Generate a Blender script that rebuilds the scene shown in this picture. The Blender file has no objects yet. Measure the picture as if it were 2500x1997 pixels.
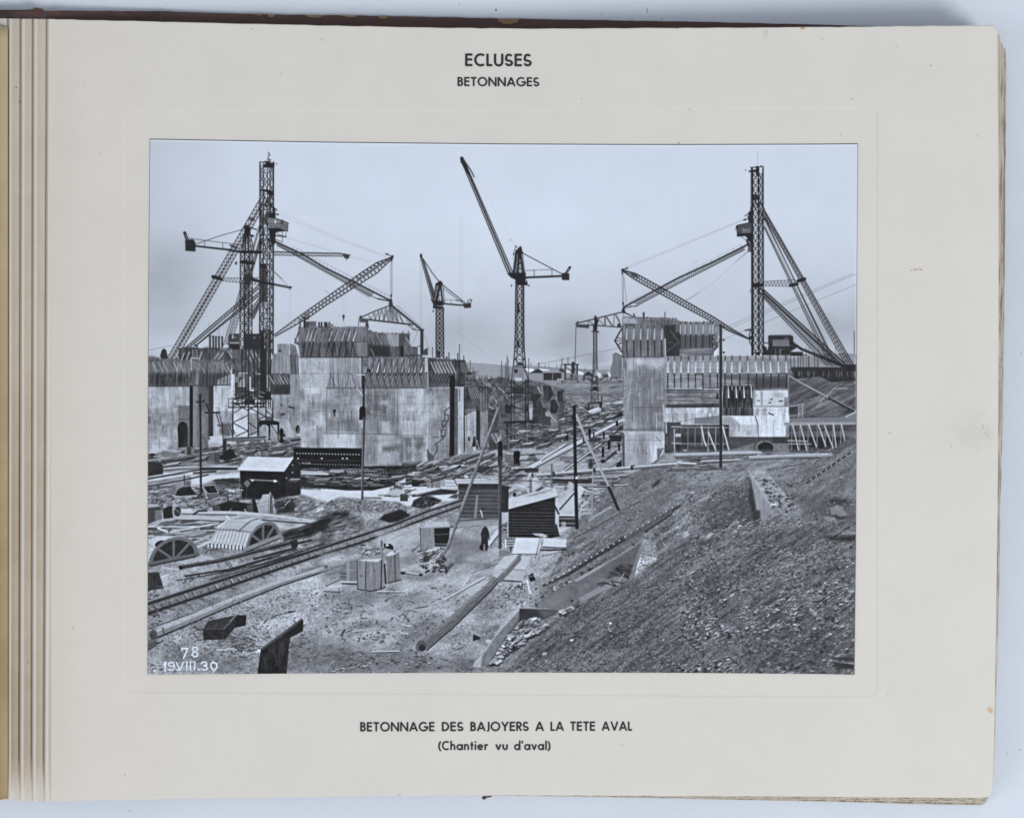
import bpy, bmesh, math, random
import numpy as np

# ------------------------------------------------------------------ camera, light, exposure
PAGE_PX = 0.0002            # metres per page unit (a unit is 1/2500 of the picture's width, measured on the page)
ZP = 0.024                  # mean height of the open page above the table
CAM_D = 1.0
sc = bpy.context.scene
col = sc.collection
cam_d = bpy.data.cameras.new('camera'); cam = bpy.data.objects.new('camera', cam_d); col.objects.link(cam)
cam.location = (0, 0, ZP + CAM_D); cam.rotation_euler = (0, 0, 0)
cam_d.sensor_width = 36; cam_d.lens = 72; cam_d.clip_start = 0.05; cam_d.clip_end = 60
sc.camera = cam

world = bpy.data.worlds.new('World'); sc.world = world; world.use_nodes = True
bg = world.node_tree.nodes['Background']; bg.inputs['Color'].default_value = (0.93, 0.985, 1.06, 1); bg.inputs['Strength'].default_value = 0.50

def area(name, loc, target, size, power, color):
    d = bpy.data.lights.new(name, 'AREA'); d.shape = 'DISK'; d.size = size; d.energy = power; d.color = color
    o = bpy.data.objects.new(name, d); col.objects.link(o); o.location = loc
    v = [t - l for t, l in zip(target, loc)]
    from mathutils import Vector
    o.rotation_euler = Vector(v).to_track_quat('-Z', 'Y').to_euler()
    return o
area('copy_lamp', (1.35, -1.15, 2.4), (0.0, 0.0, 0.02), 0.9, 54.0, (1.0, 0.985, 0.95))
area('far_copy_lamp', (-1.6, -0.5, 2.3), (0.0, 0.0, 0.02), 1.1, 12.0, (1.0, 0.97, 0.93))

sc.view_settings.view_transform = 'Standard'; sc.view_settings.look = 'None'
sc.view_settings.exposure = 0.0; sc.view_settings.gamma = 1.0; sc.view_settings.use_curve_mapping = False

# ------------------------------------------------------------------ the mounted print, drawn tone by tone
PX0, PY0, PW, PH = 352.0, 332.0, 1748, 1322      # patch of the page (in page units) that the print's drawing covers
K = 4.977
ROWS = [335, 665, 995, 1310]
rng = np.random.default_rng(78)
CV = np.full((PH, PW), 200.0, np.float32)
YY, XX = np.mgrid[0:PH, 0:PW].astype(np.float32)
_o = [0.0, 0.0]

def tile(c, r):
    _o[0] = 360 + 433 * c - PX0
    _o[1] = ROWS[r] - PY0

def tp(pts):
    p = np.asarray(pts, np.float32).reshape(-1, 2) / K
    return p + np.array(_o, np.float32)

_tab = rng.random((64, 256, 256)).astype(np.float32)

def vn(u, v, s):
    u = np.asarray(u, np.float32); v = np.asarray(v, np.float32)
    iu = np.floor(u).astype(np.int32); iv = np.floor(v).astype(np.int32)
    fu = u - iu; fv = v - iv
    fu = fu * fu * (3 - 2 * fu); fv = fv * fv * (3 - 2 * fv)
    t = _tab[s % 64]
    a = t[iv & 255, iu & 255]; b = t[iv & 255, (iu + 1) & 255]
    c = t[(iv + 1) & 255, iu & 255]; d = t[(iv + 1) & 255, (iu + 1) & 255]
    return (a + (b - a) * fu) + ((c + (d - c) * fu) - (a + (b - a) * fu)) * fv - 0.5

def tex(sx, sy, s, octv=3, ang=0.0, gain=0.6):
    ca, sa = math.cos(ang), math.sin(ang)
    u = (XX * ca + YY * sa) / sx; v = (-XX * sa + YY * ca) / sy
    out = 0; g = 1.0; f = 1.0
    for k in range(octv):
        out = out + g * vn(u * f + 17.3 * k, v * f + 5.1 * k, s + k)
        g *= gain; f *= 2.03
    return out

_tex_full = tex

class Tone:
    """a tone field evaluated only where it is laid down"""
    def __init__(self, f): self.f = f
    def __array_ufunc__(self, uf, method, *args, **kw):
        def f(b):
            v = [a.f(b) if isinstance(a, Tone) else (a[b[1]:b[3], b[0]:b[2]] if isinstance(a, np.ndarray) and a.ndim == 2 else a) for a in args]
            return uf(*v)
        return Tone(f)
    def __add__(self, o): return np.add(self, o)
    __radd__ = __add__
    def __mul__(self, o): return np.multiply(self, o)
    __rmul__ = __mul__
    def __sub__(self, o): return np.subtract(self, o)

def lazy_tex(sx, sy, s, octv=3, ang=0.0, gain=0.6):
    def f(b):
        X = XX[b[1]:b[3], b[0]:b[2]]; Y = YY[b[1]:b[3], b[0]:b[2]]
        ca, sa = math.cos(ang), math.sin(ang)
        u = (X * ca + Y * sa) / sx; v = (-X * sa + Y * ca) / sy
        out = 0; g = 1.0; q = 1.0
        for k in range(octv):
            out = out + g * vn(u * q + 17.3 * k, v * q + 5.1 * k, s + k)
            g *= gain; q *= 2.03
        return out
    return Tone(f)

def _box(x0, y0, x1, y1):
    return max(0, int(x0)), max(0, int(y0)), min(PW, int(x1) + 2), min(PH, int(y1) + 2)

def _mix(b, cov, tone, a):
    x0, y0, x1, y1 = b
    t = tone.f(b) if isinstance(tone, Tone) else tone[y0:y1, x0:x1] if isinstance(tone, np.ndarray) else tone
    c = CV[y0:y1, x0:x1]
    CV[y0:y1, x0:x1] = c + (t - c) * (cov * a)

def poly(pts, tone, a=1.0, soft=1.0, raw=False):
    p = np.asarray(pts, np.float32).reshape(-1, 2) if raw else tp(pts)
    m = soft + 1
    b = _box(p[:, 0].min() - m, p[:, 1].min() - m, p[:, 0].max() + m, p[:, 1].max() + m)
    if b[2] <= b[0] or b[3] <= b[1]: return
    X = XX[b[1]:b[3], b[0]:b[2]] + 0.5; Y = YY[b[1]:b[3], b[0]:b[2]] + 0.5
    ins = np.zeros(X.shape, bool); d2 = np.full(X.shape, 1e9, np.float32)
    n = len(p)
    for i in range(n):
        ax, ay = p[i]; bx, by = p[(i + 1) % n]
        ex, ey = bx - ax, by - ay
        l2 = ex * ex + ey * ey
        if l2 < 1e-9: continue
        t = np.clip(((X - ax) * ex + (Y - ay) * ey) / l2, 0, 1)
        d2 = np.minimum(d2, (X - ax - t * ex) ** 2 + (Y - ay - t * ey) ** 2)
        if ey != 0:
            c = ((ay > Y) != (by > Y)) & (X < ex * (Y - ay) / ey + ax)
            ins ^= c
    sd = np.sqrt(d2) * np.where(ins, 1, -1)
    _mix(b, np.clip(0.5 + sd / soft, 0, 1), tone, a)

def seg(ax, ay, bx, by, w0, w1, tone, a):
    m = max(w0, w1) / 2 + 1.5
    b = _box(min(ax, bx) - m, min(ay, by) - m, max(ax, bx) + m, max(ay, by) + m)
    if b[2] <= b[0] or b[3] <= b[1]: return
    X = XX[b[1]:b[3], b[0]:b[2]] + 0.5; Y = YY[b[1]:b[3], b[0]:b[2]] + 0.5
    ex, ey = bx - ax, by - ay
    l2 = max(ex * ex + ey * ey, 1e-6)
    t = np.clip(((X - ax) * ex + (Y - ay) * ey) / l2, 0, 1)
    d = np.hypot(X - ax - t * ex, Y - ay - t * ey)
    w = w0 + (w1 - w0) * t
    _mix(b, np.clip(np.minimum(w, 0.5 + w / 2 - d), 0, 1), tone, a)

def line(pts, w=6, tone=40, a=1.0, w2=None):
    p = tp(pts); w2 = w if w2 is None else w2
    n = len(p) - 1
    for i in range(n):
        wa = w + (w2 - w) * i / n; wb = w + (w2 - w) * (i + 1) / n
        seg(p[i, 0], p[i, 1], p[i + 1, 0], p[i + 1, 1], wa / K, wb / K, tone, a)

def rect(x0, y0, x1, y1, tone, a=1.0, soft=1.0):
    poly([(x0, y0), (x1, y0), (x1, y1), (x0, y1)], tone, a, soft)

def ell(cx, cy, rx, ry, tone, a=1.0, rot=0.0, soft=1.0, n=20):
    q = [(cx + rx * math.cos(t) * math.cos(rot) - ry * math.sin(t) * math.sin(rot),
          cy + rx * math.cos(t) * math.sin(rot) + ry * math.sin(t) * math.cos(rot)) for t in np.linspace(0, 2 * math.pi, n, endpoint=False)]
    poly(q, tone, a, soft)

def L(p, q, t): return (p[0] + (q[0] - p[0]) * t, p[1] + (q[1] - p[1]) * t)

def truss(a0, a1, b0, b1, n, lw=8, dw=5, tone=45, x=False, a=1.0):
    """two chords a0-a1 and b0-b1 with zigzag lacing"""
    line([a0, a1], lw, tone, a); line([b0, b1], lw, tone, a)
    for i in range(n):
        p = L(a0, a1, i / n); q = L(b0, b1, (i + .5) / n); r = L(a0, a1, (i + 1) / n)
        line([p, q], dw, tone, a); line([q, r], dw, tone, a)
        if x:
            p2 = L(b0, b1, i / n); q2 = L(a0, a1, (i + .5) / n); r2 = L(b0, b1, (i + 1) / n)
            line([p2, q2, r2], dw, tone, a)

def xbr(x0, x1, y0, y1, step, w=7, tone=42, x0b=None, x1b=None, horiz=True):
    """stack of X bracing between two uprights (may splay to x0b..x1b)"""
    x0b = x0 if x0b is None else x0b; x1b = x1 if x1b is None else x1b
    n = max(1, round((y1 - y0) / step))
    for i in range(n):
        t0, t1 = i / n, (i + 1) / n
        ya, yb = y0 + (y1 - y0) * t0, y0 + (y1 - y0) * t1
        la, ra = x0 + (x0b - x0) * t0, x1 + (x1b - x1) * t0
        lb, rb = x0 + (x0b - x0) * t1, x1 + (x1b - x1) * t1
        line([(la, ya), (rb, yb)], w, tone); line([(ra, ya), (lb, yb)], w, tone)
        if horiz: line([(la, ya), (ra, ya)], w * .7, tone)

def clut(pts, n, lmin, lmax, wmin, wmax, tones, ang=(-.5, .3), shade=0.5):
    """loose timber, rails and scrap strewn over an area"""
    P = np.asarray(pts, float)
    x0, y0 = P.min(0); x1, y1 = P.max(0)
    k = 0; tries = 0
    while k < n and tries < n * 8:
        tries += 1
        x = rng.uniform(x0, x1); y = rng.uniform(y0, y1)
        ins = False
        for i in range(len(P)):
            ax, ay = P[i]; bx, by = P[(i + 1) % len(P)]
            if (ay > y) != (by > y) and x < (bx - ax) * (y - ay) / (by - ay) + ax: ins = not ins
        if not ins: continue
        k += 1
        l = rng.uniform(lmin, lmax) * .8; w = rng.uniform(wmin, wmax) * .85
        t = rng.uniform(*ang)
        dx, dy = l * math.cos(t) / 2, l * math.sin(t) / 2
        tn = rng.choice(tones) + rng.uniform(-12, 12)
        if tn > 150 and rng.random() < .6: tn = rng.uniform(90, 150)
        if shade and tn > 90:
            line([(x - dx, y - dy + w * .7), (x + dx, y + dy + w * .7)], w, 55, shade)
        line([(x - dx, y - dy), (x + dx, y + dy)], w, tn, rng.uniform(.6, 1))

def stones(pts, n, r0, r1, tones, ang=-.3, flat=.75, dark=.6, a=(.35, .95), base=48):
    """pebbles with a lit top and a shaded underside; r grows towards the bottom of the area"""
    n = int(n * 1.6)
    P = np.asarray(pts, float)
    x0, y0 = P.min(0); x1, y1 = P.max(0)
    k = 0; tries = 0
    while k < n and tries < n * 10:
        tries += 1
        x = rng.uniform(x0, x1); y = rng.uniform(y0, y1)
        ins = False
        for i in range(len(P)):
            ax, ay = P[i]; bx, by = P[(i + 1) % len(P)]
            if (ay > y) != (by > y) and x < (bx - ax) * (y - ay) / (by - ay) + ax: ins = not ins
        if not ins or rng.random() > .5 + 1.7 * float(vn(x / 210 + y / 420, y / 90 - x / 380, n)): continue
        k += 1
        f = (y - y0) / max(1, y1 - y0)
        r = (r0 + (r1 - r0) * f) * (0.26 + rng.random() ** 3 * 1.1)
        t = ang + rng.normal() * .35
        tn = rng.choice(tones) + rng.uniform(-15, 15); al = rng.uniform(*a)
        dx, dy = r * math.cos(t), r * math.sin(t)
        p = tp([(x - dx, y - dy), (x + dx, y + dy), (x + r * .25, y + r * .75)])
        w = 2 * r * flat / K
        seg(p[0, 0] + p[2, 0] - tp([(x, y)])[0, 0], p[0, 1] + (p[2, 1] - tp([(x, y)])[0, 1]), p[1, 0], p[1, 1] + r * .5 / K, w, w, base, al * dark)
        seg(p[0, 0], p[0, 1], p[1, 0], p[1, 1], w, w * .8, tn, al)

def struts(xs, ytop, ymid, dx, w=13, tone=190, ybot=None, dxb=0, dark=45):
    """form props: a lit raking prop above, its dark foot and counter brace below"""
    for x in xs:
        if rng.random() < .05: continue
        xx = x + rng.uniform(-9, 9); yt0 = ytop; ytop = yt0 + rng.uniform(-16, 14); dx0 = dx; dx = dx0 + rng.uniform(-7, 7)
        t = tone + rng.uniform(-55, 12)
        line([(xx - dx - 9, ytop - 20), (xx - 8, ymid)], w * .7, dark, .75)
        line([(xx - dx, ytop), (xx, ymid)], w * .75, t, 1, w)
        if ybot:
            line([(xx, ymid + 6), (xx + dxb, ybot)], w * .9, dark, .85)
            line([(xx + 16, ymid), (xx + 16 - dxb * .7, ybot)], w * .5, 120, .6)
        ytop = yt0; dx = dx0

def drips(x0, y0, x1, y1, n, board=38):
    """board marks, pour joints, lime runs and damp streaks down a concrete face"""
    for y in np.arange(y0 + board * .5, y1, board * 1.4):
        yy = y + rng.uniform(-5, 5); xa = x0 + rng.uniform(0, .3) * (x1 - x0); xb = x1 - rng.uniform(0, .3) * (x1 - x0)
        line([(xa, yy), (xb, yy + rng.uniform(-4, 4))], rng.uniform(2.5, 5), rng.choice([88, 100, 112, 196]), rng.uniform(.10, .26))
    for i in range(n):
        x = rng.uniform(x0 + 6, x1 - 6); y = y0 + rng.random() ** 1.4 * (y1 - y0) * .8; l = rng.uniform(.06, .4) * (y1 - y0)
        lime = rng.random() < .5
        line([(x, y), (x + rng.uniform(-3, 3), min(y1, y + l))], rng.uniform(4, 13) if lime else rng.uniform(5, 20), rng.uniform(190, 214) if lime else rng.uniform(78, 118), rng.uniform(.2, .55) if lime else rng.uniform(.12, .34), 2)
    for i in range(n // 4):
        x = rng.uniform(x0, x1 - 60); y = rng.uniform(y0, y1 - 40); w = rng.uniform(30, 150); hh = rng.uniform(20, 100)
        rect(x, y, min(x1, x + w), min(y1, y + hh), rng.choice([100, 116, 190, 198]), rng.uniform(.10, .30), rng.uniform(1.5, 5))
    for i in range(n // 9): ell(rng.uniform(x0, x1), rng.uniform(y0, y1), rng.uniform(3, 6), rng.uniform(3, 7), 70, .6)

def ragged(x0, x1, y, y2=None, step=26):
    """stud heads and plank ends standing above the top of a form"""
    y2 = y if y2 is None else y2
    for x in np.arange(x0, x1, step):
        xx = x + rng.uniform(-8, 8); yy = y + (y2 - y) * (x - x0) / (x1 - x0)
        if rng.random() < .75: rect(xx, yy - rng.uniform(2, 15), xx + rng.uniform(5, 15), yy + 12, rng.choice([62, 76, 96, 118]), .95)

def stack(x, y, w, n, ang=-.2, t=6.5, depth=None):
    """a pile of sawn boards: lit top course, dark gaps between the courses, shaded end"""
    ca, sa = math.cos(ang), math.sin(ang); d = depth or w * .35
    dx, dy = d * .75, -d * .45
    a = (x, y - n * t); b = (x + w * ca, y + w * sa - n * t)
    poly([(x, y), (x + w * ca, y + w * sa), b, a], 58)
    for k in range(n): line([(x + rng.uniform(-8, 8), y - k * t), (x + w * ca + rng.uniform(-14, 8), y + w * sa - k * t)], t * .62, rng.uniform(84, 150), .9)
    poly([b, (b[0] + dx, b[1] + dy), (b[0] + dx, b[1] + dy + n * t), (x + w * ca, y + w * sa)], 46)
    poly([a, b, (b[0] + dx, b[1] + dy), (a[0] + dx, a[1] + dy)], 158)
    for k in range(4): q = (k + .5) / 4; line([(a[0] + dx * q, a[1] + dy * q), (b[0] + dx * q, b[1] + dy * q)], rng.uniform(4, 9), rng.choice([196, 176, 120, 96]), .8)
    line([(x - 6, y + 6), (x + w * ca + 6, y + w * sa + 6)], 9, 44, .7)

def people(x, y, h, tone=38):
    line([(x, y - h * .55), (x, y - h * .85)], h * .30, tone)
    line([(x - h * .08, y), (x - h * .03, y - h * .5)], h * .13, tone); line([(x + h * .09, y), (x + h * .03, y - h * .5)], h * .13, tone)
    ell(x, y - h * .95, h * .085, h * .1, tone + 10)
# ---- tone fields
_mv = np.clip(.35 + 2.2 * tex(46, 70, 3, 2), 0, 1); _mh = np.clip(.25 + 2.4 * tex(60, 30, 6, 2), 0, 1)
T_CONC = 164 + 22 * tex(20, 44, 1, 4) + 46 * _mv * tex(5.2, 60, 4, 3) + 15 * _mh * tex(60, 2.4, 7, 2) + 20 * tex(1.8, 1.8, 9, 2) - 34 * np.clip(tex(5, 38, 2, 2) - .28, 0, 1) * 3
T_CONC = np.clip(T_CONC, 70, 214)
T_CONC2 = T_CONC + 20 * np.sign(tex(24, 30, 20, 1)) * np.clip(np.abs(tex(24, 30, 20, 1)) * 4, 0, 1)
T_MID = T_CONC * .72 + 8
T_PLANK = 104 + 84 * tex(2.6, 42, 11, 2) + 40 * tex(20, 16, 13, 3) + 26 * tex(2, 3, 14, 1)
T_DKPL = T_PLANK * .55
T_HPL = 122 + 64 * tex(60, 2.2, 15, 2) + 40 * tex(18, 14, 17, 3) + 24 * tex(2, 2, 18, 1)
T_GRND = 150 + 44 * tex(70, 26, 21, 3, -.12) + 44 * tex(3.4, 2.2, 25, 2) + 30 * tex(1.7, 1.4, 27, 1)
T_SLOPE = 124 + 30 * tex(90, 30, 31, 3, -.60) + 40 * tex(46, 6, 33, 3, -.6 ) + 46 * tex(3.0, 2.0, 35, 3, -.4) + 50 * tex(1.4, 1.2, 37, 2)
T_HILL = 106 + 50 * tex(60, 7, 41, 3, -.45) + 16 * tex(3, 2, 43, 1)
T_LITTER = 112 + 90 * tex(11, 3, 45, 3, -.25) + 40 * tex(3, 1.6, 48, 1)
T_DARK = 48 + 26 * tex(3, 3, 51, 2)

# ---- sky
h = YY / PH
sky = 207 + 5 * np.exp(-((XX - 760) / 500) ** 2 - ((YY - 250) / 300) ** 2) - 17 * np.clip((YY - 200) / 260, 0, 1) * np.clip(.8 + .6 * tex(300, 150, 53, 3, -.15), 0, 1.4)
sky -= 12 * np.clip(1 - XX / 260, 0, 1)
for cx, cy, rx, ry, d in [(50, 330, 110, 80, 14), (760, 470, 200, 70, 9), (1060, 500, 70, 60, 16), (1110, 545, 40, 22, 16), (1700, 455, 150, 70, 14), (60, 505, 120, 26, -8), (1000, 250, 300, 90, -4), (620, 460, 110, 40, -6)]:
    sky -= d * np.exp(-((XX - cx) / rx) ** 2 - ((YY - cy) / ry) ** 2) * (1 + .5 * tex(90, 50, 57, 3))
CV[:] = sky + 3 * tex(60, 60, 60, 2)

S = 44
tex = lazy_tex
# ---- far ground line
tile(0, 1); poly([(-40, 1018), (60, 1008), (150, 1030), (150, 1120), (-40, 1120)], 120)
ell(200, 985, 36, 64, 52); ell(215, 1010, 30, 40, 60); ell(185, 1010, 30, 40, 56)
line([(-10, 945), (300, 880)], 4, 90, .7)
tile(1, 1); poly([(1690, 1092), (1900, 1102), (2200, 1128), (2200, 1700), (1690, 1700)], 156 + 14 * tex(40, 12, 61, 2))
line([(1690, 1092), (1900, 1102), (2200, 1128)], 4, 110, .6)
tile(2, 1); poly([(-40, 1130), (300, 1138), (800, 1160), (1350, 1182), (1480, 1190), (1480, 1400), (-40, 1400)], 146 + 14 * tex(30, 8, 62, 2))
line([(270, 1120), (500, 1145), (760, 1165)], 7, 100, .6)
poly([(1150, 1135), (1350, 1128), (1350, 1200), (1150, 1185)], 165, .6, 4)
tile(3, 1); poly([(1290, 1045), (1500, 1012), (1960, 978), (2200, 984), (2200, 1200), (1290, 1200)], 148 + 14 * tex(30, 12, 63, 2))

# ---- left derrick: mast, backstays, boom
tile(0, 0)
truss((1366, 745), (240, 2680), (1395, 800), (282, 2690), 46, 8, 5, S)
truss((1372, 830), (300, 2690), (1395, 880), (345, 2700), 44, 8, 5, S)
line([(1240, 985), (1290, 1000)], 22, S); line([(1010, 1310), (1090, 1340)], 20, S)
line([(795, 1690), (900, 1720)], 40, S)
truss((1366, 1045), (922, 2520), (1376, 1060), (960, 2515), 36, 6, 4, 60)
truss((1376, 1180), (975, 2515), (1366, 1320), (1015, 2520), 32, 6, 4, 60)
truss((900, 1708), (1370, 1700), (900, 1740), (1370, 1790), 12, 5, 4, 70)
tile(0, 1)
truss((1350, 150), (455, 915), (1350, 195), (500, 920), 30, 9, 6, 50)
truss((1350, 240), (540, 920), (1350, 285), (590, 885), 28, 9, 6, 50)
truss((1352, 315), (1215, 500), (1352, 400), (1260, 590), 7, 7, 5, 50); truss((1352, 360), (1250, 520), (1352, 430), (1290, 560), 6, 6, 4, 55)
# second (tower) crane at left
tile(0, 0)
poly([(1172, 1080), (1190, 1062), (1235, 1068), (1252, 1100), (1240, 1180), (1185, 1180)], 42)
for a, b, w in [((1182, 1150), (1140, 1390), 12), ((1200, 1150), (1185, 1390), 18), ((1218, 1150), (1228, 1390), 20), ((1240, 1120), (1295, 1390), 10), ((1230, 1150), (1262, 1390), 10), ((1190, 1120), (1160, 1390), 9)]: line([a, b], w, 42)
xbr(1165, 1255, 1180, 1390, 70, 5, 48, 1130, 1290)
line([(1245, 1090), (1325, 1118)], 8, 40, 1, 14); ell(1275, 1195, 22, 14, 44); line([(1240, 1190), (1280, 1195)], 10, 44)
line([(590, 1293), (880, 1195), (1170, 1112)], 7, 70); line([(500, 1222), (700, 1250), (920, 1278), (1140, 1302)], 6, 70)
for x, y in [(695, 1250), (915, 1278)]: line([(x, y), (x, y + 66)], 6, 70)
line([(585, 1318), (1000, 1365), (1140, 1392)], 20, 45, 1, 26); line([(1130, 1390), (1380, 1392)], 36, 45)
poly([(460, 1240), (545, 1236), (570, 1250), (585, 1290), (583, 1386), (460, 1376)], 50 + 10 * tex(6, 6, 3, 2)); 
line([(452, 1158), (482, 1240)], 36, 45); line([(460, 1175), (484, 1240)], 8, 160); line([(440, 1265), (470, 1265)], 5, 70)
line([(1540, 1388), (1900, 1400), (2330, 1408), (2460, 1428)], 12, 48); line([(1540, 1428), (2155, 1440), (2400, 1442)], 7, 48)
truss((1540, 1390), (2400, 1412), (1540, 1428), (2400, 1442), 20, 3, 4, 55)
poly([(2375, 1425), (2420, 1418), (2450, 1425), (2450, 1470), (2400, 1470)], 60)
line([(2420, 1480), (2420, 1490)], 8, 60)
for x, w in [(1130, 12), (1182, 16), (1235, 14), (1275, 10)]: line([(x, 1390), (x - 8, 2900)], w, 44)
xbr(1125, 1180, 1400, 2800, 100, 7, 46); xbr(1185, 1270, 1400, 2800, 110, 8, 46); xbr(1180, 1230, 1440, 2800, 70, 5, 50)
poly([(1120, 1495), (1180, 1485), (1250, 1505), (1310, 1515), (1305, 1540), (1240, 1545), (1120, 1525)], 46)
rect(1185, 1660, 1275, 1722, 62); rect(1180, 1690, 1260, 1790, 55, .8)
line([(1066, 1535), (1082, 1510), (1080, 1540)], 12, 45)
# the tall mast
for x, w in [(1368, 15), (1412, 9), (1458, 8), (1488, 9), (1531, 16)]: line([(x, 300), (x - 5, 2800)], w, S)
xbr(1368, 1412, 340, 2640, 112, 7); xbr(1488, 1531, 340, 2640, 112, 7); xbr(1412, 1488, 390, 2640, 150, 6)
xbr(1368, 1531, 430, 2640, 230, 5, 50)
poly([(1400, 335), (1450, 315), (1540, 318), (1545, 350), (1520, 370), (1410, 365)], 46); poly([(1420, 285), (1500, 292), (1500, 325), (1440, 325)], 46)
line([(1366, 298), (1440, 300)], 9, S); line([(1500, 312), (1545, 316)], 9, S)
line([(1470, 175), (1470, 290)], 6, 60); line([(1472, 235), (1490, 212), (1480, 190)], 7, 60); line([(1455, 256), (1498, 268)], 7, 60); line([(1462, 275), (1496, 280)], 8, 60); line([(1565, 315), (1576, 324)], 8, 60)
poly([(1370, 632), (1460, 632), (1535, 655), (1530, 700), (1480, 705), (1440, 660), (1370, 650)], 44)
for i in range(60):
    y = rng.uniform(650, 1340); x = rng.uniform(1375, 1520)
    line([(x, y), (x + rng.uniform(-40, 40), y + rng.uniform(20, 90))], rng.uniform(6, 14), 44)
line([(1500, 830), (1575, 882)], 12, S); line([(1540, 860), (1548, 965)], 22, S); poly([(1470, 910), (1545, 925), (1550, 975), (1470, 965)], 46); ell(1580, 934, 20, 9, 48, 1, .35)
for y in range(700, 2500, 60): line([(1400, y), (1500, y + rng.uniform(-30, 30))], 6, 48, .8)
rect(1375, 1560, 1450, 2000, 48, .75); 
poly([(1370, 1530), (1440, 1530), (1450, 1590), (1370, 1580)], 46)
# light jib behind the masts
tile(0, 1); truss((1275, 82), (1735, 172), (1280, 100), (1735, 188), 26, 9, 4, 48); line([(1270, 70), (1400, 120), (1530, 140)], 26, 46); line([(1520, -25), (1700, 150)], 4, 80, .8); ell(1738, 176, 18, 12, 44); line([(1732, 180), (1730, 205)], 10, 50); line([(1728, 205), (1732, 860)], 2.4, 130, .45); line([(1742, 205), (1744, 500)], 2, 140, .4)
tile(0, 0)
# cabin hung on the mast
poly([(1468, 968), (1560, 984), (1640, 1005), (1712, 1040), (1706, 1140), (1640, 1134), (1470, 1106)], 128 + 10 * tex(9, 9, 5, 2))
line([(1468, 968), (1560, 984), (1640, 1005), (1716, 1042)], 8, 50); rect(1545, 1004, 1562, 1042, 225); poly([(1620, 1010), (1650, 1018), (1650, 1060), (1620, 1050)], 70)
for y in (1050, 1080): line([(1470, y), (1625, y - 2), (1706, y + 30)], 5, 70)
for x in (1510, 1560, 1625, 1670): line([(x, 1045), (x, 1110)], 5, 75)
line([(1706, 1040), (1702, 1142)], 8, 55)
poly([(1470, 1102), (1600, 1098), (1706, 1140), (1640, 1140), (1560, 1150), (1548, 1290), (1510, 1260), (1480, 1140)], 44)
line([(1550, 1190), (1685, 1205)], 14, 46); line([(1560, 1150), (1640, 1200)], 5, 60); line([(1640, 1140), (1640, 1270), (1560, 1240)], 6, 60); line([(1685, 1150), (1680, 1200)], 5, 60)
poly([(1500, 1190), (1550, 1200), (1560, 1270), (1530, 1320), (1500, 1260)], 46)
# cables and boom with walkway
for a, b in [((1590, 900), (2905, 1440)), ((1600, 940), (2900, 1452))]:
    line([a, ((a[0] + b[0]) / 2, (a[1] + b[1]) / 2 + 20), b], 2.6, 110, .55)
for a, b in [((1690, 1215), (2900, 1560)), ((1700, 1225), (2700, 1520))]: line([a, b], 2.4, 120, .45)
line([(1545, 1630), (1640, 1722)], 5, 70)
A0, A1, B0, B1 = (1552, 1262), (2960, 1985), (1575, 1312), (2700, 1945)
line([A0, (1900, 1425), (2155, 1580), (2600, 1800), A1], 18, 44); line([B0, (1850, 1455), (2155, 1622), (2500, 1810), (2795, 1962), (2940, 1988)], 7, 52)
for i in range(60):
    t = i / 60; p = L(A0, A1, t * .86); q = L(B0, B1, t + .008); r = L(A0, A1, (t + .0166) * .86); line([p, q, r], 4.5, 58)
line([(1760, 1320), (2155, 1520), (2420, 1660), (2930, 1915)], 3, 100, .6)
for i in range(26):
    p = L((1770, 1325), (2930, 1910), i / 25); line([p, (p[0] + 2, p[1] + 56)], 3.2, 90, .7)
line([(1555, 1350), (2100, 1750)], 2, 130, .35)

# second boom, rising to the right
tile(1, 1)
CH = lambda a: a
top = [(-615, 755), (-255, 490), (0, 312), (440, 0), (630, -122), (825, -196)]
bot = [(-600, 772), (-205, 550), (0, 405), (640, 0), (700, -60), (828, -180)]
line(top, 11, 46); line(bot, 11, 46)
def ontrack(P, t):
    n = len(P) - 1; d = [math.dist(P[i], P[i + 1]) for i in range(n)]; s = t * sum(d)
    for i in range(n):
        if s <= d[i] or i == n - 1: return L(P[i], P[i + 1], s / d[i])
        s -= d[i]
for i in range(34):
    p = ontrack(top, i / 34); q = ontrack(bot, (i + .5) / 34); r = ontrack(top, (i + 1) / 34); line([p, q, r], 7 if i > 6 else 4, 52)
mid = [((a[0] + b[0]) / 2, (a[1] + b[1]) / 2) for a, b in zip(top, bot)]
line(mid[1:], 9, 50)
for i in range(24, 34):
    p = ontrack(top, i / 34); q = ontrack(mid, (i + .7) / 34); line([p, q], 9, 46)
poly([(-270, 490), (-220, 470), (-190, 500), (-205, 560), (-250, 545)], 110, .8); line([(-270, 545), (-205, 560), (-200, 540)], 16, 44)
line([(820, -196), (750, -230)], 8, 44); ell(755, -226, 22, 9, 44, 1, .3); line([(818, -190), (812, -140)], 16, 44); ell(824, -200, 14, 12, 44)
for x in (800, 808, 820): line([(x, -150), (x, 265)], 4, 105, .8)
ell(806, 278, 11, 18, 42); line([(806, 290), (806, 330)], 10, 42)
for x in (220, 256): line([(x - 2, 240), (x - 2, 510)], 3, 130, .5)
ell(228, 530, 14, 22, 44); line([(228, 545), (226, 580)], 9, 44); line([(226, 580), (240, 650)], 3, 100, .6); ell(170, 525, 5, 4, 70)
line([(0, 210), (70, 265)], 4, 90, .7)
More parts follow.
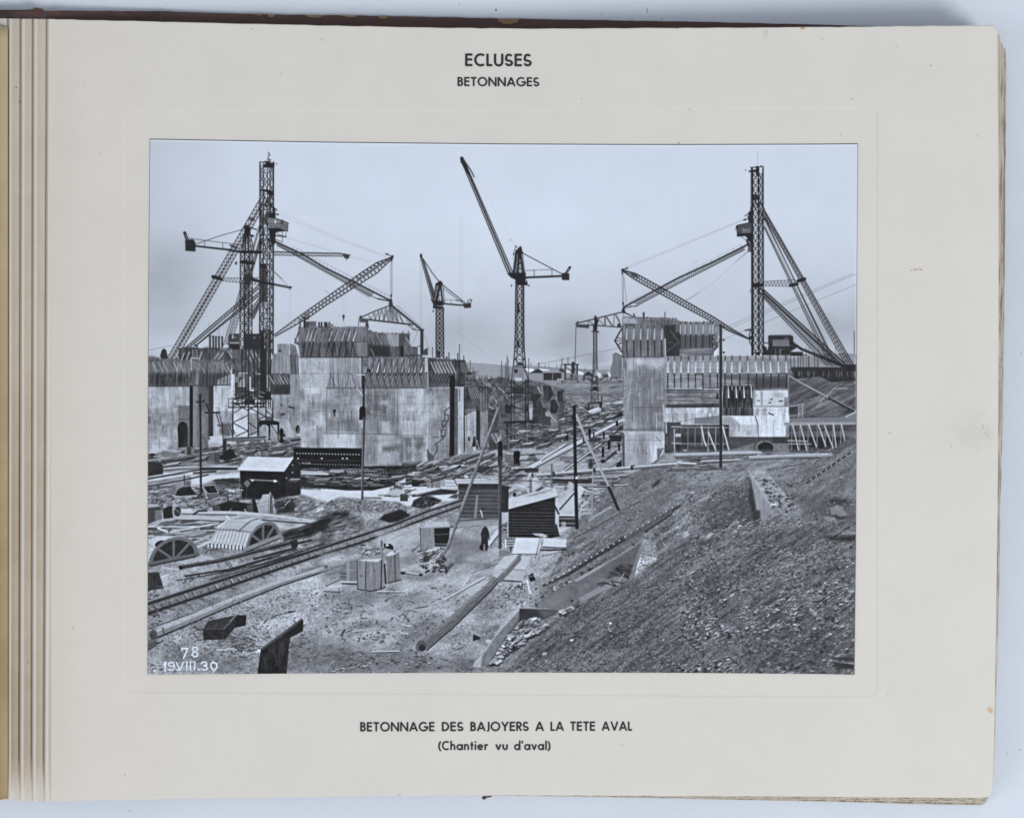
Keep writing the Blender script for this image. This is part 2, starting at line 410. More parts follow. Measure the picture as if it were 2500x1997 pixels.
# bucket-chute gallery hanging from the boom
line([(800, 335), (800, 405)], 38, 62); line([(640, 312), (790, 342)], 10, 60); ell(802, 380, 26, 26, 66)
line([(430, 545), (600, 470), (790, 398)], 13, 58); line([(430, 558), (620, 580), (1060, 630)], 18, 56)
pk = [(530, 522), (600, 486), (650, 466), (690, 448), (735, 428), (790, 410), (830, 420), (870, 460), (915, 510)]
bm = [(560, 566), (610, 572), (660, 578), (720, 584), (775, 590), (830, 596), (890, 604), (950, 612)]
for i in range(len(bm)):
    line([pk[i], bm[i]], 7, 78); line([bm[i], pk[i + 1]], 7, 78); line([(pk[i][0] + 14, pk[i][1]), (bm[i][0] + 12, bm[i][1])], 4, 95)
for q in [(700, 584), (800, 592), (870, 600)]: line([(795, 405), q], 7, 80); line([(808, 405), (q[0] + 14, q[1])], 5, 90)
line([(810, 395), (950, 510), (1180, 695)], 24, 58); line([(850, 402), (890, 402), (1165, 655)], 4, 95, .8)
for i in range(12): p = L((890, 405), (1160, 648), i / 11); line([p, (p[0], p[1] + 36)], 3, 100, .7)
line([(1000, 620), (1075, 690), (1170, 702)], 9, 60); line([(1060, 630), (1085, 695), (1120, 660), (1160, 695)], 5, 70); line([(950, 610), (1060, 632), (985, 575)], 6, 66)
poly([(425, 555), (528, 562), (528, 606), (425, 600)], 82); ell(436, 535, 16, 16, 60); line([(418, 550), (405, 660)], 7, 60); poly([(500, 605), (525, 605), (535, 655), (490, 655)], 66)
rect(1160, 690, 1198, 1000, 62 + 12 * tex(3, 20, 8, 1)); line([(1160, 690), (1200, 690)], 16, 56); line([(1185, 700), (1190, 990)], 7, 40)
for a, b in [((1130, 712), (1060, 862)), ((1206, 750), (1290, 985))]: line([a, b], 5, 120, .8)
line([(1130, 890), (1165, 890), (1165, 1000)], 7, 60); poly([(1200, 940), (1250, 905), (1255, 1000), (1200, 1000)], 80)

# small crane in the middle distance
tile(1, 1)
truss((1160, -195), (1315, 372), (1178, -190), (1330, 330), 20, 7, 4, 50); truss((1178, -190), (1330, 350), (1196, -170), (1338, 262), 20, 7, 5, 50)
ell(1170, -205, 15, 28, 46); line([(1196, -165), (1305, 0), (1388, 108)], 9, 50)
poly([(1345, 132), (1378, 112), (1400, 94), (1430, 118), (1437, 156), (1345, 156)], 46)
for a, b, w in [((1350, 150), (1322, 372), 13), ((1396, 150), (1352, 372), 26), ((1408, 150), (1432, 380), 20), ((1436, 155), (1452, 380), 7), ((1365, 150), (1340, 372), 8)]: line([a, b], w, 46)
xbr(1360, 1400, 170, 370, 50, 5, 55)
line([(1300, 330), (1335, 375)], 20, 46); rect(1318, 340, 1440, 400, 46)
line([(1440, 376), (1690, 396)], 17, 46); line([(1455, 326), (1660, 332)], 4, 80); line([(1455, 325), (1455, 376)], 4, 80); line([(1535, 328), (1535, 380)], 4, 80)
line([(1436, 152), (1702, 362)], 9, 52); line([(1440, 190), (1692, 380)], 6, 60); line([(1590, 340), (1660, 340), (1690, 392)], 6, 60)
poly([(1690, 372), (1776, 364), (1776, 424), (1692, 430)], 58); line([(1735, 360), (1745, 338), (1765, 325), (1785, 330), (1772, 362)], 8, 50)
poly([(1315, 400), (1440, 410), (1440, 438), (1315, 432)], 46); line([(1318, 395), (1318, 432)], 6, 50); ell(1318, 466, 8, 12, 50); line([(1440, 440), (1450, 455)], 10, 50)
for x0, x1, w in [(1352, 1352, 11), (1440, 1446, 12), (1396, 1396, 5)]: line([(x0, 430), (x1, 1035)], w, 46)
xbr(1352, 1396, 440, 1030, 62, 9, 46); xbr(1396, 1442, 440, 1030, 62, 9, 46)
rect(1368, 950, 1394, 1030, 50)
for x in (1160, 1180): line([(x, -180), (x, 690)], 3.4, 125, .55)
for x in (1640, 1670): line([(x, -700), (x, 1000)], 2.4, 125, .45)
line([(1180, 260), (1310, 380)], 2, 130, .4); line([(1440, 545), (1700, 800), (1980, 1000)], 2.4, 125, .5)
for x, y0, y1, w in [(1636, 870, 1060, 8), (1508, 968, 1050, 11), (1616, 980, 1065, 13), (1688, 1010, 1080, 10), (1308, 905, 1020, 9), (1768, 1062, 1200, 7), (1800, 1150, 1200, 5), (2150, 1075, 1300, 8)]: line([(x, y0), (x, y1)], w, 70)

# centre tower crane
tile(2, 0)
t0 = [(-428, 270), (-100, 860), (0, 1000)]
truss((-495, 290), (78, 1668), (-476, 285), (100, 1650), 30, 10, 5, 48); truss((-470, 280), (105, 1650), (-455, 290), (130, 1640), 30, 9, 5, 48)
line([(-495, 290), (-400, 450)], 26, 46); line([(-455, 290), (-376, 405), (-340, 480)], 12, 46); ell(-490, 258, 22, 26, 44); line([(-470, 265), (-458, 280)], 12, 44)
line([(-350, 410), (160, 1310)], 2.4, 130, .45); ell(99, 1246, 5, 6, 60)
poly([(190, 1345), (212, 1330), (238, 1342), (242, 1375), (262, 1410), (200, 1415), (160, 1405), (165, 1362), (190, 1362)], 44); ell(223, 1334, 13, 13, 42)
line([(186, 1342), (162, 1312), (140, 1425)], 6, 50); ell(140, 1415, 7, 16, 46); line([(135, 1430), (128, 1480)], 3, 110)
for a, b, w in [((166, 1400), (132, 1680), 18), ((182, 1410), (152, 1690), 12), ((206, 1410), (180, 1690), 26), ((222, 1410), (262, 1690), 24), ((246, 1410), (278, 1690), 8)]: line([a, b], w, 44)
xbr(205, 225, 1440, 1690, 62, 8, 46, 180, 262); xbr(165, 180, 1420, 1690, 45, 5, 50, 132, 155)
line([(260, 1410), (725, 1656)], 9, 50); line([(282, 1618), (380, 1612), (612, 1602)], 5, 75)
for x in (390, 605): line([(x, 1605), (x, 1680)], 7, 75)
poly([(70, 1660), (140, 1640), (290, 1690), (290, 1722), (160, 1722), (110, 1705)], 44)
line([(285, 1700), (725, 1682)], 24, 44); line([(300, 1692), (720, 1678)], 4, 110, .7)
poly([(724, 1650), (770, 1640), (816, 1654), (816, 1732), (740, 1732), (724, 1720)], 52); line([(782, 1645), (822, 1578)], 30, 46); line([(790, 1645), (818, 1592)], 8, 175); ell(824, 1576, 14, 12, 44)
tile(2, 1)
poly([(70, 0), (290, 0), (280, 65), (160, 85), (100, 50)], 44); rect(165, 60, 285, 130, 48); poly([(176, 105), (306, 110), (306, 152), (176, 148)], 44)
line([(300, 90), (306, 150)], 7, 50); ell(112, 158, 8, 10, 48); line([(120, 140), (112, 152)], 4, 70); ell(325, 155, 10, 8, 48); line([(300, 150), (325, 152)], 6, 50)
for pts, w in [([(166, 90), (160, 700), (152, 950), (136, 1150)], 13), ([(262, 150), (262, 700), (268, 950), (286, 1150)], 14), ([(186, 150), (182, 940), (170, 1100)], 8), ([(240, 150), (242, 940), (255, 1100)], 8)]: line(pts, w, 45)
xbr(182, 244, 150, 940, 92, 9, 46); xbr(162, 184, 150, 940, 92, 6, 48, 152, 182); xbr(244, 262, 150, 940, 92, 6, 48, 246, 268)
xbr(165, 258, 950, 1150, 95, 9, 46, 140, 284)
for y0, y1 in [(380, 480), (830, 890)]: line([(195, y0), (200, y1)], 24, 48)

# right-hand small crane with derrick gallery
tile(2, 1)
line([(905, 614), (1120, 560), (1470, 474)], 13, 52); line([(900, 632), (1100, 636), (1450, 662)], 12, 54)
poly([(900, 625), (1055, 634), (1055, 674), (900, 660)], 72); ell(918, 604, 14, 14, 55); line([(893, 620), (910, 625)], 9, 55)
line([(897, 655), (885, 1100)], 8, 75)
for a, b in [((1045, 580), (1045, 634)), ((1060, 585), (1120, 636)), ((1170, 560), (1235, 640)), ((1255, 535), (1255, 645)), ((1262, 535), (1335, 652)), ((1360, 505), (1355, 655)), ((1370, 505), (1445, 640)), ((1245, 545), (1245, 645)), ((1275, 540), (1345, 648)), ((1390, 510), (1430, 600))]: line([a, b], 7, 66)
poly([(1400, 620), (1430, 612), (1445, 660), (1400, 655)], 55)
poly([(1120, 525), (1132, 516), (1145, 530), (1152, 560), (1175, 575), (1160, 620), (1150, 705), (1106, 705), (1104, 650), (1120, 620)], 46)
line([(1090, 712), (1170, 716)], 12, 48); ell(1168, 722, 8, 8, 50)
for x0, x1 in [(1110, 1104), (1150, 1158)]: line([(x0, 700), (x0, 1000), (x1, 1240)], 10, 50)
xbr(1110, 1150, 715, 1240, 48, 6, 56)
line([(410, 1115), (900, 1020), (1400, 920)], 5, 110, .8); line([(320, 1120), (900, 1040)], 3, 140, .4); line([(1120, 1085), (1320, 1050)], 3, 140, .5)
poly([(1455, 440), (1485, 425), (1495, 470), (1500, 490), (1455, 490)], 46); line([(1480, 430), (1560, 410), (1640, 404)], 9, 48)
line([(1490, 485), (1600, 535)], 16, 50, 1, 8); line([(1580, 490), (1640, 530)], 3, 110, .7); line([(1478, 490), (1462, 600)], 5, 80)
for a, b in [((1458, 0), (1463, 365)), ((1474, 0), (1474, 365)), ((1482, 60), (1512, 360))]: line([a, b], 5, 95, .8)
ell(1470, 374, 11, 18, 42); line([(1470, 385), (1472, 440)], 10, 44)

# right derrick
tile(3, 0)
line([(950, 170), (950, 350)], 3, 110, .8)
# boom with walkway, down to the left
line([(840, 1292), (790, 1320), (400, 1515), (0, 1700), (-670, 2055)], 19, 44); line([(795, 1362), (640, 1440), (300, 1612), (100, 1712), (-515, 2040), (-620, 2062)], 7, 54)
for i in range(56):
    p = L((800, 1318), (-560, 2010), i / 56); q = L((775, 1372), (-500, 2035), (i + .5) / 56); r = L((800, 1318), (-560, 2010), (i + 1) / 56); line([p, q, r], 4.5, 60)
line([(745, 1300), (-600, 1990)], 2.6, 110, .6)
for i in range(16): p = L((745, 1302), (-600, 1990), i / 15); line([p, (p[0], p[1] + 50)], 4, 80, .8)
line([(830, 1385), (660, 1530)], 6, 75, .9, 3); line([(660, 1530), (400, 1780), (80, 1970)], 2.6, 110, .5); line([(215, 1505), (175, 1540)], 3, 120, .6); line([(240, 1880), (75, 1985)], 5, 90, .7)
for a, b in [((790, 990), (-660, 1580)), ((760, 1010), (-640, 1596))]: line([a, b], 3, 110, .6)
# second boom, falling to the right
tile(2, 0)
top2 = [(1452, 1604), (1620, 1652), (1740, 1715), (2155, 1945), (2585, 2190), (2800, 2330), (2995, 2440)]
bot2 = [(1458, 1612), (1560, 1690), (1640, 1742), (2155, 2025), (2535, 2230), (2760, 2350), (2995, 2448)]
line(top2, 13, 44); line(bot2, 12, 46)
for i in range(46):
    p = ontrack(top2, i / 46); q = ontrack(bot2, (i + .5) / 46); r = ontrack(top2, (i + 1) / 46); line([p, q, r], 6, 56)
line([((a[0] + b[0]) / 2, (a[1] + b[1]) / 2) for a, b in zip(top2, bot2)], 6, 58)
line([(1455, 1606), (1520, 1585)], 10, 44); ell(1516, 1588, 16, 9, 42, 1, -.3); ell(1460, 1606, 14, 12, 42); line([(1460, 1610), (1458, 1660)], 14, 44)
line([(1460, 1620), (1560, 1690)], 10, 44); poly([(1560, 1640), (1640, 1660), (1660, 1710), (1580, 1690)], 60, .7)
# backstays
tile(3, 0)
truss((1025, 868), (2110, 2750), (1030, 905), (2075, 2752), 60, 8, 5, 46)
truss((1035, 960), (2010, 2752), (1025, 925), (2050, 2752), 56, 6, 4, 50)
for i in range(40):
    a = L((1040, 900), (2090, 2740), i / 40); b = L((1035, 960), (2030, 2752), (i + .3) / 40); line([a, b], 6, 50)
truss((1030, 985), (1890, 2720), (1030, 960), (1865, 2720), 50, 8, 5, 48)
truss((1030, 1100), (1800, 2720), (1035, 1080), (1838, 2720), 50, 7, 4, 50)
for i in range(44):
    a = L((1036, 1000), (1865, 2720), i / 44); b = L((1034, 1085), (1825, 2720), (i + .4) / 44); line([a, b], 4, 95, .8)
line([(900, 740), (1030, 1000)], 12, 44); line([(940, 740), (1030, 870)], 12, 44); line([(890, 780), (1025, 1095)], 8, 46); poly([(880, 690), (940, 690), (960, 740), (900, 770)], 46, .9)
tile(3, 1)
truss((1030, 105), (1400, 86), (1030, 158), (1390, 165), 9, 6, 5, 80); line([(1030, 130), (1400, 125)], 4, 100)
line([(1345, 155), (1430, 138)], 34, 44); line([(1440, 100), (1520, 76)], 40, 44)
truss((1030, 212), (2035, 1128), (1030, 248), (1985, 1130), 40, 14, 4, 45); truss((1030, 262), (1960, 1130), (1030, 290), (1860, 1130), 40, 10, 4, 50); truss((1030, 285), (1850, 1125), (1030, 318), (1790, 1125), 36, 7, 4, 50)
line([(900, 150), (1035, 225)], 16, 44); line([(900, 165), (1035, 300)], 12, 44)
line([(1250, 540), (1330, 640)], 3, 60)
for a, b in [((2100, 10), (600, 645)), ((2155, 10), (520, 715)), ((2155, 140), (550, 800))]: line([a, b], 4.2, 100, .75)
line([(600, 800), (880, 860)], 2, 130, .5); line([(2122, 705), (2126, 975)], 9, 75)
# mast of the right derrick
tile(3, 0)
for x0, x1, w in [(880, 884, 24), (960, 963, 17), (1014, 1018, 17)]: line([(x0, 370), (x1, 2640)], w, 42)
line([(893, 400), (898, 2640)], 6, 44)
xbr(890, 958, 440, 2640, 96, 9, 43); xbr(966, 1010, 440, 2640, 96, 9, 43)
line([(865, 366), (1020, 352)], 11, 42); poly([(865, 395), (960, 385), (965, 425), (850, 420)], 44); ell(990, 347, 8, 7, 44); ell(850, 411, 12, 10, 44); ell(802, 395, 7, 7, 55); line([(940, 360), (945, 460)], 26, 44)
line([(862, 430), (858, 850)], 4, 120, .7); line([(866, 850), (862, 905), (795, 955)], 9, 44); line([(862, 900), (835, 970), (850, 1030)], 16, 44); ell(795, 998, 22, 10, 44, 1, -.25); line([(815, 990), (850, 985)], 6, 46); rect(838, 900, 880, 1030, 46, .9)
poly([(700, 1068), (720, 1058), (874, 1030), (876, 1168), (705, 1178)], 86 + 8 * tex(8, 8, 5, 2)); line([(688, 1098), (700, 1068), (870, 1030)], 9, 42); line([(700, 1070), (704, 1200)], 12, 42); ell(692, 1092, 10, 16, 42); ell(684, 1122, 8, 6, 60)
poly([(700, 1170), (878, 1160), (878, 1192), (702, 1204)], 42); poly([(800, 1190), (880, 1180), (880, 1290), (850, 1270)], 42)
line([(745, 1202), (815, 1250)], 5, 55); ell(822, 1250, 12, 14, 46)
def glyph(x, y, s, code, w, tone):
    for st in code: line([(x + s * a, y + s * b) for a, b in st], w, tone, .9)
for gx, gc in [(752, [[(.3, 0), (.3, 1)]]), (774, [[(0, 0), (0, 1), (.5, .9), (.5, .6), (0, .5), (.45, .4), (.4, 0), (0, 0)]]), (800, [[(0, 1), (.3, 0), (.6, 1)], [(.1, .6), (.5, .6)]]), (829, [[(.6, .1), (.2, 0), (0, .5), (.2, 1), (.6, .9), (.6, .55), (.35, .55)]])]:
    glyph(gx, 1108, 34, gc, 6, 158)
line([(770, 1160), (865, 1150)], 7, 150, .6)
line([(820, 1250), (840, 1310)], 26, 44); rect(830, 1280, 876, 1390, 46, .7)
tile(3, 1)
line([(800, 700), (880, 690)], 16, 45); line([(866, 690), (845, 760), (850, 830), (876, 890)], 10, 45); rect(850, 770, 880, 810, 45); line([(860, 200), (860, 240)], 5, 44)
poly([(895, 130), (930, 122), (1010, 130), (1010, 165), (920, 175)], 46)

# ---- far yard behind the works
tile(2, 1)
poly([(270, 1158), (330, 1215), (390, 1185), (380, 1165)], 225); poly([(440, 1162), (570, 1175), (570, 1190), (500, 1205)], 222)
poly([(320, 1220), (440, 1166), (505, 1200), (500, 1320), (320, 1320)], 148); poly([(322, 1220), (440, 1164), (520, 1215)], 66)
poly([(500, 1188), (718, 1186), (718, 1215), (495, 1215)], 150); rect(502, 1215, 718, 1305, 62 + 10 * tex(3, 9, 3, 1)); line([(616, 1225), (608, 1320)], 9, 150); rect(672, 1285, 712, 1312, 200); rect(684, 1292, 702, 1308, 90)
poly([(680, 1180), (720, 1166), (760, 1190), (740, 1215)], 70); poly([(775, 1180), (830, 1190), (830, 1215), (780, 1210)], 205)
rect(740, 1106, 930, 1122, 60); 
for x in (766, 862, 912): line([(x, 1115), (x, 1300)], 18, 62)
line([(862, 1100), (862, 1200)], 40, 62); line([(770, 1130), (900, 1260)], 6, 70); line([(910, 1130), (830, 1260)], 6, 70); rect(832, 1230, 920, 1310, 120); ell(842, 1270, 14, 40, 60)
poly([(920, 1190), (990, 1196), (990, 1240), (925, 1235)], 215); line([(925, 1180), (990, 1205)], 8, 90)
poly([(985, 1240), (1048, 1195), (1115, 1248), (1115, 1320), (985, 1320)], 128); poly([(980, 1248), (1048, 1196), (1118, 1250)], 62); rect(985, 1245, 1005, 1310, 60); rect(1035, 1268, 1062, 1296, 80)
poly([(1130, 1180), (1340, 1175), (1460, 1200), (1460, 1300), (1130, 1290)], 150 + 20 * tex(20, 20, 5, 2)); poly([(1150, 1200), (1200, 1225), (1200, 1270), (1160, 1270)], 205); poly([(1280, 1205), (1300, 1212), (1322, 1255), (1300, 1262)], 222); rect(1222, 1232, 1290, 1275, 90)
poly([(1316, 1155), (1340, 1090), (1345, 995), (1380, 970), (1420, 985), (1460, 1012), (1460, 1285), (1320, 1285)], 126 + 12 * tex(9, 30, 6, 2)); line([(1342, 998), (1380, 972), (1460, 1015)], 7, 90)
for x, y0, y1, w in [(60, 1010, 1280, 9), (42, 1100, 1290, 9), (76, 1050, 1290, 7), (322, 1040, 1320, 8), (348, 1085, 1140, 4), (446, 1095, 1145, 12), (520, 1105, 1145, 5), (568, 1110, 1150, 5), (664, 1115, 1155, 5), (726, 1040, 1180, 9), (800, 1030, 1110, 8), (708, 1120, 1170, 7), (1424, 1050, 1280, 5), (1440, 1090, 1280, 4), (1008, 1150, 1200, 4)]: line([(x, y0), (x, y1)], w, 72, .9)
poly([(-40, 1300), (330, 1310), (740, 1320), (1480, 1290), (1480, 1540), (1120, 1600), (-40, 1600)], 138 + 30 * tex(40, 5, 65, 3) + 20 * tex(3, 2, 66, 1))
line([(740, 1325), (1100, 1335), (1470, 1330)], 6, 95); line([(760, 1478), (1470, 1480)], 7, 80); line([(740, 1430), (1470, 1440)], 4, 160, .5)
clut([(720, 1270), (1470, 1270), (1470, 1330), (720, 1330)], 90, 10, 50, 5, 12, [60, 190, 90, 205], (-.2, .2)); clut([(760, 1500), (1470, 1490), (1470, 1600), (760, 1620)], 60, 30, 160, 4, 8, [90, 165, 80], (-.15, .1)); line([(1380, 1395), (1300, 1400), (1420, 1370)], 6, 80)
# ---- ground first, everything stands on it
tile(0, 2); G0 = [(-60, 430), (2155, 430), (3600, 430), (4400, 120), (9300, 120), (9300, 3500), (-60, 3500)]
poly(G0, T_GRND)

# ---- right slope and embankment
tile(3, 1)
poly([(1330, 1190), (2200, 1150), (2200, 2500), (1330, 2000)], T_HILL)
poly([(1340, 1340), (1700, 1290), (1900, 1310), (1560, 1500), (1340, 1580)], 80, .5, 12); poly([(1900, 1420), (2155, 1350), (2155, 1480), (1960, 1560)], 90, .5, 10)
for i in range(40):
    x = rng.uniform(1350, 2150); y = rng.uniform(1340, 1760); l = rng.uniform(40, 200)
    line([(x, y), (x + l, y - l * .5)], rng.uniform(4, 10), rng.choice([75, 85, 140, 150]), .5)
line([(1700, 1570), (1880, 1405), (2040, 1402)], 12, 160)
rect(1350, 1145, 2200, 1192, 58 + 16 * tex(5, 3, 12, 2)); rect(2020, 1112, 2200, 1192, 50)
poly([(1370, 1190), (2200, 1190), (2200, 1300), (1850, 1330), (1700, 1260), (1400, 1290)], T_DARK, .85)
for x in np.arange(1440, 2150, 22): line([(x, 1195), (x + rng.uniform(-12, 12), 1240 + rng.uniform(0, 50))], 7, rng.choice([150, 70, 165, 60]), .8)
for x in (1350, 1390, 1440, 1470, 1500, 1565, 1640, 1672): line([(x, 1010), (x + 4, 1150)], 8, 62)
for x in (1540, 1575, 1690, 1895): line([(x, 890), (x, 1150)], 5, 85)
for i in range(14): line([(1660 + i * 14, 1040 + i * 5), (1780 + i * 12, 1135)], 4, 110, .7)
# winch house beside the mast and its conveyor
poly([(1076, 768), (1105, 752), (1340, 750), (1382, 772), (1382, 830), (1440, 900), (1345, 960), (1340, 1002), (1040, 1002), (1080, 900)], 56 + 8 * tex(6, 6, 4, 2)); rect(1130, 812, 1335, 882, 118 + 14 * tex(3, 30, 5, 1)); line([(1108, 757), (1340, 755)], 9, 140); rect(1270, 784, 1320, 808, 95)
rect(1130, 882, 1340, 890, 150); line([(1165, 920), (1165, 995)], 10, 110); line([(1225, 920), (1225, 995)], 10, 150); line([(1170, 975), (1290, 915)], 6, 110); rect(1345, 960, 1500, 1010, 52); rect(1440, 992, 1550, 1004, 60)
line([(1345, 830), (1480, 925), (1900, 1095), (2010, 1140)], 30, 50, 1, 40); line([(1380, 840), (1480, 915), (1700, 1015)], 5, 130, .7)
poly([(1020, 880), (1060, 910), (1060, 1000), (1020, 1000)], 50); line([(1030, 850), (1080, 855)], 10, 50); rect(920, 965, 980, 1000, 46)

# ---- right-hand lock head
tile(2, 1)
poly([(1500, 528), (1600, 535), (2125, 553), (2155, 600), (2585, 600), (2640, 640), (2595, 1010), (2150, 1010), (2150, 1020), (1466, 1025), (1460, 540)], T_PLANK * .45 + 68)
poly([(1470, 545), (1500, 526), (1640, 560), (1640, 620), (1470, 625)], T_HPL + 30); rect(1660, 556, 2130, 566, 175, .8)
rect(1490, 625, 1610, 640, 70)
poly([(1960, 640), (2155, 625), (2170, 1015), (1990, 1015)], 62 + 14 * tex(6, 12, 3, 2)); line([(2000, 960), (2160, 830)], 14, 92); line([(2040, 700), (2155, 850)], 16, 95); line([(2010, 840), (2155, 870)], 10, 88); rect(2106, 600, 2155, 720, 130, .6)
for x in (1515, 1600, 1685, 1770, 1852, 1940): 
    line([(x, 640), (x, 690)], 8, 60); line([(x + 3, 680), (x - 2, 740), (x - 4, 808)], 9, 195, 1, 17); line([(x - 2, 820), (x + 2, 1020)], 15, 52, .9); line([(x + 40, 640), (x + 40, 1015)], 3, 90, .5)
for x in (1625, 1730, 1800, 1870, 1935, 2070): line([(x, 560), (x, 600)], 9, 85)
line([(1978, 480), (1978, 555)], 11, 70); people(1720, 560, 80, 60); line([(1603, 500), (1603, 535)], 14, 45); rect(1750, 540, 1775, 556, 60)
line([(1980, 805), (1984, 1020)], 17, 185); line([(1460, 640), (1462, 1020)], 9, 60); line([(1466, 1025), (2155, 1022)], 10, 46)
line([(1450, 682), (1370, 825), (1450, 958)], 17, 52); line([(1370, 826), (1450, 824)], 9, 58); line([(1400, 790), (1450, 800)], 9, 58); line([(1410, 870), (1450, 850)], 12, 58); line([(1410, 870), (1450, 920)], 8, 120)
tile(3, 1)
poly([(0, 596), (430, 604), (470, 760), (0, 760)], T_PLANK * .4 + 88, .8); poly([(0, 760), (440, 760), (425, 912), (0, 912)], 78, .55, 6); poly([(0, 912), (415, 912), (415, 1012), (0, 1012)], T_HPL + 12, .8); line([(0, 912), (420, 912)], 6, 70)
for x in (12, 72, 137, 203, 287, 368, 405): line([(x, 596), (x, 632)], 12, 66); line([(x, 632), (x - 3, 742)], 9, 205); line([(x - 4, 750), (x - 5, 905)], 14, 50, .9)
poly([(410, 610), (480, 640), (490, 760), (440, 760)], 150, .7); poly([(430, 860), (480, 800), (480, 900), (440, 1010), (415, 1010)], 215); poly([(430, 850), (470, 830), (475, 900), (420, 960)], 60, .8)
for i in range(12): x = rng.uniform(410, 480); y = rng.uniform(620, 900); line([(x, y), (x + rng.uniform(-20, 20), y + 20)], 8, rng.choice([60, 205, 50]), .8)
tile(2, 1)
tile(3, 1); ragged(0, 430, 598); tile(2, 1)
ragged(1480, 2120, 545, 556); tile(2, 1)
# main pier face
poly([(1466, 1032), (1980, 1026), (1975, 2130), (1960, 2132), (1466, 2145)], T_CONC * .86 - 4)
poly([(1500, 1036), (1975, 1034), (1972, 1130), (1900, 1180), (1720, 1130), (1505, 1210)], T_CONC + 22, .8, 12); poly([(1600, 1240), (1960, 1240), (1960, 1700), (1590, 1700)], 110, .35, 20); poly([(1590, 1640), (1950, 1600), (1965, 1800), (1680, 1800)], 100, .35, 20)
poly([(1480, 1250), (1590, 1250), (1590, 1900), (1480, 1900)], 168, .35, 20)
for i in range(70):
    x = rng.uniform(1500, 1960); y = rng.uniform(1240, 1900); l = rng.uniform(60, 260)
    line([(x, y), (x + rng.uniform(-4, 4), y + l)], rng.uniform(3, 9), rng.choice([95, 105, 185, 195]), .3)
line([(1590, 1632), (1940, 1634)], 7, 78, .7)
line([(1478, 1030), (1468, 1500)], 11, 70)
for y in range(1040, 1480, 24): line([(1466, y), (1484, y)], 7, 190)
for a, b in [((1510, 1380), (2155, 1010)), ((1470, 1440), (2155, 1050)), ((1480, 1540), (2155, 1190)), ((1300, 1480), (1500, 1370)), ((1230, 1570), (1480, 1450))]: line([a, b], 4, 80, .75)
drips(1472, 1040, 1970, 2130, 46)
# stepped form to its right
tile(3, 1)
poly([(-178, 1012), (480, 1012), (540, 1018), (1336, 1008), (1345, 1080), (1362, 1220), (1325, 1245), (1322, 1440), (-178, 1430)], T_HPL * .8 + 45)
poly([(-170, 1012), (1330, 1012), (1340, 1215), (-170, 1215)], T_CONC * 1.02 - 8, .55)
poly([(540, 1240), (1320, 1240), (1315, 1400), (900, 1420), (850, 1330), (540, 1300)], 78, .6, 10); poly([(860, 1290), (1310, 1270), (1310, 1390), (940, 1400)], 62, .5, 10)
for x in (-140, -60, 20, 110, 197, 287, 375, 465, 555, 637, 735, 825, 925, 1010, 1100, 1195, 1290):
    line([(x, 1012), (x, 1070)], 22, 88, .8); s = 12 if x > 800 else -4
    line([(x + 2, 1072), (x + s * .5, 1140), (x + s, 1212)], 8, 215, 1, 17); line([(x + s, 1222), (x + s * .6, 1400)], 14, 50, .9); line([(x + 30, 1020), (x + 30, 1210)], 4, 100, .4)
for y in (1080, 1130, 1180): line([(-170, y), (1330, y - 3)], 4, 100, .35)
line([(200, 1230), (280, 1230)], 12, 46); line([(640, 1238), (1360, 1226)], 6, 80); line([(1320, 1240), (1330, 1700)], 8, 110)
for x in (20, 110, 200, 370): rect(x - 50, 1330, x + 40, 1425, 150, .3)
# band under it
poly([(-178, 1420), (500, 1420), (500, 1640), (-178, 1640)], T_HPL * .85 + 12); line([(-178, 1424), (290, 1422), (290, 1400), (480, 1396)], 8, 60); poly([(-178, 1600), (480, 1590), (480, 1636), (-178, 1640)], 66, .8)
rect(-176, 1012, -158, 1640, 150, .6)
poly([(530, 1380), (900, 1380), (890, 1640), (520, 1640)], T_PLANK * .7 + 6); poly([(540, 1370), (860, 1370), (860, 1420), (540, 1420)], 56, .8)
for x in (590, 685, 780, 870): line([(x, 1376), (x + 8, 1520)], 8, 215, 1, 17); line([(x + 6, 1530), (x + 4, 1900)], 20, 48)
for x in (640, 735): line([(x, 1376), (x, 1420)], 9, 190)
poly([(905, 1428), (1316, 1428), (1316, 1612), (890, 1612)], 196 + 22 * tex(12, 30, 15, 2)); poly([(985, 1440), (1010, 1440), (1010, 1600), (990, 1610)], 110, .6, 4); poly([(885, 1430), (925, 1430), (920, 1600), (890, 1612)], 120, .6, 6)
for x, y in [(960, 1552), (1118, 1536), (1096, 1578), (1240, 1556), (1222, 1560)]: ell(x, y, 18, 7, 70)
rect(1272, 1510, 1318, 1620, 130); line([(890, 1622), (1322, 1622)], 9, 110); line([(520, 1585), (890, 1580)], 7, 60)
for x0, x1, b in [(-178, 490, 1.06), (900, 1328, 1.14)]: poly([(x0, 1640), (x1, 1636), (x1, 1742), (x0, 1745)], np.minimum(T_CONC * b + 12, 222) + 30 * tex(3, 60, 33, 2))
drips(-176, 1645, 488, 1742, 24); drips(905, 1430, 1314, 1610, 8); drips(905, 1640, 1326, 1742, 18)
poly([(520, 1640), (900, 1640), (900, 1745), (520, 1745)], 84 + 60 * tex(3, 60, 34, 2))
poly([(455, 1450), (470, 1480), (476, 1530), (445, 1530)], 50)
line([(525, 1190), (530, 1420)], 4, 120); 
for y in range(1200, 1420, 20): line([(518, y), (534, y)], 4, 165, .7)
tile(3, 2)
poly([(-178, 60), (520, 60), (520, 200), (-178, 215)], np.minimum(T_CONC * 1.05 + 6, 222) + 24 * tex(3, 50, 33, 2)); poly([(180, 125), (480, 95), (480, 200), (180, 190)], 112, .8, 4); line([(-60, 180), (180, 130), (480, 100)], 4, 90)
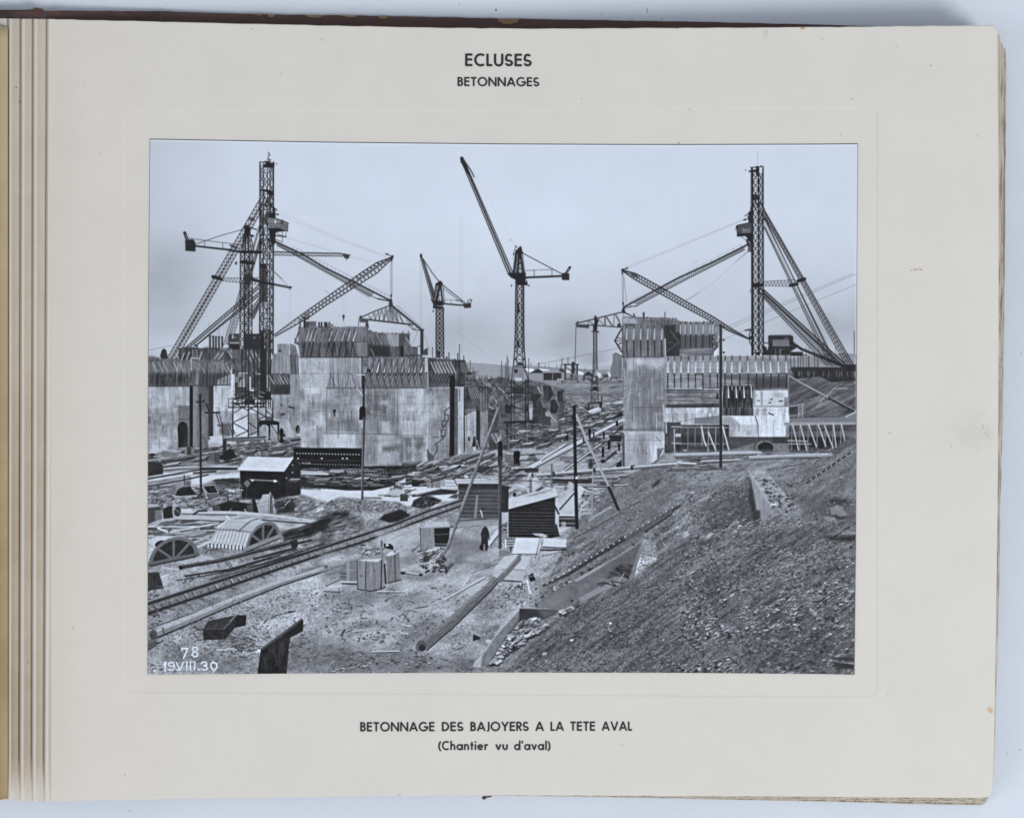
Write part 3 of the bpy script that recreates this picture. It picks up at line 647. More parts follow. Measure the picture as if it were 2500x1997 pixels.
poly([(522, 92), (1334, 95), (1336, 200), (1280, 352), (525, 352)], np.minimum(T_CONC * .9 + 62, 224)); poly([(522, 95), (640, 100), (740, 205), (740, 350), (525, 350)], T_CONC * .8 + 6, .75, 5); poly([(640, 100), (700, 200), (740, 350), (655, 350), (690, 205)], 210, .6, 5); line([(915, 95), (950, 180), (958, 345)], 8, 70); poly([(750, 195), (960, 200), (955, 345), (740, 345)], 160, .5, 6); line([(1085, 60), (1140, 85)], 14, 70); poly([(1290, 220), (1340, 200), (1340, 345), (1290, 345)], 120, .7)
drips(530, 200, 1320, 345, 26)
line([(530, 350), (1280, 354)], 6, 80)
# footing in shade, pipe mouth, scaffold both sides
poly([(-180, 205), (600, 205), (600, 545), (-180, 545)], 62 + 14 * tex(6, 4, 22, 2)); poly([(-180, 230), (560, 235), (560, 330), (-180, 330)], 96, .55, 6)
poly([(560, 354), (1340, 352), (1330, 430), (1320, 530), (600, 530)], 86 + 12 * tex(6, 10, 23, 2)); poly([(600, 520), (900, 425), (900, 525), (640, 528)], T_CONC * .72, .9); poly([(1130, 430), (1340, 430), (1340, 525), (1140, 525)], T_CONC * .78, .9); poly([(1130, 352), (1340, 352), (1335, 430), (1130, 420)], 66, .8, 3)
ell(1035, 475, 110, 84, 122); ell(1045, 484, 96, 72, 44); line([(1025, 395), (1026, 420)], 8, 40); poly([(900, 534), (1160, 534), (1160, 556), (900, 556)], 120, .9, 5)
line([(-180, 228), (580, 236)], 18, 135); line([(-180, 430), (560, 436)], 18, 118)
for x in (-150, -60, 15, 103, 190, 275, 352, 440, 530): line([(x, 235), (x - 3, 520)], 13, rng.choice([120, 140, 105]))
for a, b in [((265, 220), (300, 400)), ((300, 400), (352, 520)), ((350, 290), (442, 520)), ((525, 220), (602, 522))]: line([a, b], 17, 192)
poly([(120, 455), (340, 465), (340, 530), (125, 530)], 66); line([(120, 458), (340, 466)], 7, 120); ell(65, 515, 26, 16, 150)
poly([(1336, 110), (2200, 100), (2200, 540), (1336, 540)], 84 + 30 * tex(50, 3, 24, 2)); poly([(1336, 350), (2155, 345), (2100, 380), (1900, 470), (1500, 520), (1336, 520)], 48, .85, 6); poly([(1400, 275), (2090, 280), (2090, 350), (1400, 350)], 110, .6, 4)
poly([(1270, 175), (2200, 165), (2200, 200), (1275, 212)], 152); poly([(1336, 125), (2200, 100), (2200, 165), (1336, 175)], 138)
for x in np.arange(1345, 2155, 23): line([(x, 100 + rng.uniform(-6, 6)), (x, 168)], 5, 70, .8)
for x in (1367, 1464, 1565, 1675, 1775, 1865, 1962): line([(x, 210), (x - 6, 510 - max(0, x - 1700) * .25)], 13, 128)
for a, b in [((1375, 200), (1446, 512)), ((1470, 205), (1546, 512)), ((1570, 200), (1670, 490)), ((1685, 200), (1780, 470)), ((1762, 215), (1872, 500)), ((1870, 195), (1905, 485)), ((1968, 195), (2010, 400))]: line([a, b], 15, 182)
line([(1318, 394), (1550, 402)], 18, 150); line([(1320, 434), (1600, 436)], 14, 150)
tile(3, 1); poly([(1330, 1618), (1520, 1590), (1522, 1600), (1340, 1626)], 165); 
for x in (1444, 1494): line([(x, 1600), (x + 3, 1760)], 9, 165)
for y in (1630, 1665, 1700, 1735): line([(1446, y), (1496, y)], 6, 160)
poly([(1335, 1630), (1440, 1620), (1440, 1720), (1340, 1720)], 70, .8); line([(1340, 1258), (1480, 1340), (1820, 1520)], 24, 150); line([(1346, 1274), (1480, 1356), (1820, 1540)], 9, 70); line([(1820, 1520), (2200, 1720)], 36, 66); line([(1830, 1510), (2200, 1702)], 8, 165)
tile(3, 2); line([(2020, 105), (2155, 40)], 16, 180)

# ---- left lock wall
tile(0, 1)
poly([(-40, 1380), (640, 1380), (640, 2240), (-40, 2240)], T_CONC2 * .98 + 6)
poly([(-40, 1400), (370, 1400), (370, 1660), (-40, 1700)], 195, .3, 20)
tile(0, 2)
poly([(-40, 0), (372, 0), (372, 540), (-40, 540)], T_CONC2 + 4, .9); poly([(372, -30), (515, -30), (515, 130), (372, 140)], T_CONC * .68, .9)
for i in range(40):
    x = rng.uniform(0, 370); y = rng.uniform(0, 460); line([(x, y), (x, y + rng.uniform(30, 120))], rng.uniform(4, 10), rng.choice([105, 115, 205, 205]), .35)
for y in (60, 120, 190, 270, 350, 430): line([(0, y), (370, y)], 3, 110, .35)
tile(0, 1); drips(0, 1385, 510, 1700, 40); tile(0, 2); drips(0, 30, 368, 520, 44); drips(376, -20, 510, 125, 10)
ang = np.linspace(math.pi, 2 * math.pi, 14)
poly([(372, 140), (515, 130), (515, 470), (372, 480)], 116)
poly([(376, 480)] + [(376 + 52 + 62 * math.cos(t), 240 + 75 * math.sin(t)) for t in ang] + [(490, 470)], 46); poly([(400, 470), (490, 300), (490, 470)], 66, .7, 8)
line([(380, 135), (512, 128)], 8, 70)
poly([(512, -720), (556, -720), (552, 470), (512, 470)], 42); poly([(552, -430), (600, -430), (600, 480), (556, 480)], 132 + 10 * tex(2, 30, 3, 1)); poly([(600, -420), (740, -420), (740, 470), (600, 480)], T_CONC * .7 + 4); poly([(620, -300), (720, -420), (740, -420), (740, 0), (640, 40)], 96, .8, 10)
poly([(740, -430), (800, -430), (800, 380), (740, 380)], 68 + 12 * tex(3, 20, 4, 1)); poly([(800, -300), (1045, -310), (1045, 330), (810, 400)], T_CONC * .98)
tile(0, 1)
poly([(805, 1375), (1030, 1370), (1030, 1680), (810, 1680)], np.minimum(T_CONC + 26, 214)); poly([(1018, 1140), (1045, 1130), (1040, 1500), (1010, 1500)], 205)
drips(810, 1380, 1025, 1720, 16)
# forms on top of it
poly([(-40, 1040), (560, 1050), (560, 1370), (-40, 1375)], T_PLANK * .55 + 60); poly([(-40, 1215), (520, 1230), (520, 1370), (-40, 1372)], T_DKPL + 10, .8, 12)
ragged(-30, 560, 1046); struts([40 + 66 * i for i in range(8)], 1085, 1200, 55, 12, 190); 
for i in range(16): line([(20 + i * 33, 1225), (24 + i * 33, 1365)], 6, rng.choice([110, 130, 60, 50]), .7)
for i in range(8): line([(80 + 66 * i, 1215), (50 + 66 * i, 1330)], 9, 48, .8)
line([(-40, 1374), (540, 1374)], 9, 46)
poly([(380, 920), (440, 900), (640, 915), (640, 1060), (380, 1050)], T_DKPL + 22); poly([(640, 915), (760, 905), (930, 920), (930, 1060), (640, 1060)], T_DKPL + 34); poly([(930, 910), (1035, 905), (1050, 1080), (930, 1070)], T_PLANK + 6)
for a, b in [((445, 975), (415, 1055)), ((510, 965), (470, 1055)), ((660, 960), (630, 1050)), ((865, 975), (815, 1045)), ((925, 970), (855, 1060)), ((980, 950), (1050, 1070)), ((1010, 940), (1056, 1010))]: line([a, b], 13, 178)
rect(530, 940, 615, 1040, 60); 
for y in (945, 975, 1005): line([(545, y), (605, y)], 8, 165)
for x in (548, 600): line([(x, 935), (x + 6, 1045)], 8, 160)
rect(525, 1028, 615, 1044, 205)
for i, (x, y) in enumerate([(535, 1060), (545, 1095), (545, 1130), (540, 1165)]): line([(x - 14, y), (x + 14, y - 6)], 9, 215); line([(x - 12, y + 16), (x + 14, y + 10)], 8, 195)
for x in (550, 585): line([(x, 1040), (x + 4, 1370)], 12, 100)
poly([(560, 1060), (1040, 1065), (1010, 1215), (1010, 1365), (560, 1370)], T_PLANK * .6 + 56); poly([(640, 1215), (1000, 1215), (1000, 1290), (820, 1365), (640, 1365)], 70, .7, 12); poly([(850, 1300), (1005, 1230), (1005, 1362), (830, 1366)], T_CONC, .7)
ragged(560, 1030, 1064); struts([700, 745, 790, 880, 925, 960, 1000], 1090, 1210, 60, 11, 185)
for i in range(9): line([(640 + i * 42, 1225), (632 + i * 42, 1362)], 10, 52, .8)
line([(560, 1370), (1010, 1364)], 7, 50)
for a, b in [((760, 770), (760, 915)), ((798, 770), (800, 915)), ((832, 778), (832, 918)), ((868, 778), (870, 918)), ((908, 780), (908, 905))]: line([a, b], 22, 60)
line([(750, 770), (920, 785)], 6, 80)
for a, b in [((750, 595), (750, 770)), ((830, 690), (835, 770)), ((855, 650), (870, 770)), ((870, 650), (885, 770)), ((925, 640), (930, 770)), ((965, 600), (955, 720))]: line([a, b], 3.5, 110, .8)
line([(580, 870), (615, 925)], 14, 60); ell(600, 890, 14, 12, 70); line([(690, 905), (760, 880)], 5, 110)
# hut, platform and gantry round the left crane tower
poly([(1000, 740), (1115, 738), (1115, 920), (985, 915), (985, 770)], 70); rect(1028, 752, 1045, 800, 190); rect(1060, 770, 1075, 800, 130); rect(1000, 840, 1115, 862, 150); poly([(1000, 865), (1115, 865), (1115, 930), (1030, 930)], 50)
poly([(1180, 742), (1405, 742), (1420, 780), (1420, 1000), (1180, 960)], 58 + 10 * tex(7, 7, 3, 2)); line([(1180, 744), (1405, 744)], 8, 50); rect(1290, 780, 1310, 800, 150); rect(1360, 775, 1385, 790, 130)
poly([(1030, 930), (1440, 930), (1440, 1230), (1030, 1230)], T_PLANK * .5 + 36); rect(1040, 940, 1100, 1040, 110, .8)
for a, b in [((1215, 960), (1260, 1080)), ((1260, 950), (1310, 1080)), ((1300, 950), (1375, 1090)), ((1320, 1000), (1370, 1075)), ((1220, 985), (1250, 1060))]: line([a, b], 11, 170)
clut([(1040, 1080), (1440, 1080), (1440, 1220), (1040, 1220)], 50, 40, 120, 5, 12, [50, 60, 130, 150], (.9, 2.1))
poly([(1440, 1050), (1520, 1050), (1500, 1230), (1440, 1230)], 110)
poly([(1060, 1225), (1460, 1225), (1460, 1540), (1060, 1540)], 84 + 30 * tex(8, 14, 28, 2)); rect(1100, 1230, 1200, 1390, 150, .8); rect(1060, 1265, 1115, 1330, 128); rect(1115, 1268, 1150, 1325, 56); line([(1115, 1220), (1210, 1218)], 14, 200); line([(1330, 1228), (1390, 1228)], 12, 215); rect(1130, 1290, 1190, 1390, 165); 
rect(1240, 1260, 1256, 1440, 200); rect(1240, 1400, 1300, 1440, 210); rect(1250, 1408, 1292, 1418, 70); rect(1450, 1240, 1486, 1400, 178); line([(1105, 1395), (1195, 1398)], 9, 48)
for x in (1150, 1190, 1230, 1300, 1340, 1376): line([(x, 930), (x, 1620)], 11, 46)
for x in (1378, 1405, 1440, 1470, 1496): line([(x, 700), (x, 1640)], 13, 44, .9)
xbr(1040, 1340, 1440, 1620, 90, 8, 46); xbr(1376, 1440, 700, 1640, 80, 8, 46)
rect(1385, 930, 1440, 1540, 50, .75)
poly([(1370, 1440), (1500, 1440), (1500, 1530), (1370, 1540)], 52); poly([(1180, 1540), (1300, 1540), (1300, 1600), (1180, 1600)], 46)
for i in range(60):
    x = rng.uniform(1060, 1480); y = rng.uniform(1430, 1600); line([(x, y), (x + rng.uniform(-50, 50), y + rng.uniform(-30, 40))], rng.uniform(5, 10), rng.choice([44, 50, 60, 190]), .9)
line([(985, 1530), (1040, 1530)], 6, 60); line([(985, 1580), (1040, 1580)], 5, 60); line([(985, 1525), (985, 1640)], 6, 60); line([(985, 1636), (1440, 1628)], 12, 46); line([(1040, 1585), (1440, 1590)], 18, 56)
line([(1400, 1536), (1560, 1536)], 12, 48); line([(1560, 1480), (1560, 1540)], 5, 70); line([(1500, 1490), (1560, 1490)], 4, 90); line([(1470, 1500), (1490, 1100)], 9, 46); 
line([(710, 1390), (775, 1400)], 12, 70); line([(725, 1100), (725, 1400)], 8, 60); line([(600, 1570), (700, 1560)], 20, 56); line([(690, 1540), (745, 1690)], 10, 56); line([(715, 1540), (765, 1690)], 8, 56)
for i in range(10): line([(697 + i * 5, 1555 + i * 15), (722 + i * 5, 1552 + i * 15)], 5, 150)
line([(700, 1700), (880, 1700)], 14, 56); line([(870, 1640), (870, 1700)], 5, 60); line([(820, 1640), (875, 1640)], 4, 70)
# concrete and stair behind the tower, right end of the left wall
poly([(1580, 865), (1640, 860), (1720, 865), (1720, 1000), (1580, 980)], T_CONC * .82 + 8); rect(1590, 935, 1625, 960, 70)
poly([(1540, 980), (1840, 1000), (1840, 1235), (1500, 1230), (1520, 1000)], T_CONC * .86 + 6)
for x in (1545, 1600, 1640, 1690): line([(x, 990), (x, 1220)], 6, 90, .7)
for a, b in [((1740, 870), (1800, 1000)), ((1765, 880), (1810, 960)), ((1720, 900), (1770, 1000))]: line([a, b], 11, 160)
poly([(1730, 860), (1800, 880), (1830, 1000), (1840, 1235), (1740, 1235)], T_PLANK * .7 + 10, .7)
struts([1785, 1820], 1010, 1230, 10, 9, 170)
poly([(1500, 1225), (1735, 1225), (1760, 1360), (1735, 1480), (1500, 1480)], T_PLANK * .5 + 40); poly([(1500, 1350), (1750, 1360), (1735, 1470), (1500, 1470)], 66, .7, 10); struts([1540, 1580, 1620, 1660, 1700, 1745], 1250, 1350, 60, 11, 178)
for i in range(9): line([(1505 + 28 * i, 1370), (1500 + 28 * i, 1475)], 9, 52, .8)
poly([(1735, 1235), (1860, 1230), (1860, 2130), (1520, 2080), (1520, 1482), (1735, 1482)], T_CONC * .9 + 4); rect(1620, 1590, 1634, 1620, 50); line([(1720, 1625), (1780, 1645)], 20, 70)
tile(0, 2)
poly([(1340, 0), (1530, 0), (1530, 360), (1340, 360)], T_CONC * .95); rect(1620, 66, 1674, 84, 60); rect(1620, 66, 1634, 100, 60)
poly([(1530, 130), (1700, 130), (1800, 340), (1640, 400), (1530, 340)], T_CONC + 12, .8)
ell(1826, 258, 26, 50, 44); ell(1836, 262, 14, 42, 92)
poly([(1050, 80), (1225, 76), (1225, 330), (1050, 340)], np.minimum(T_CONC + 34, 222)); poly([(1240, 60), (1340, 60), (1340, 320), (1240, 330)], T_CONC * .9)
# tower legs
for x0, x1, w in [(1040, 1036, 15), (1228, 1226, 16), (1340, 1340, 13), (1440, 1440, 12), (1522, 1522, 12)]: line([(x0, -90), (x1, 350 if x0 < 1400 else 170)], w, 62 if x0 < 1300 else 46)
for a, b in [((1050, 170), (1225, 85)), ((1050, 185), (1220, 275)), ((1225, 275), (1070, 345)), ((1235, 180), (1345, 260)), ((1345, 275), (1240, 330)), ((1250, 0), (1440, 105)), ((1235, 20), (1340, -40)), ((1060, 55), (1200, -40)), ((1060, -60), (1220, 30)), ((1345, 140), (1440, 95)), ((1440, 30), (1520, 100))]: line([a, b], 10, 52)
poly([(1350, 148), (1540, 150), (1602, 172), (1602, 205), (1360, 200)], 46); line([(1346, 180), (1346, 320)], 18, 46); line([(1482, 200), (1482, 380)], 22, 48); line([(1590, 190), (1590, 400)], 22, 44); line([(1500, 200), (1590, 330)], 9, 48); poly([(1360, 200), (1400, 200), (1360, 240)], 46); poly([(1440, 200), (1480, 200), (1480, 240)], 46); rect(1440, 100, 1525, 150, 60, .7)
for x0 in (835, 990): 
    line([(x0, 45 if x0 == 835 else 185), (x0 + 44, 210 if x0 == 835 else 330)], 9, 52); line([(x0 + 32, 45 if x0 == 835 else 190), (x0 + 72, 200 if x0 == 835 else 310)], 9, 52)
    for i in range(8): line([(x0 + 4 + i * 5.5, (55 if x0 == 835 else 195) + i * 19), (x0 + 34 + i * 5, (52 if x0 == 835 else 195) + i * 17)], 5, 150 if x0 == 835 else 70)
line([(850, 210), (915, 215)], 12, 50); line([(700, 50), (880, 55)], 16, 60); line([(715, -50), (755, 40)], 20, 56)
poly([(905, 180), (990, 185), (1010, 330), (920, 340), (880, 280)], 70, .6, 8)

# ---- centre lock head
tile(1, 1)
poly([(-322, 660), (528, 655), (528, 1028), (-300, 1028), (-322, 860)], T_PLANK * .62 + 48); poly([(-300, 850), (520, 845), (520, 1025), (-300, 1025)], T_DKPL + 20, .55, 10); poly([(390, 842), (525, 840), (525, 1020), (380, 1020)], T_CONC * .9, .6, 5); line([(20, 838), (525, 840)], 6, 70)
line([(-320, 720), (-365, 850), (-320, 870)], 13, 60); line([(-365, 800), (-310, 880)], 10, 60)
ragged(-315, 520, 660); struts([-275, -235, -195, -130, -60, 40, 115, 195, 272, 335], 712, 832, -36, 14, 205, 1015, -30)
for x in (60, 160, 260, 350): line([(x + 20, 860), (x - 40, 1010)], 7, 135, .7); line([(x - 10, 860), (x + 30, 1010)], 8, 48, .8)
for x in np.arange(-310, 520, 54): line([(x, 664), (x, 840)], 5, rng.choice([66, 80, 165]), .6)
line([(30, 700), (20, 655), (60, 640)], 8, 70); rect(-235, 590, -105, 655, 100); 
for x in (-210, -70, -40, 0, 20, 55): line([(x, 605), (x, 655)], 20, 58)
line([(-300, 560), (-300, 660)], 14, 50); line([(-245, 560), (-245, 655)], 26, 46); poly([(30, 618), (105, 625), (105, 650), (30, 655)], 120)
for x in (310, 330): line([(x, 645), (x, 660)], 4, 80)
line([(522, 640), (525, 1025)], 9, 58); line([(-300, 1028), (528, 1026)], 9, 42)
# second form beyond
poly([(530, 700), (560, 690), (575, 715), (740, 738), (952, 734), (1030, 745), (1032, 850), (1062, 895), (1130, 900), (1132, 1025), (530, 1025)], T_PLANK * .5 + 46); poly([(740, 742), (900, 742), (900, 892), (790, 892)], T_CONC * .95 + 4, .85); poly([(530, 870), (790, 890), (790, 1022), (530, 1022)], 52, .85, 8); poly([(920, 890), (955, 890), (955, 1020), (920, 1020)], 40)
ragged(560, 1030, 728, 742); struts([600, 640, 680, 735, 775], 750, 870, 62, 12, 172); line([(985, 790), (1055, 895)], 13, 160); line([(960, 900), (1030, 1010)], 8, 140, .7)
for x in (950, 1015): line([(x, 705), (x, 800)], 8, 60)
line([(560, 920), (600, 1010)], 9, 150); line([(980, 1010), (1120, 998), (1180, 1015)], 18, 70)
# concrete below
poly([(-300, 1034), (460, 1034), (460, 1400), (-300, 1400)], T_CONC * .98 + 2); poly([(-300, 1034), (30, 1034), (30, 1400), (-300, 1400)], np.minimum(T_CONC + 18, 214), .7)
for x in np.arange(40, 460, 30): line([(x + rng.uniform(-6, 6), 1040), (x, 1395)], rng.uniform(4, 9), rng.choice([85, 100, 190, 120]), .6)
for a, b in [((85, 1215), (35, 1395)), ((60, 1220), (140, 1395)), ((300, 1215), (255, 1395)), ((325, 1220), (380, 1395)), ((160, 1225), (175, 1395)), ((110, 1230), (110, 1395))]: line([a, b], 8, 70, .85); line([(a[0] + 8, a[1]), (b[0] + 8, b[1])], 4, 185, .6)
line([(-300, 1225), (440, 1220)], 4, 90, .6)
# main form course
poly([(460, 1032), (1240, 1024), (1245, 1395), (460, 1400)], T_PLANK * .62 + 56); poly([(480, 1215), (1240, 1215), (1240, 1392), (480, 1395)], T_CONC * .72, .6, 8)
ragged(470, 1240, 1030); struts([490, 565, 640, 715, 785, 855, 935, 1012, 1086, 1165], 1080, 1205, -34, 15, 212)
for x in [490, 565, 640, 715, 785, 855, 935, 1012, 1086, 1165]:
    line([(x + 30, 1040), (x + 24, 1215)], 14, 68, .7); line([(x - 20, 1225), (x + 24, 1385)], 11, 56, .8); line([(x + 60, 1215), (x + 4, 1385)], 8, 165, .75); line([(x + 52, 1220), (x - 2, 1385)], 7, 52, .8); ell(x + 6, 1235, 14, 12, 48)
line([(460, 1216), (1240, 1212)], 5, 70, .8); line([(465, 1404), (1240, 1396)], 12, 40); line([(20, 1402), (462, 1400)], 9, 46); line([(450, 1032), (455, 1400)], 12, 52)
poly([(465, 1040), (520, 1040), (520, 1110), (465, 1110)], 70); 
for y in (1045, 1062, 1080, 1098): line([(470, y), (518, y)], 7, 180)
rect(1215, 1030, 1252, 1210, 178); line([(1238, 1215), (1240, 1400)], 16, 70)
for y in range(1240, 1560, 26): line([(1225, y), (1250, y)], 7, 190)
# its raking return on the right
ragged(1250, 1700, 1034, 1062)
poly([(1250, 1030), (1540, 1052), (1600, 1222), (1545, 1300), (1540, 1385), (1262, 1392)], T_DKPL + 36); poly([(1330, 1222), (1600, 1222), (1540, 1345), (1280, 1392)], 66, .8, 8); poly([(1262, 1340), (1520, 1340), (1520, 1390), (1262, 1392)], T_CONC, .5, 6)
for i in range(7): line([(1288 + i * 40, 1085), (1350 + i * 40, 1215)], 12, 178); line([(1345 + i * 40, 1228), (1285 + i * 40, 1350)], 10, 118, .8)
for i in range(11): line([(1265 + i * 25, 1330), (1262 + i * 25, 1388)], 8, 52)
poly([(1540, 1058), (1705, 1066), (1762, 1215), (1710, 1385), (1560, 1385), (1600, 1222)], T_DKPL + 26); poly([(1620, 1210), (1762, 1216), (1705, 1370), (1590, 1380)], 58, .8, 6)
for i in range(4): line([(1650 + i * 26, 1095), (1690 + i * 26, 1215)], 9, 150, .9); line([(1700 + i * 18, 1225), (1650 + i * 18, 1350)], 8, 100, .8)
line([(1480, 1040), (1480, 1025)], 20, 80); line([(1545, 1060), (1705, 1068)], 10, 60); line([(1632, 1060), (1622, 1380)], 8, 56)
# receding bays beyond
poly([(1705, 1200), (1830, 1210), (1830, 1300), (2030, 1290), (2155, 1270), (2480, 1330), (2900, 1440), (2940, 1700), (2900, 2100), (2155, 2150), (1690, 2150)], 96 + 60 * tex(9, 12, 29, 3) + 24 * tex(2, 9, 30, 1))
clut([(1740, 1200), (1830, 1200), (1830, 1370), (1740, 1370)], 24, 40, 110, 8, 14, [70, 170, 60], (-.2, .2)); clut([(1850, 1270), (2155, 1280), (2155, 1350), (1850, 1380)], 40, 30, 120, 5, 10, [60, 180, 130], (-.4, .9))
poly([(1700, 1385), (1790, 1380), (1890, 1530), (1840, 1660), (1700, 1710)], T_DKPL + 28); 
for i in range(5): line([(1740 + i * 24, 1395), (1790 + i * 24, 1530)], 8, 150); line([(1800 + i * 18, 1550), (1745 + i * 18, 1680)], 7, 110, .7)
for i in range(8): line([(1705 + i * 18, 1655), (1702 + i * 18, 1710)], 7, 165)
poly([(1880, 1380), (2010, 1380), (1920, 1480), (1880, 1450)], 66); line([(1900, 1300), (2000, 1385)], 9, 170); line([(1930, 1270), (2020, 1385)], 9, 170); poly([(1880, 1480), (1970, 1400), (1970, 1680), (1890, 1700)], T_DKPL + 40)
for i in range(6): line([(1890 + i * 14, 1400), (1890 + i * 14, 1690)], 6, rng.choice([140, 60, 150]), .8)
clut([(1980, 1380), (2155, 1380), (2155, 1720), (1980, 1720)], 60, 40, 160, 5, 12, [56, 70, 150, 180], (.2, 2.2))
for x in (1880, 1905, 1950, 1975, 2022): line([(x, 1245), (x, 1330)], 8, 80)
# big face of the centre block
poly([(20, 1404), (1522, 1400), (1515, 2250), (1380, 2300), (480, 2340), (20, 2340)], T_CONC2 * .96)
poly([(-300, 1400), (20, 1404), (20, 2130), (-300, 2120)], np.minimum(T_CONC2 * .98 + 12, 216))
poly([(30, 1410), (450, 1410), (450, 1660), (30, 1660)], 126, .35, 16); poly([(490, 1410), (900, 1410), (880, 1800), (490, 1800)], 105, .5, 14); poly([(915, 1420), (1220, 1415), (1220, 1760), (915, 1700)], 205, .5, 26); poly([(1260, 1480), (1370, 1480), (1370, 2230), (1260, 2230)], 208, .45, 14); poly([(1215, 1500), (1260, 1500), (1258, 2280), (1200, 2280)], 190, .6, 8)
for a in [(500, 1480, 560, 1560, 92), (620, 1480, 770, 1545, 88), (610, 1600, 760, 1720, 84), (500, 1610, 560, 1720, 96), (690, 1560, 760, 1600, 170), (920, 1550, 1100, 1650, 175), (1120, 1420, 1210, 1500, 195), (40, 1600, 200, 1700, 118), (210, 1500, 300, 1600, 170), (320, 1560, 440, 1650, 190)]: rect(a[0], a[1], a[2], a[3], a[4], .55, 8)
for i in range(90):
    x = rng.uniform(20, 1500); y = rng.uniform(1410, 1900); line([(x, y), (x, y + rng.uniform(40, 240))], rng.uniform(3, 10), rng.choice([85, 100, 190, 200, 205]), .4)
for y in np.arange(1440, 1700, 38): line([(20, y + rng.uniform(-8, 8)), (1510, y + rng.uniform(-8, 8))], 4, rng.choice([100, 195]), .35)
line([(885, 1405), (885, 1980)], 6, 80, .7); line([(24, 1404), (20, 2150)], 8, 96, .8); line([(300, 1410), (300, 1650)], 5, 190, .6); line([(620, 1410), (620, 1700)], 4, 80, .5)
ell(118, 1680, 22, 22, 60); line([(116, 1690), (122, 1740)], 18, 62)
poly([(1520, 1250), (1582, 1240), (1572, 2220), (1512, 2240)], 40); poly([(1576, 1400), (1620, 1400), (1618, 2200), (1572, 2220)], 96 + 20 * tex(2, 20, 3, 1)); poly([(1620, 1395), (1692, 1395), (1690, 2180), (1616, 2210)], np.minimum(T_CONC + 8, 210)); line([(1640, 1400), (1638, 1560)], 7, 60); line([(1696, 1400), (1694, 2180)], 14, 58)
poly([(1300, 1410), (1515, 1406), (1512, 1720), (1380, 1720)], T_CONC * .82, .6, 16)
tile(1, 1); drips(-296, 1045, 20, 1400, 34); drips(-296, 1410, 15, 2110, 44); drips(30, 1412, 885, 1970, 80); drips(890, 1412, 1512, 1960, 66)
tile(1, 2)
poly([(20, 310), (890, 318), (925, 560), (935, 680), (490, 692), (480, 480), (20, 480)], T_CONC * .92, .7, 3)
poly([(-10, 310), (370, 316), (372, 482), (-10, 480)], np.minimum(T_CONC + 26, 206), .75); poly([(640, 330), (800, 330), (800, 660), (650, 660), (636, 600)], 178, .6, 8); poly([(700, 470), (905, 450), (915, 525), (700, 520)], 88, .7, 10); poly([(490, 330), (640, 330), (636, 690), (490, 690)], 118, .45, 10)
line([(-20, 308), (330, 308), (890, 320)], 6, 78, .8); poly([(30, 130), (410, 130), (400, 290), (30, 290)], 100, .45, 14); poly([(490, 120), (885, 150), (885, 310), (490, 310)], 112, .4, 14); poly([(690, 160), (790, 160), (790, 300), (690, 300)], 205, .55, 8); poly([(500, 170), (620, 170), (620, 300), (500, 290)], 150, .4, 8)
rect(600, 80, 760, 95, 78); line([(600, 82), (765, 84)], 6, 175); line([(640, 130), (645, 305)], 7, 60, .7); line([(20, 290), (440, 300)], 12, 185, .5)
for a in [(975, 370, 1050, 470, 84), (1110, 370, 1190, 480, 100), (985, 540, 1050, 640, 92), (1090, 540, 1190, 650, 100), (940, 30, 1100, 130, 160), (920, 150, 1200, 330, 200), (960, 380, 978, 660, 205), (1060, 350, 1080, 500, 200)]: rect(a[0], a[1], a[2], a[3], a[4], .5, 6)
for y in (350, 362): line([(930, y), (1190, y - 4)], 6, 195 if y == 350 else 100, .8)
poly([(1260, 130), (1510, 100), (1510, 590), (1400, 640), (1260, 630)], T_CONC * .8, .6, 12); line([(1255, -20), (1240, 640)], 9, 195, .8); line([(1460, 300), (1455, 600)], 8, 178, .6)
for pts in [[(1510, -10), (1450, 55)], [(1455, 75), (1500, 85), (1500, 155), (1410, 158)], [(1455, 70), (1455, 140)], [(1500, 160), (1435, 240), (1425, 180)], [(1412, 270), (1460, 262), (1460, 340), (1415, 336), (1412, 270)], [(1310, 355), (1455, 346)], [(1455, 350), (1340, 450)], [(1370, 455), (1360, 520), (1325, 580)], [(1250, 500), (1260, 635)]]: line(pts, 10, 56)
poly([(1240, 500), (1270, 540), (1330, 590), (1330, 640), (1250, 640)], 96)
drips(500, 330, 930, 680, 40); drips(930, 20, 1510, 640, 60)
poly([(936, 660), (1180, 640), (1180, 690), (940, 695)], 90, .6); line([(940, 690), (1400, 690)], 14, 66); rect(1240, 640, 1410, 665, 165)
poly([(1700, 90), (1840, 30), (1840, 500), (1705, 560)], np.minimum(T_CONC + 6, 205)); 
for x in (1720, 1745, 1775, 1800, 1825): line([(x, 70), (x, 480)], 7, rng.choice([90, 105, 195]), .5)
poly([(1840, 30), (1890, 30), (1885, 480), (1840, 490)], 62); poly([(1886, 50), (2000, 30), (1990, 460), (1886, 470)], T_CONC * .84); poly([(1980, 20), (2180, 0), (2180, 440), (1990, 450)], 80 + 30 * tex(5, 9, 30, 2))
ell(1752, 375, 12, 30, 56); poly([(1812, 340), (1835, 360), (1830, 470), (1785, 470)], 48); line([(1830, 370), (1880, 495)], 9, 150); line([(1850, 390), (1870, 495)], 7, 165)
for i in range(6): line([(2010 + 18 * i, 320 - i * 4), (2070 + 18 * i, 430 - i * 4)], 10, rng.choice([165, 120, 180]))
poly([(1720, 480), (1800, 465), (1810, 545), (1722, 560)], 140)
poly([(1400, 640), (1700, 560), (1890, 555), (1640, 650), (1390, 720)], 118 + 10 * tex(8, 4, 30, 2)); 
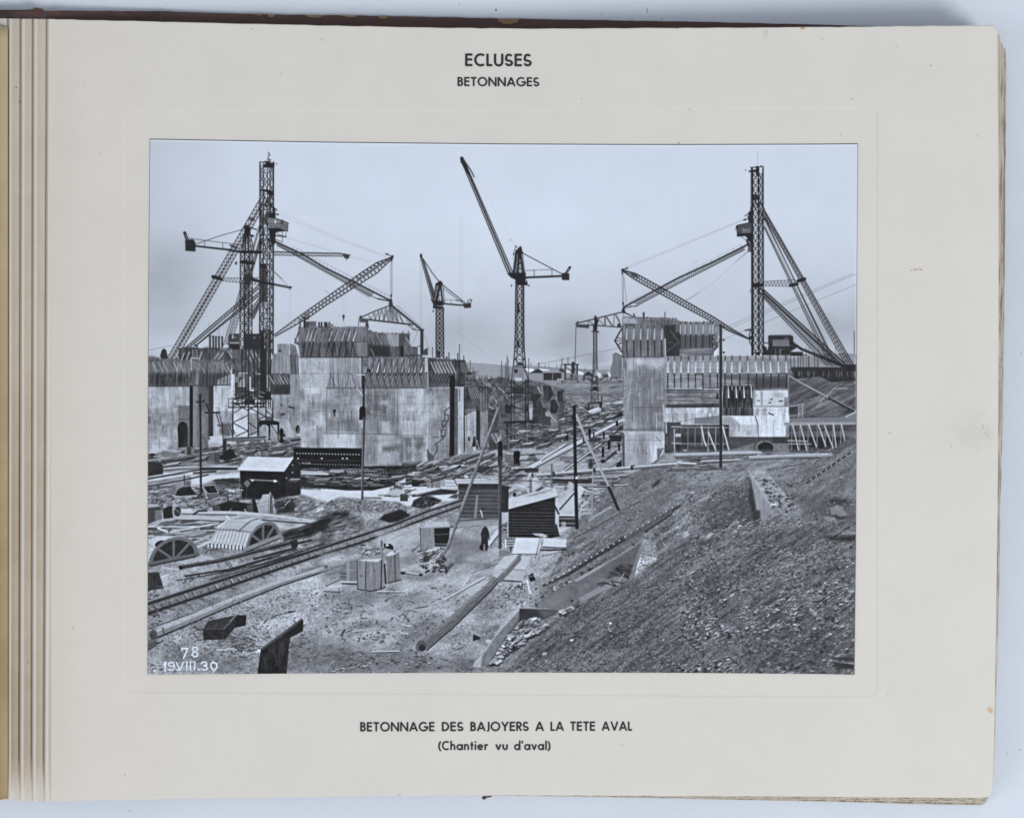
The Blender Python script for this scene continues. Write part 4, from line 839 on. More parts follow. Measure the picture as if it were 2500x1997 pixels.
# ---- central bays and the foot of the centre crane
tile(2, 1)
poly([(-40, 1300), (340, 1300), (480, 1330), (760, 1420), (780, 1722), (760, 2000), (-40, 2100)], 104 + 40 * tex(14, 9, 29, 2) + 20 * tex(2, 6, 30, 1))
clut([(-40, 1290), (120, 1290), (120, 1700), (-40, 1700)], 70, 40, 180, 6, 14, [56, 70, 150, 185, 60], (.3, 2.0))
poly([(320, 1360), (430, 1380), (480, 1480), (420, 1560), (320, 1540)], 86); poly([(360, 1470), (480, 1480), (410, 1565), (330, 1550)], 60)
def bay(p, side, t=66): 
    poly(p, T_DKPL * .6 + t * .5); poly(side, T_DKPL * .5 + 74)
    for k in range(4): line([L(side[0], side[1], k / 3), L(side[-1], side[2], k / 3)], 4, 140, .5)
bay([(495, 1370), (590, 1375), (625, 1470), (570, 1560), (510, 1545)], [(590, 1375), (600, 1375), (632, 1465), (625, 1470)])
bay([(668, 1440), (752, 1432), (772, 1520), (720, 1600), (676, 1560)], [(738, 1450), (752, 1434), (772, 1520), (745, 1560)])
bay([(590, 1545), (650, 1530), (705, 1630), (655, 1705), (582, 1720)], [(650, 1532), (660, 1535), (707, 1628), (695, 1650)])
bay([(370, 1555), (470, 1560), (538, 1670), (450, 1755), (372, 1740)], [(470, 1560), (480, 1565), (538, 1670), (520, 1690)])
poly([(700, 1560), (760, 1600), (770, 1740), (700, 1730)], 88); line([(655, 1430), (655, 1545)], 5, 170); line([(480, 1350), (495, 1480)], 6, 160); line([(430, 1390), (470, 1460)], 14, 170)
poly([(535, 1680), (600, 1700), (580, 1740), (530, 1740)], 165, .7); rect(318, 1600, 372, 1740, 150, .8)
tile(2, 2)
poly([(370, 0), (540, 0), (500, 190), (370, 190)], 72 + 20 * tex(4, 8, 2, 2)); poly([(540, 30), (660, 90), (690, 180), (590, 190), (520, 100)], 128, .8); line([(530, 60), (620, 185)], 12, 165); line([(560, 50), (660, 180)], 10, 180)
poly([(590, 180), (685, 180), (680, 260), (590, 270)], 130); poly([(660, 0), (760, 0), (770, 110), (700, 130)], 90); poly([(500, 90), (590, 110), (590, 200), (500, 200)], 76)
# crane legs
tile(2, 1)
poly([(126, 1140), (262, 1145), (292, 1280), (300, 1310), (112, 1310), (112, 1175)], 136 + 12 * tex(4, 20, 3, 1)); rect(146, 1172, 186, 1216, 54); rect(180, 1095, 262, 1125, 46); poly([(112, 1172), (136, 1172), (136, 1220), (112, 1220)], 160); line([(136, 1136), (290, 1140)], 9, 52); line([(268, 1150), (322, 1310)], 12, 56); line([(130, 1150), (112, 1330)], 9, 60); poly([(262, 1160), (300, 1280), (272, 1290)], 160)
rect(152, 1274, 236, 1308, 212); rect(160, 1284, 228, 1292, 130)
for x0, x1, w in [(112, 104, 14), (150, 148, 10), (286, 278, 14), (312, 322, 14)]: line([(x0, 1300), (x1, 2120)], w, 52)
for a, b in [((110, 1440), (300, 1320)), ((120, 1320), (290, 1440)), ((100, 1600), (290, 1530)), ((100, 1600), (280, 1680)), ((110, 1700), (280, 1690)), ((284, 1600), (330, 1720)), ((284, 1720), (320, 1600))]: line([a, b], 10, 52)
line([(50, 1384), (372, 1384)], 6, 56); line([(50, 1440), (372, 1436)], 5, 60); line([(40, 1464), (372, 1462)], 14, 46); rect(130, 1395, 260, 1465, 56, .85); line([(370, 1380), (370, 1465)], 7, 56); line([(335, 1380), (335, 1465)], 6, 56); line([(115, 1475), (240, 1478)], 9, 180); rect(135, 1470, 250, 1520, 58, .6)
rect(34, 1605, 108, 1705, 50, .9)
tile(2, 2)
line([(36, 172), (390, 165)], 24, 44); line([(110, 20), (280, 120)], 9, 54); line([(100, 110), (200, 140)], 9, 54); rect(110, 20, 275, 140, 150, .25)
for x, y1, w in [(62, 420, 20), (110, 400, 16), (312, 390, 18), (370, 395, 22)]: line([(x, 170), (x - 2, y1)], w, 50 if x != 312 else 110)
poly([(330, 0), (372, 0), (365, 140), (330, 140)], 170, .8)
for i in range(9): line([(120 + i * 13, 200 + abs(4 - i) * 5), (190 + i * 11, 280)], 6, rng.choice([70, 140, 160]))
ell(170, 245, 62, 55, 90, .35); ell(215, 300, 24, 28, 200); ell(216, 302, 13, 18, 80); line([(225, 285), (440, 285)], 28, 150); line([(225, 274), (440, 276)], 8, 200)
# ---- far yard between the heads
tile(2, 1)
poly([(760, 1600), (1470, 1590), (1470, 2300), (700, 2200)], T_LITTER + 14)
clut([(760, 1570), (1470, 1590), (1470, 1760), (760, 1740)], 150, 16, 70, 6, 16, [60, 190, 90, 205, 50, 150], (-.4, .4))
line([(1210, 1500), (1205, 1700)], 12, 52); line([(1040, 1585), (1212, 1582)], 16, 52); line([(1052, 1590), (1052, 1690)], 22, 56); line([(1190, 1590), (1198, 1690)], 26, 54); ell(1120, 1600, 66, 30, 140, .6)
poly([(1078, 1250), (1165, 1250), (1165, 1345), (1078, 1345)], 70, .8); rect(1110, 1270, 1130, 1310, 170); line([(1084, 1340), (1080, 1590)], 7, 66); line([(1160, 1340), (1172, 1590)], 7, 66); xbr(1082, 1166, 1350, 1590, 80, 6, 70); line([(1062, 1395), (1198, 1392)], 7, 62); line([(1060, 1426), (1198, 1426)], 9, 56); rect(1095, 1385, 1160, 1428, 56); line([(1085, 1350), (1170, 1350)], 7, 60); line([(1070, 1580), (1190, 1570)], 14, 60)
line([(880, 1636), (878, 1710)], 24, 44); poly([(1405, 1680), (1460, 1670), (1460, 1740), (1405, 1740)], 56)
tile(2, 2)
line([(1040, 75), (1170, 25)], 74, 176); line([(1040, 105), (1180, 50)], 14, 80); line([(1030, 48), (1160, 6)], 12, 215); ell(1030, 78, 52, 36, 76, 1, .4); ell(1012, 70, 14, 14, 170, .8); ell(1045, 88, 14, 12, 160, .7)
clut([(700, 60), (1460, 20), (1460, 330), (920, 300), (700, 240)], 260, 20, 130, 6, 18, [56, 70, 60, 110, 190, 205, 150, 46], (-.5, .3))
clut([(60, 200), (900, 180), (900, 480), (460, 560), (40, 560)], 330, 20, 150, 5, 14, [56, 70, 60, 110, 175, 195, 150, 80], (-.5, .35))
poly([(200, 500), (900, 400), (1460, 420), (1460, 760), (700, 760), (300, 720)], 162 + 30 * tex(16, 5, 5, 2), .75, 14)
clut([(900, 380), (1460, 330), (1460, 640), (1150, 700), (900, 560)], 110, 30, 160, 5, 14, [60, 190, 90, 205, 80], (-.5, .2))
for (a, b, w, t) in [((1460, 142), (320, 722), 66, 176), ((1462, 118), (300, 700), 9, 64), ((1462, 168), (390, 735), 10, 60), ((1462, 142), (350, 716), 8, 205), ((1200, 275), (340, 720), 30, 196), ((1462, 235), (1040, 530), 16, 66), ((1300, 350), (740, 760), 26, 180), ((1310, 340), (740, 745), 8, 66), ((1320, 365), (770, 765), 9, 60), ((1380, 530), (1270, 625), 26, 66), ((760, 445), (470, 625), 22, 190), ((770, 455), (480, 640), 9, 64), ((1450, 640), (1280, 735), 12, 60)]: line([a, b], w, t)
for i in range(22): p = L((1200, 268), (380, 712), i / 22); line([(p[0] - 20, p[1] - 2), (p[0] + 26, p[1] + 6)], 6, 100, .5)
rect(695, 590, 880, 645, 128); rect(695, 590, 880, 598, 90); poly([(300, 625), (340, 560), (390, 560), (430, 620)], 84); rect(30, 560, 145, 680, 110 + 20 * tex(3, 9, 2, 1)); poly([(30, 560), (145, 560), (160, 545), (60, 545)], 180); rect(1300, 320, 1450, 408, 54); rect(1300, 318, 1450, 330, 110); rect(1060, 360, 1210, 408, 70); poly([(1380, 700), (1452, 630), (1455, 710), (1390, 720)], 54)
line([(215, 636), (440, 634)], 14, 60); line([(170, 570), (520, 556)], 12, 70); line([(215, 600), (480, 594)], 8, 180); line([(130, 500), (480, 530)], 26, 170, .7)
for x, y, h in [(190, 690, 170), (160, 680, 150), (1395, 245, 90), (1062, 360, 110), (1112, 350, 60), (1235, 375, 80), (1298, 500, 120), (1420, 515, 90), (990, 425, 60), (790, 390, 90), (1225, 590, 110)]: people(x, y, h, 36)
ell(1075, 680, 28, 60, 52, .9, 0, 8); ell(1225, 645, 36, 22, 46); poly([(1200, 680), (1270, 650), (1380, 640), (1370, 720), (1220, 720)], 150, .7)
ell(800, 655, 50, 14, 90, .7); line([(910, 680), (1200, 640), (1300, 680)], 6, 120, .6)
# lower pier foot and its spoil
tile(2, 2)
poly([(1466, 285), (1960, 283), (1975, 320), (1970, 500), (1890, 500), (1880, 690), (1600, 800), (1490, 740), (1484, 320)], np.minimum(T_CONC + 8, 212)); poly([(1462, 300), (1488, 330), (1490, 720), (1462, 700)], 84)
poly([(1640, 320), (1740, 320), (1740, 700), (1650, 700)], 118, .45, 16); poly([(1500, 320), (1640, 320), (1640, 690), (1500, 700)], 150, .4, 14)
for i in range(30): x = rng.uniform(1500, 1880); y = rng.uniform(300, 480); line([(x, y), (x, y + rng.uniform(60, 200))], rng.uniform(3, 8), rng.choice([110, 200, 205]), .4)
line([(1490, 390), (1960, 392)], 4, 110, .7); line([(1490, 600), (1880, 602)], 4, 120, .5); line([(1464, 283), (1900, 290)], 9, 205, .9); poly([(1480, 250), (1960, 246), (1960, 284), (1480, 282)], 100, .5, 6)
line([(1890, 492), (1972, 490)], 6, 90); poly([(1885, 500), (1980, 500), (1930, 600), (1885, 640)], 118); line([(1960, 510), (1920, 600)], 14, 205); line([(1878, 350), (1920, 410)], 6, 90); ell(1757, 552, 7, 7, 50)
poly([(1975, 170), (2170, 175), (2170, 560), (1990, 520)], 84 + 20 * tex(5, 9, 12, 2)); line([(1990, 130), (1995, 300)], 13, 195); line([(1962, -40), (1968, 160)], 12, 195); line([(2060, 225), (2170, 228)], 14, 165); line([(2090, 260), (2095, 530)], 14, 170); line([(2065, 425), (2170, 430)], 16, 160); rect(2105, 310, 2170, 350, 175); rect(2110, 440, 2170, 535, 50)

# ---- embankment
tile(2, 2)
SL = [(1180, 1010), (1430, 860), (1800, 690), (1960, 560), (2100, 530), (2155, 540), (4310, 560), (4310, 3300), (-20, 3300), (420, 2400), (800, 1570)]
poly(SL, T_SLOPE)
poly([(1180, 1010), (1430, 860), (1800, 690), (2155, 640), (2155, 1180), (1500, 1560), (800, 1570), (900, 1400), (1000, 1200)], 120 + 30 * tex(30, 8, 71, 3, -.62) + 34 * tex(2.2, 1.6, 73, 2), .75, 14)
poly([(1980, 560), (2110, 535), (2165, 560), (2165, 650), (1840, 680)], 158 + 40 * tex(4, 2, 75, 2), .8, 8)
tile(3, 2)
poly([(-40, 520), (1840, 530), (1500, 640), (1280, 960), (860, 760), (400, 1000), (-40, 1200)], 136 + 40 * tex(40, 8, 77, 3, -.15) + 36 * tex(2.6, 1.6, 79, 2), .9, 20)
poly([(1840, 540), (2200, 200), (2200, 2300), (1500, 1500), (1350, 1100), (1280, 900)], 120 + 34 * tex(34, 10, 81, 3, -.6) + 34 * tex(2.4, 1.6, 83, 2), .85, 26)
poly([(300, 1180), (700, 960), (880, 900), (980, 1380), (700, 1480), (300, 1500)], 72 + 40 * tex(4, 3, 85, 2), .55, 30); poly([(1400, 1060), (1900, 1080), (2150, 1180), (2150, 1400), (1600, 1300), (1440, 1180)], 78, .5, 30)
poly([(1830, 1100), (2050, 1100), (2040, 1160), (1850, 1160)], 52, .7, 10)
stones([(-40, 560), (1800, 560), (1300, 1000), (-40, 1200)], 420, 6, 9, [175, 195, 80, 60, 150], -.1); stones([(1300, 900), (2150, 300), (2150, 1700), (1500, 1600)], 380, 6, 10, [165, 190, 70, 140], -.4)
for i in range(120):
    x = rng.uniform(-40, 900); y = rng.uniform(700, 1500); l = rng.uniform(40, 160)
    line([(x, y), (x + l, y - l * .6)], rng.uniform(4, 9), rng.choice([60, 70, 80, 150]), .35)
tile(2, 2); stones([(1000, 1250), (1500, 900), (2155, 700), (4300, 900), (4300, 1722), (600, 1722)], 2600, 5, 6, [170, 190, 150, 60, 180], -.4, .8, .5)
tile(3, 2)
# logs and loose timber on the shelf
clut([(-60, 640), (500, 600), (520, 740), (-60, 760)], 36, 120, 420, 9, 22, [60, 190, 175, 150, 90], (-.06, .06))
line([(-60, 575), (480, 556), (985, 545)], 42, 150); line([(-60, 562), (480, 543), (985, 534)], 12, 196); line([(-60, 598), (500, 580), (940, 566)], 9, 56); line([(500, 525), (920, 520)], 16, 150)
line([(830, 606), (1300, 584), (1840, 566)], 40, 152); line([(830, 592), (1300, 571), (1800, 556)], 11, 195); line([(850, 628), (1400, 606), (1700, 606)], 10, 60); ell(830, 606, 16, 20, 110)
line([(270, 645), (730, 625)], 24, 170); line([(280, 660), (730, 640)], 7, 60); line([(-20, 660), (200, 676)], 16, 205); line([(1600, 520), (1840, 500)], 24, 90); clut([(1580, 480), (1900, 470), (1900, 540), (1580, 540)], 26, 40, 120, 8, 14, [60, 175, 100], (-.4, .4))
line([(1240, 720), (1540, 672)], 7, 70); line([(1280, 768), (1400, 730)], 9, 80)
# steps cut in the slope
line([(2160, 470), (1440, 980)], 26, 112); line([(2160, 500), (1450, 985)], 8, 150)
for i in range(9): p = L((2090, 530), (1600, 868), i / 8); ell(p[0], p[1], 9, 7, 180, 1, -.6); line([(p[0] - 14, p[1] + 14), (p[0] - 52, p[1] + 42)], 17, 56)
# abutment stub
poly([(835, 760), (880, 830), (1150, 1260), (1075, 1310), (1040, 1370), (990, 1375), (975, 1250), (930, 1235), (900, 1040), (870, 880)], 152 + 16 * tex(3, 40, 3, 2)); poly([(1000, 1120), (1140, 1260), (1040, 1370), (990, 1375), (975, 1240)], 124, .4, 20)
poly([(835, 755), (1040, 745), (1420, 1205), (1300, 1240), (1150, 1265)], 156 + 34 * tex(9, 5, 5, 3)); line([(835, 757), (1150, 1262)], 6, 190, .8); line([(1040, 748), (1200, 950)], 4, 175, .6); poly([(1180, 1200), (1440, 1200), (1440, 1300), (1160, 1290)], T_SLOPE + 24, .85, 24); stones([(960, 760), (1160, 800), (1440, 1260), (1140, 1260)], 160, 8, 11, [80, 180, 70, 150, 120], -.2)
stones([(900, 800), (1060, 760), (1400, 1190), (1150, 1230)], 60, 8, 11, [80, 190, 70], -.2); poly([(1100, 1160), (1180, 1165), (1180, 1180), (1120, 1180)], 210); poly([(860, 880), (900, 1040), (930, 1240), (975, 1250), (985, 1380), (900, 1400), (840, 1100)], 58, .8, 8)
poly([(1830, 1210), (1900, 1185), (1960, 1190), (2055, 1300), (1960, 1320), (1900, 1290), (1840, 1300)], 132 + 14 * tex(5, 5, 3, 1)); poly([(1840, 1300), (1960, 1320), (2050, 1310), (1980, 1360), (1900, 1340)], 70, .9, 4); poly([(1740, 1320), (1880, 1325), (1930, 1385), (1790, 1370)], 140, .8)
line([(1940, 1505), (2160, 1530)], 34, 210); line([(1930, 1490), (2040, 1490)], 16, 200); line([(1900, 1545), (2160, 1575)], 30, 52, .8)
poly([(36, 1560), (50, 1500), (100, 1495), (120, 1540), (70, 1575)], 170); poly([(310, 1570), (370, 1510), (410, 1520), (350, 1595)], 170); poly([(540, 1480), (700, 1340), (720, 1390), (600, 1470)], 150, .8, 4); poly([(1060, 1600), (1120, 1560), (1170, 1560), (1130, 1610)], 160); ell(575, 1165, 40, 34, 110); line([(430, 1400), (432, 1500)], 5, 60)
stones([(-40, 1250), (900, 1300), (1100, 1420), (2150, 1350), (2150, 1722), (-40, 1722)], 620, 8, 12, [175, 195, 205, 70, 60, 150], -.35)

# ---- middle yard, sheds, prop poles
tile(1, 2)
poly([(-40, 980), (500, 960), (820, 930), (1000, 860), (1660, 1010), (1600, 1120), (900, 1200), (480, 1120), (200, 1090), (-40, 1180)], 206 + 8 * tex(12, 4, 4, 2), .9, 4)
poly([(-900, 330), (-40, 250), (-40, 340), (-900, 470)], 150, .4, 10)
tile(0, 2)
# rails and boards by the left wall
poly([(-40, 560), (1100, 430), (1860, 380), (1860, 480), (1780, 620), (1100, 640), (-40, 800)], T_LITTER + 6)
clut([(0, 560), (1140, 440), (1150, 690), (0, 720)], 170, 60, 300, 5, 14, [60, 70, 185, 200, 110, 50], (-.28, .02))
clut([(1100, 380), (1860, 360), (1860, 600), (1150, 640)], 110, 40, 200, 6, 14, [60, 70, 185, 110, 50], (-.2, .15))
for a, b, w, t in [((-40, 640), (900, 520), 14, 165), ((-40, 700), (760, 570), 9, 52), ((-40, 740), (640, 625), 10, 185), ((130, 640), (660, 560), 20, 110), ((180, 600), (420, 560), 14, 185)]: line([a, b], w, t)
poly([(180, 520), (280, 505), (420, 530), (340, 600), (180, 600)], 128); poly([(185, 515), (290, 505), (420, 525), (330, 540)], 165); rect(455, 470, 570, 570, 70); rect(455, 470, 480, 570, 130); rect(530, 475, 570, 568, 120); rect(135, 560, 165, 650, 150); ell(60, 570, 40, 20, 60)
poly([(745, 345), (910, 330), (935, 440), (780, 400)], 190); poly([(735, 430), (860, 432), (900, 470), (740, 470)], 165); line([(680, 345), (735, 470)], 16, 90); line([(910, 180), (925, 560)], 9, 52); line([(690, 340), (745, 465)], 7, 130)
poly([(930, 370), (1440, 345), (1440, 390), (930, 405)], 118); line([(930, 372), (1440, 348)], 12, 60); line([(960, 400), (1300, 400)], 10, 90)
for x, y1, w, t in [(940, 600, 42, 60), (1105, 590, 30, 105), (1275, 560, 44, 105), (1430, 480, 24, 90)]: line([(x, 400), (x, y1)], w, t)
line([(1250, 410), (1300, 420), (1275, 480)], 16, 105); line([(970, 430), (1040, 510)], 9, 60); poly([(860, 620), (930, 540), (1000, 490), (1050, 530), (1090, 600), (950, 640)], 44); line([(1360, 480), (1420, 580)], 12, 50)
poly([(660, 580), (860, 540), (880, 640), (680, 690)], 86); 
for i in range(8): line([(665 + i * 26, 585 - i * 5), (680 + i * 25, 680 - i * 6)], 8, rng.choice([70, 130, 50]))
poly([(1490, 480), (1700, 445), (1700, 520), (1500, 560)], 96 + 20 * tex(3, 9, 3, 1)); line([(1480, 470), (1730, 440)], 8, 165); rect(885, 625, 918, 695, 140); line([(680, 680), (900, 670), (1160, 620)], 22, 56); line([(770, 712), (1080, 712)], 12, 205)
ell(1360, 560, 60, 28, 175, .8); clut([(1300, 530), (1440, 530), (1440, 600), (1300, 600)], 20, 20, 60, 6, 12, [60, 205, 150], (-.5, .5))
people(1630, 410, 160, 40); ell(1660, 330, 14, 20, 46)
poly([(1700, 370), (1850, 330), (1850, 420), (1740, 440)], 130); line([(1750, 395), (1850, 380)], 26, 66); line([(1820, 330), (1850, 325)], 14, 205)
# near rails, stacked timbers at left edge
poly([(-40, 690), (640, 640), (1130, 700), (1130, 860), (640, 940), (-40, 1010)], 150 + 50 * tex(30, 4, 87, 2, -.12), .8, 10); poly([(520, 820), (1120, 790), (1120, 860), (850, 860), (640, 930), (540, 930)], 205, .9, 6)
for i in range(13): line([(170 + i * 36, 640 - i * 3), (230 + i * 36, 690 - i * 3)], 10, 60, .8)
for pts, w, t in [([(-40, 690), (520, 620)], 10, 70), ([(-40, 720), (640, 690)], 9, 62), ([(180, 755), (640, 735)], 9, 66), ([(210, 735), (600, 700)], 12, 195), ([(-40, 800), (640, 780)], 18, 198), ([(-40, 890), (600, 790)], 14, 205), ([(-40, 868), (640, 745)], 16, 54), ([(-40, 850), (620, 738)], 5, 200), ([(-40, 958), (400, 880), (740, 810)], 16, 52), ([(-40, 940), (500, 850)], 5, 205), ([(-40, 1000), (300, 950)], 14, 70), ([(660, 740), (1080, 730)], 34, 58), ([(560, 790), (830, 770)], 20, 62), ([(800, 712), (1100, 715)], 12, 200)]: line(pts, w, t)
poly([(-40, 640), (120, 640), (190, 700), (190, 800), (-40, 830)], 56 + 26 * tex(8, 1.6, 3, 1)); line([(-40, 640), (120, 650)], 10, 160, .7)
poly([(1128, 570), (1200, 595), (1220, 590), (1160, 660)], 170, .6)
# black tarred hut with a sheet roof
poly([(1125, 740), (1680, 760), (1780, 605), (1862, 690), (1862, 1050), (1720, 1075), (1560, 1112), (1125, 1105)], 40 + 8 * tex(2, 40, 4, 1)); poly([(1670, 770), (1782, 606), (1862, 690), (1862, 1050), (1690, 1080)], 50 + 8 * tex(2, 30, 4, 1), .8)
poly([(1222, 588), (1782, 603), (1665, 772), (1083, 756)], 204 + 7 * tex(3, 30, 5, 2, -.6)); line([(1083, 757), (1665, 773)], 6, 120); line([(1665, 772), (1782, 604)], 7, 60); line([(1222, 588), (1782, 602)], 5, 160)
line([(1240, 868), (1580, 886)], 11, 160); ell(1275, 878, 15, 13, 205); rect(1532, 872, 1566, 900, 212); poly([(1165, 912), (1213, 868), (1254, 912), (1210, 966)], 112); line([(1208, 960), (1202, 1100)], 5, 85); line([(1140, 990), (1132, 1105)], 10, 165); line([(1125, 995), (1160, 995)], 12, 190)
for x, y in [(1832, 602), (1762, 782), (1762, 690), (1690, 850)]: ell(x, y, 8, 8, 195)
line([(1660, 880), (1660, 1060)], 5, 30); line([(1600, 890), (1615, 930)], 4, 120)
# riveted girder and stacked steel
poly([(1775, 480), (2620, 490), (2625, 745), (1862, 745), (1862, 680), (1775, 600)], 38); line([(1775, 484), (2610, 492)], 8, 60); line([(1860, 632), (2610, 640)], 16, 58)
for x in np.arange(1815, 2600, 36): ell(x, 549 + (x - 1815) * .02, 10, 6, 195); ell(x + 40, 678 + (x - 1815) * .02, 10, 5, 165) if x > 1880 else None
for x in (1830, 2118, 2372, 2424): ell(x, 612, 13, 8, 210)
line([(1885, 668), (1975, 668)], 14, 175); line([(1895, 666), (1965, 672)], 5, 60)
tile(1, 2)
poly([(-290, 720), (900, 700), (1340, 700), (1380, 740), (1050, 780), (900, 880), (820, 950), (580, 1000), (260, 1000), (-290, 950)], 52 + 20 * tex(8, 2, 88, 2))
for y in np.arange(740, 960, 20):
    for k in range(9):
        x = rng.uniform(-290, 760); l = rng.uniform(40, 200); line([(x, y + rng.uniform(-6, 6)), (x + l, y + rng.uniform(-4, 8))], rng.uniform(4, 10), rng.choice([165, 190, 120, 205, 100]), .8)
for r in range(6):
    for k in range(14): ell(270 + k * 36 + r * 4, 745 + r * 15, 9, 4, 150, .8)
poly([(-290, 755), (-40, 765), (50, 790), (40, 815), (-290, 800)], 190, .8, 3); poly([(60, 745), (230, 750), (235, 780), (60, 785)], 150); rect(-290, 790, 50, 808, 200, .7)
for x in np.arange(-280, 60, 26): line([(x, 880), (x + rng.uniform(-8, 8), 985)], 6, 58); 
for y in (890, 930, 965): line([(-290, y), (60, y + 6)], 8, 60)
poly([(-290, 985), (-40, 1000), (40, 1060), (-40, 1130), (-290, 1040)], 206, .9, 5)
poly([(800, 740), (1400, 720), (1420, 790), (1000, 820), (800, 800)], 70 + 30 * tex(12, 2, 89, 2))
poly([(985, 815), (1105, 760), (1240, 755), (1100, 815)], 190); poly([(985, 818), (1100, 818), (1250, 760), (1260, 800), (1110, 880), (1110, 930), (980, 930)], 56)
for i in range(5): line([(1000, 832 + i * 18), (1100, 832 + i * 18), (1250, 775 + i * 18)], 5, rng.choice([120, 165, 90]), .8)
poly([(1115, 870), (1390, 795), (1400, 830), (1260, 880), (1150, 890)], 165); line([(1180, 880), (1390, 805)], 6, 60); line([(1150, 900), (1380, 835)], 9, 62)
poly([(1060, 880), (1240, 880), (1240, 950), (1060, 955)], 52); line([(1150, 940), (1260, 915)], 9, 170); line([(1160, 925), (1270, 900)], 7, 160)
for x in (1255, 1300, 1345, 1380): poly([(x - 14, 885), (x + 24, 880), (x + 24, 965), (x - 14, 970)], rng.choice([130, 160, 110]))
poly([(1470, 870), (1575, 870), (1620, 980), (1450, 985)], 188); line([(1470, 905), (1590, 910)], 5, 110); line([(1460, 945), (1600, 950)], 5, 110)
poly([(1060, 1050), (1400, 980), (1620, 1000), (1600, 1040), (1280, 1060), (1060, 1080)], 66); line([(1110, 1050), (1410, 975)], 20, 185)
for i in range(15): p = L((1120, 1055), (1410, 985), i / 14); line([(p[0], p[1] - 6), (p[0] + 12, p[1] + 14)], 7, 60)
clut([(840, 900), (1050, 900), (1050, 1060), (840, 1080)], 30, 60, 200, 6, 14, [60, 190, 165, 130], (-.6, .4)); poly([(720, 1060), (830, 985), (980, 990), (900, 1070)], 178); line([(720, 1066), (900, 1076)], 9, 60); rect(915, 1050, 1010, 1130, 84); line([(650, 1055), (800, 1062)], 7, 70); line([(475, 1085), (690, 1085)], 22, 165); line([(475, 1094), (680, 1098)], 8, 60)
for x in (930, 950, 970, 990): line([(x, 1060), (x + 2, 1120)], 7, 56)
for i in range(5): line([(975 + i * 16, 990), (970 + i * 16, 1030)], 7, 60)
clut([(1060, 680), (2100, 560), (2110, 860), (1500, 860), (1060, 900)], 170, 60, 260, 6, 18, [60, 70, 185, 200, 160, 110], (-.55, .15))
for a, b, w, t in [((1270, 790), (1880, 555), 12, 60), ((1320, 800), (2100, 480), 10, 66), ((1560, 860), (2090, 610), 16, 70), ((1540, 695), (1640, 775), 18, 165), ((1390, 715), (1700, 690), 22, 178), ((1590, 850), (1800, 740), 12, 66), ((1880, 790), (2090, 650), 14, 170)]: line([a, b], w, t)
poly([(1690, 810), (1740, 820), (1750, 850), (1700, 850)], 190); poly([(1790, 740), (1960, 700), (2050, 720), (1900, 800)], 70); line([(1780, 830), (2155, 830)], 26, 160)
tile(2, 2)
poly([(-20, 640), (130, 690), (440, 740), (430, 780), (210, 760), (-20, 900)], T_LITTER); clut([(-20, 660), (200, 680), (200, 830), (-20, 900)], 40, 40, 160, 6, 16, [190, 60, 165, 80], (-.8, .2)); poly([(110, 715), (310, 720), (380, 685), (330, 730), (110, 735)], 175); line([(200, 745), (430, 745)], 24, 52); line([(280, 775), (430, 770)], 20, 60)
for i in range(12): line([(20 + i * 24, 870 - i * 6), (50 + i * 24, 905 - i * 6)], 5, 70)
for a, b in [((-20, 900), (210, 770)), ((60, 925), (270, 800)), ((-20, 885), (190, 760)), ((100, 920), (320, 790))]: line([a, b], 7, 58)
line([(-20, 840), (320, 822)], 9, 60); line([(-20, 870), (480, 890)], 7, 60)
# piles of boards standing about the yard
tile(2, 2)
for a in [(240, 470, 120, 4, -.1), (420, 500, 150, 5, -.25), (640, 380, 130, 4, -.15), (760, 300, 110, 4, -.2), (980, 250, 120, 4, -.1), (1130, 200, 110, 3, -.15), (1240, 150, 120, 4, -.2), (560, 300, 110, 4, -.05), (1180, 420, 110, 3, -.1), (90, 440, 100, 5, -.1), (1340, 270, 80, 4, -.2), (860, 180, 110, 3, -.1)]: stack(*a)
tile(1, 2)
for a in [(1420, 800, 190, 5, -.3), (1700, 690, 160, 4, -.35), (1180, 800, 170, 4, -.25), (1880, 640, 150, 4, -.3), (780, 880, 160, 4, -.1), (1500, 700, 150, 3, -.3), (1290, 890, 150, 4, -.2), (-120, 900, 170, 4, -.05), (330, 900, 180, 4, -.05)]: stack(*a)
tile(0, 2)
for a in [(560, 650, 150, 4, -.15), (1160, 560, 140, 4, -.1), (1500, 580, 150, 4, -.1), (200, 720, 170, 3, -.15), (940, 900, 140, 4, -.05), (60, 1060, 130, 4, -.05), (620, 1140, 120, 3, 0), (1720, 900, 110, 4, 0)]: stack(*a)
clut([(0, 1120), (760, 1130), (760, 1250), (0, 1300)], 60, 40, 160, 6, 14, [60, 56, 150, 110, 180], (-.4, .2))
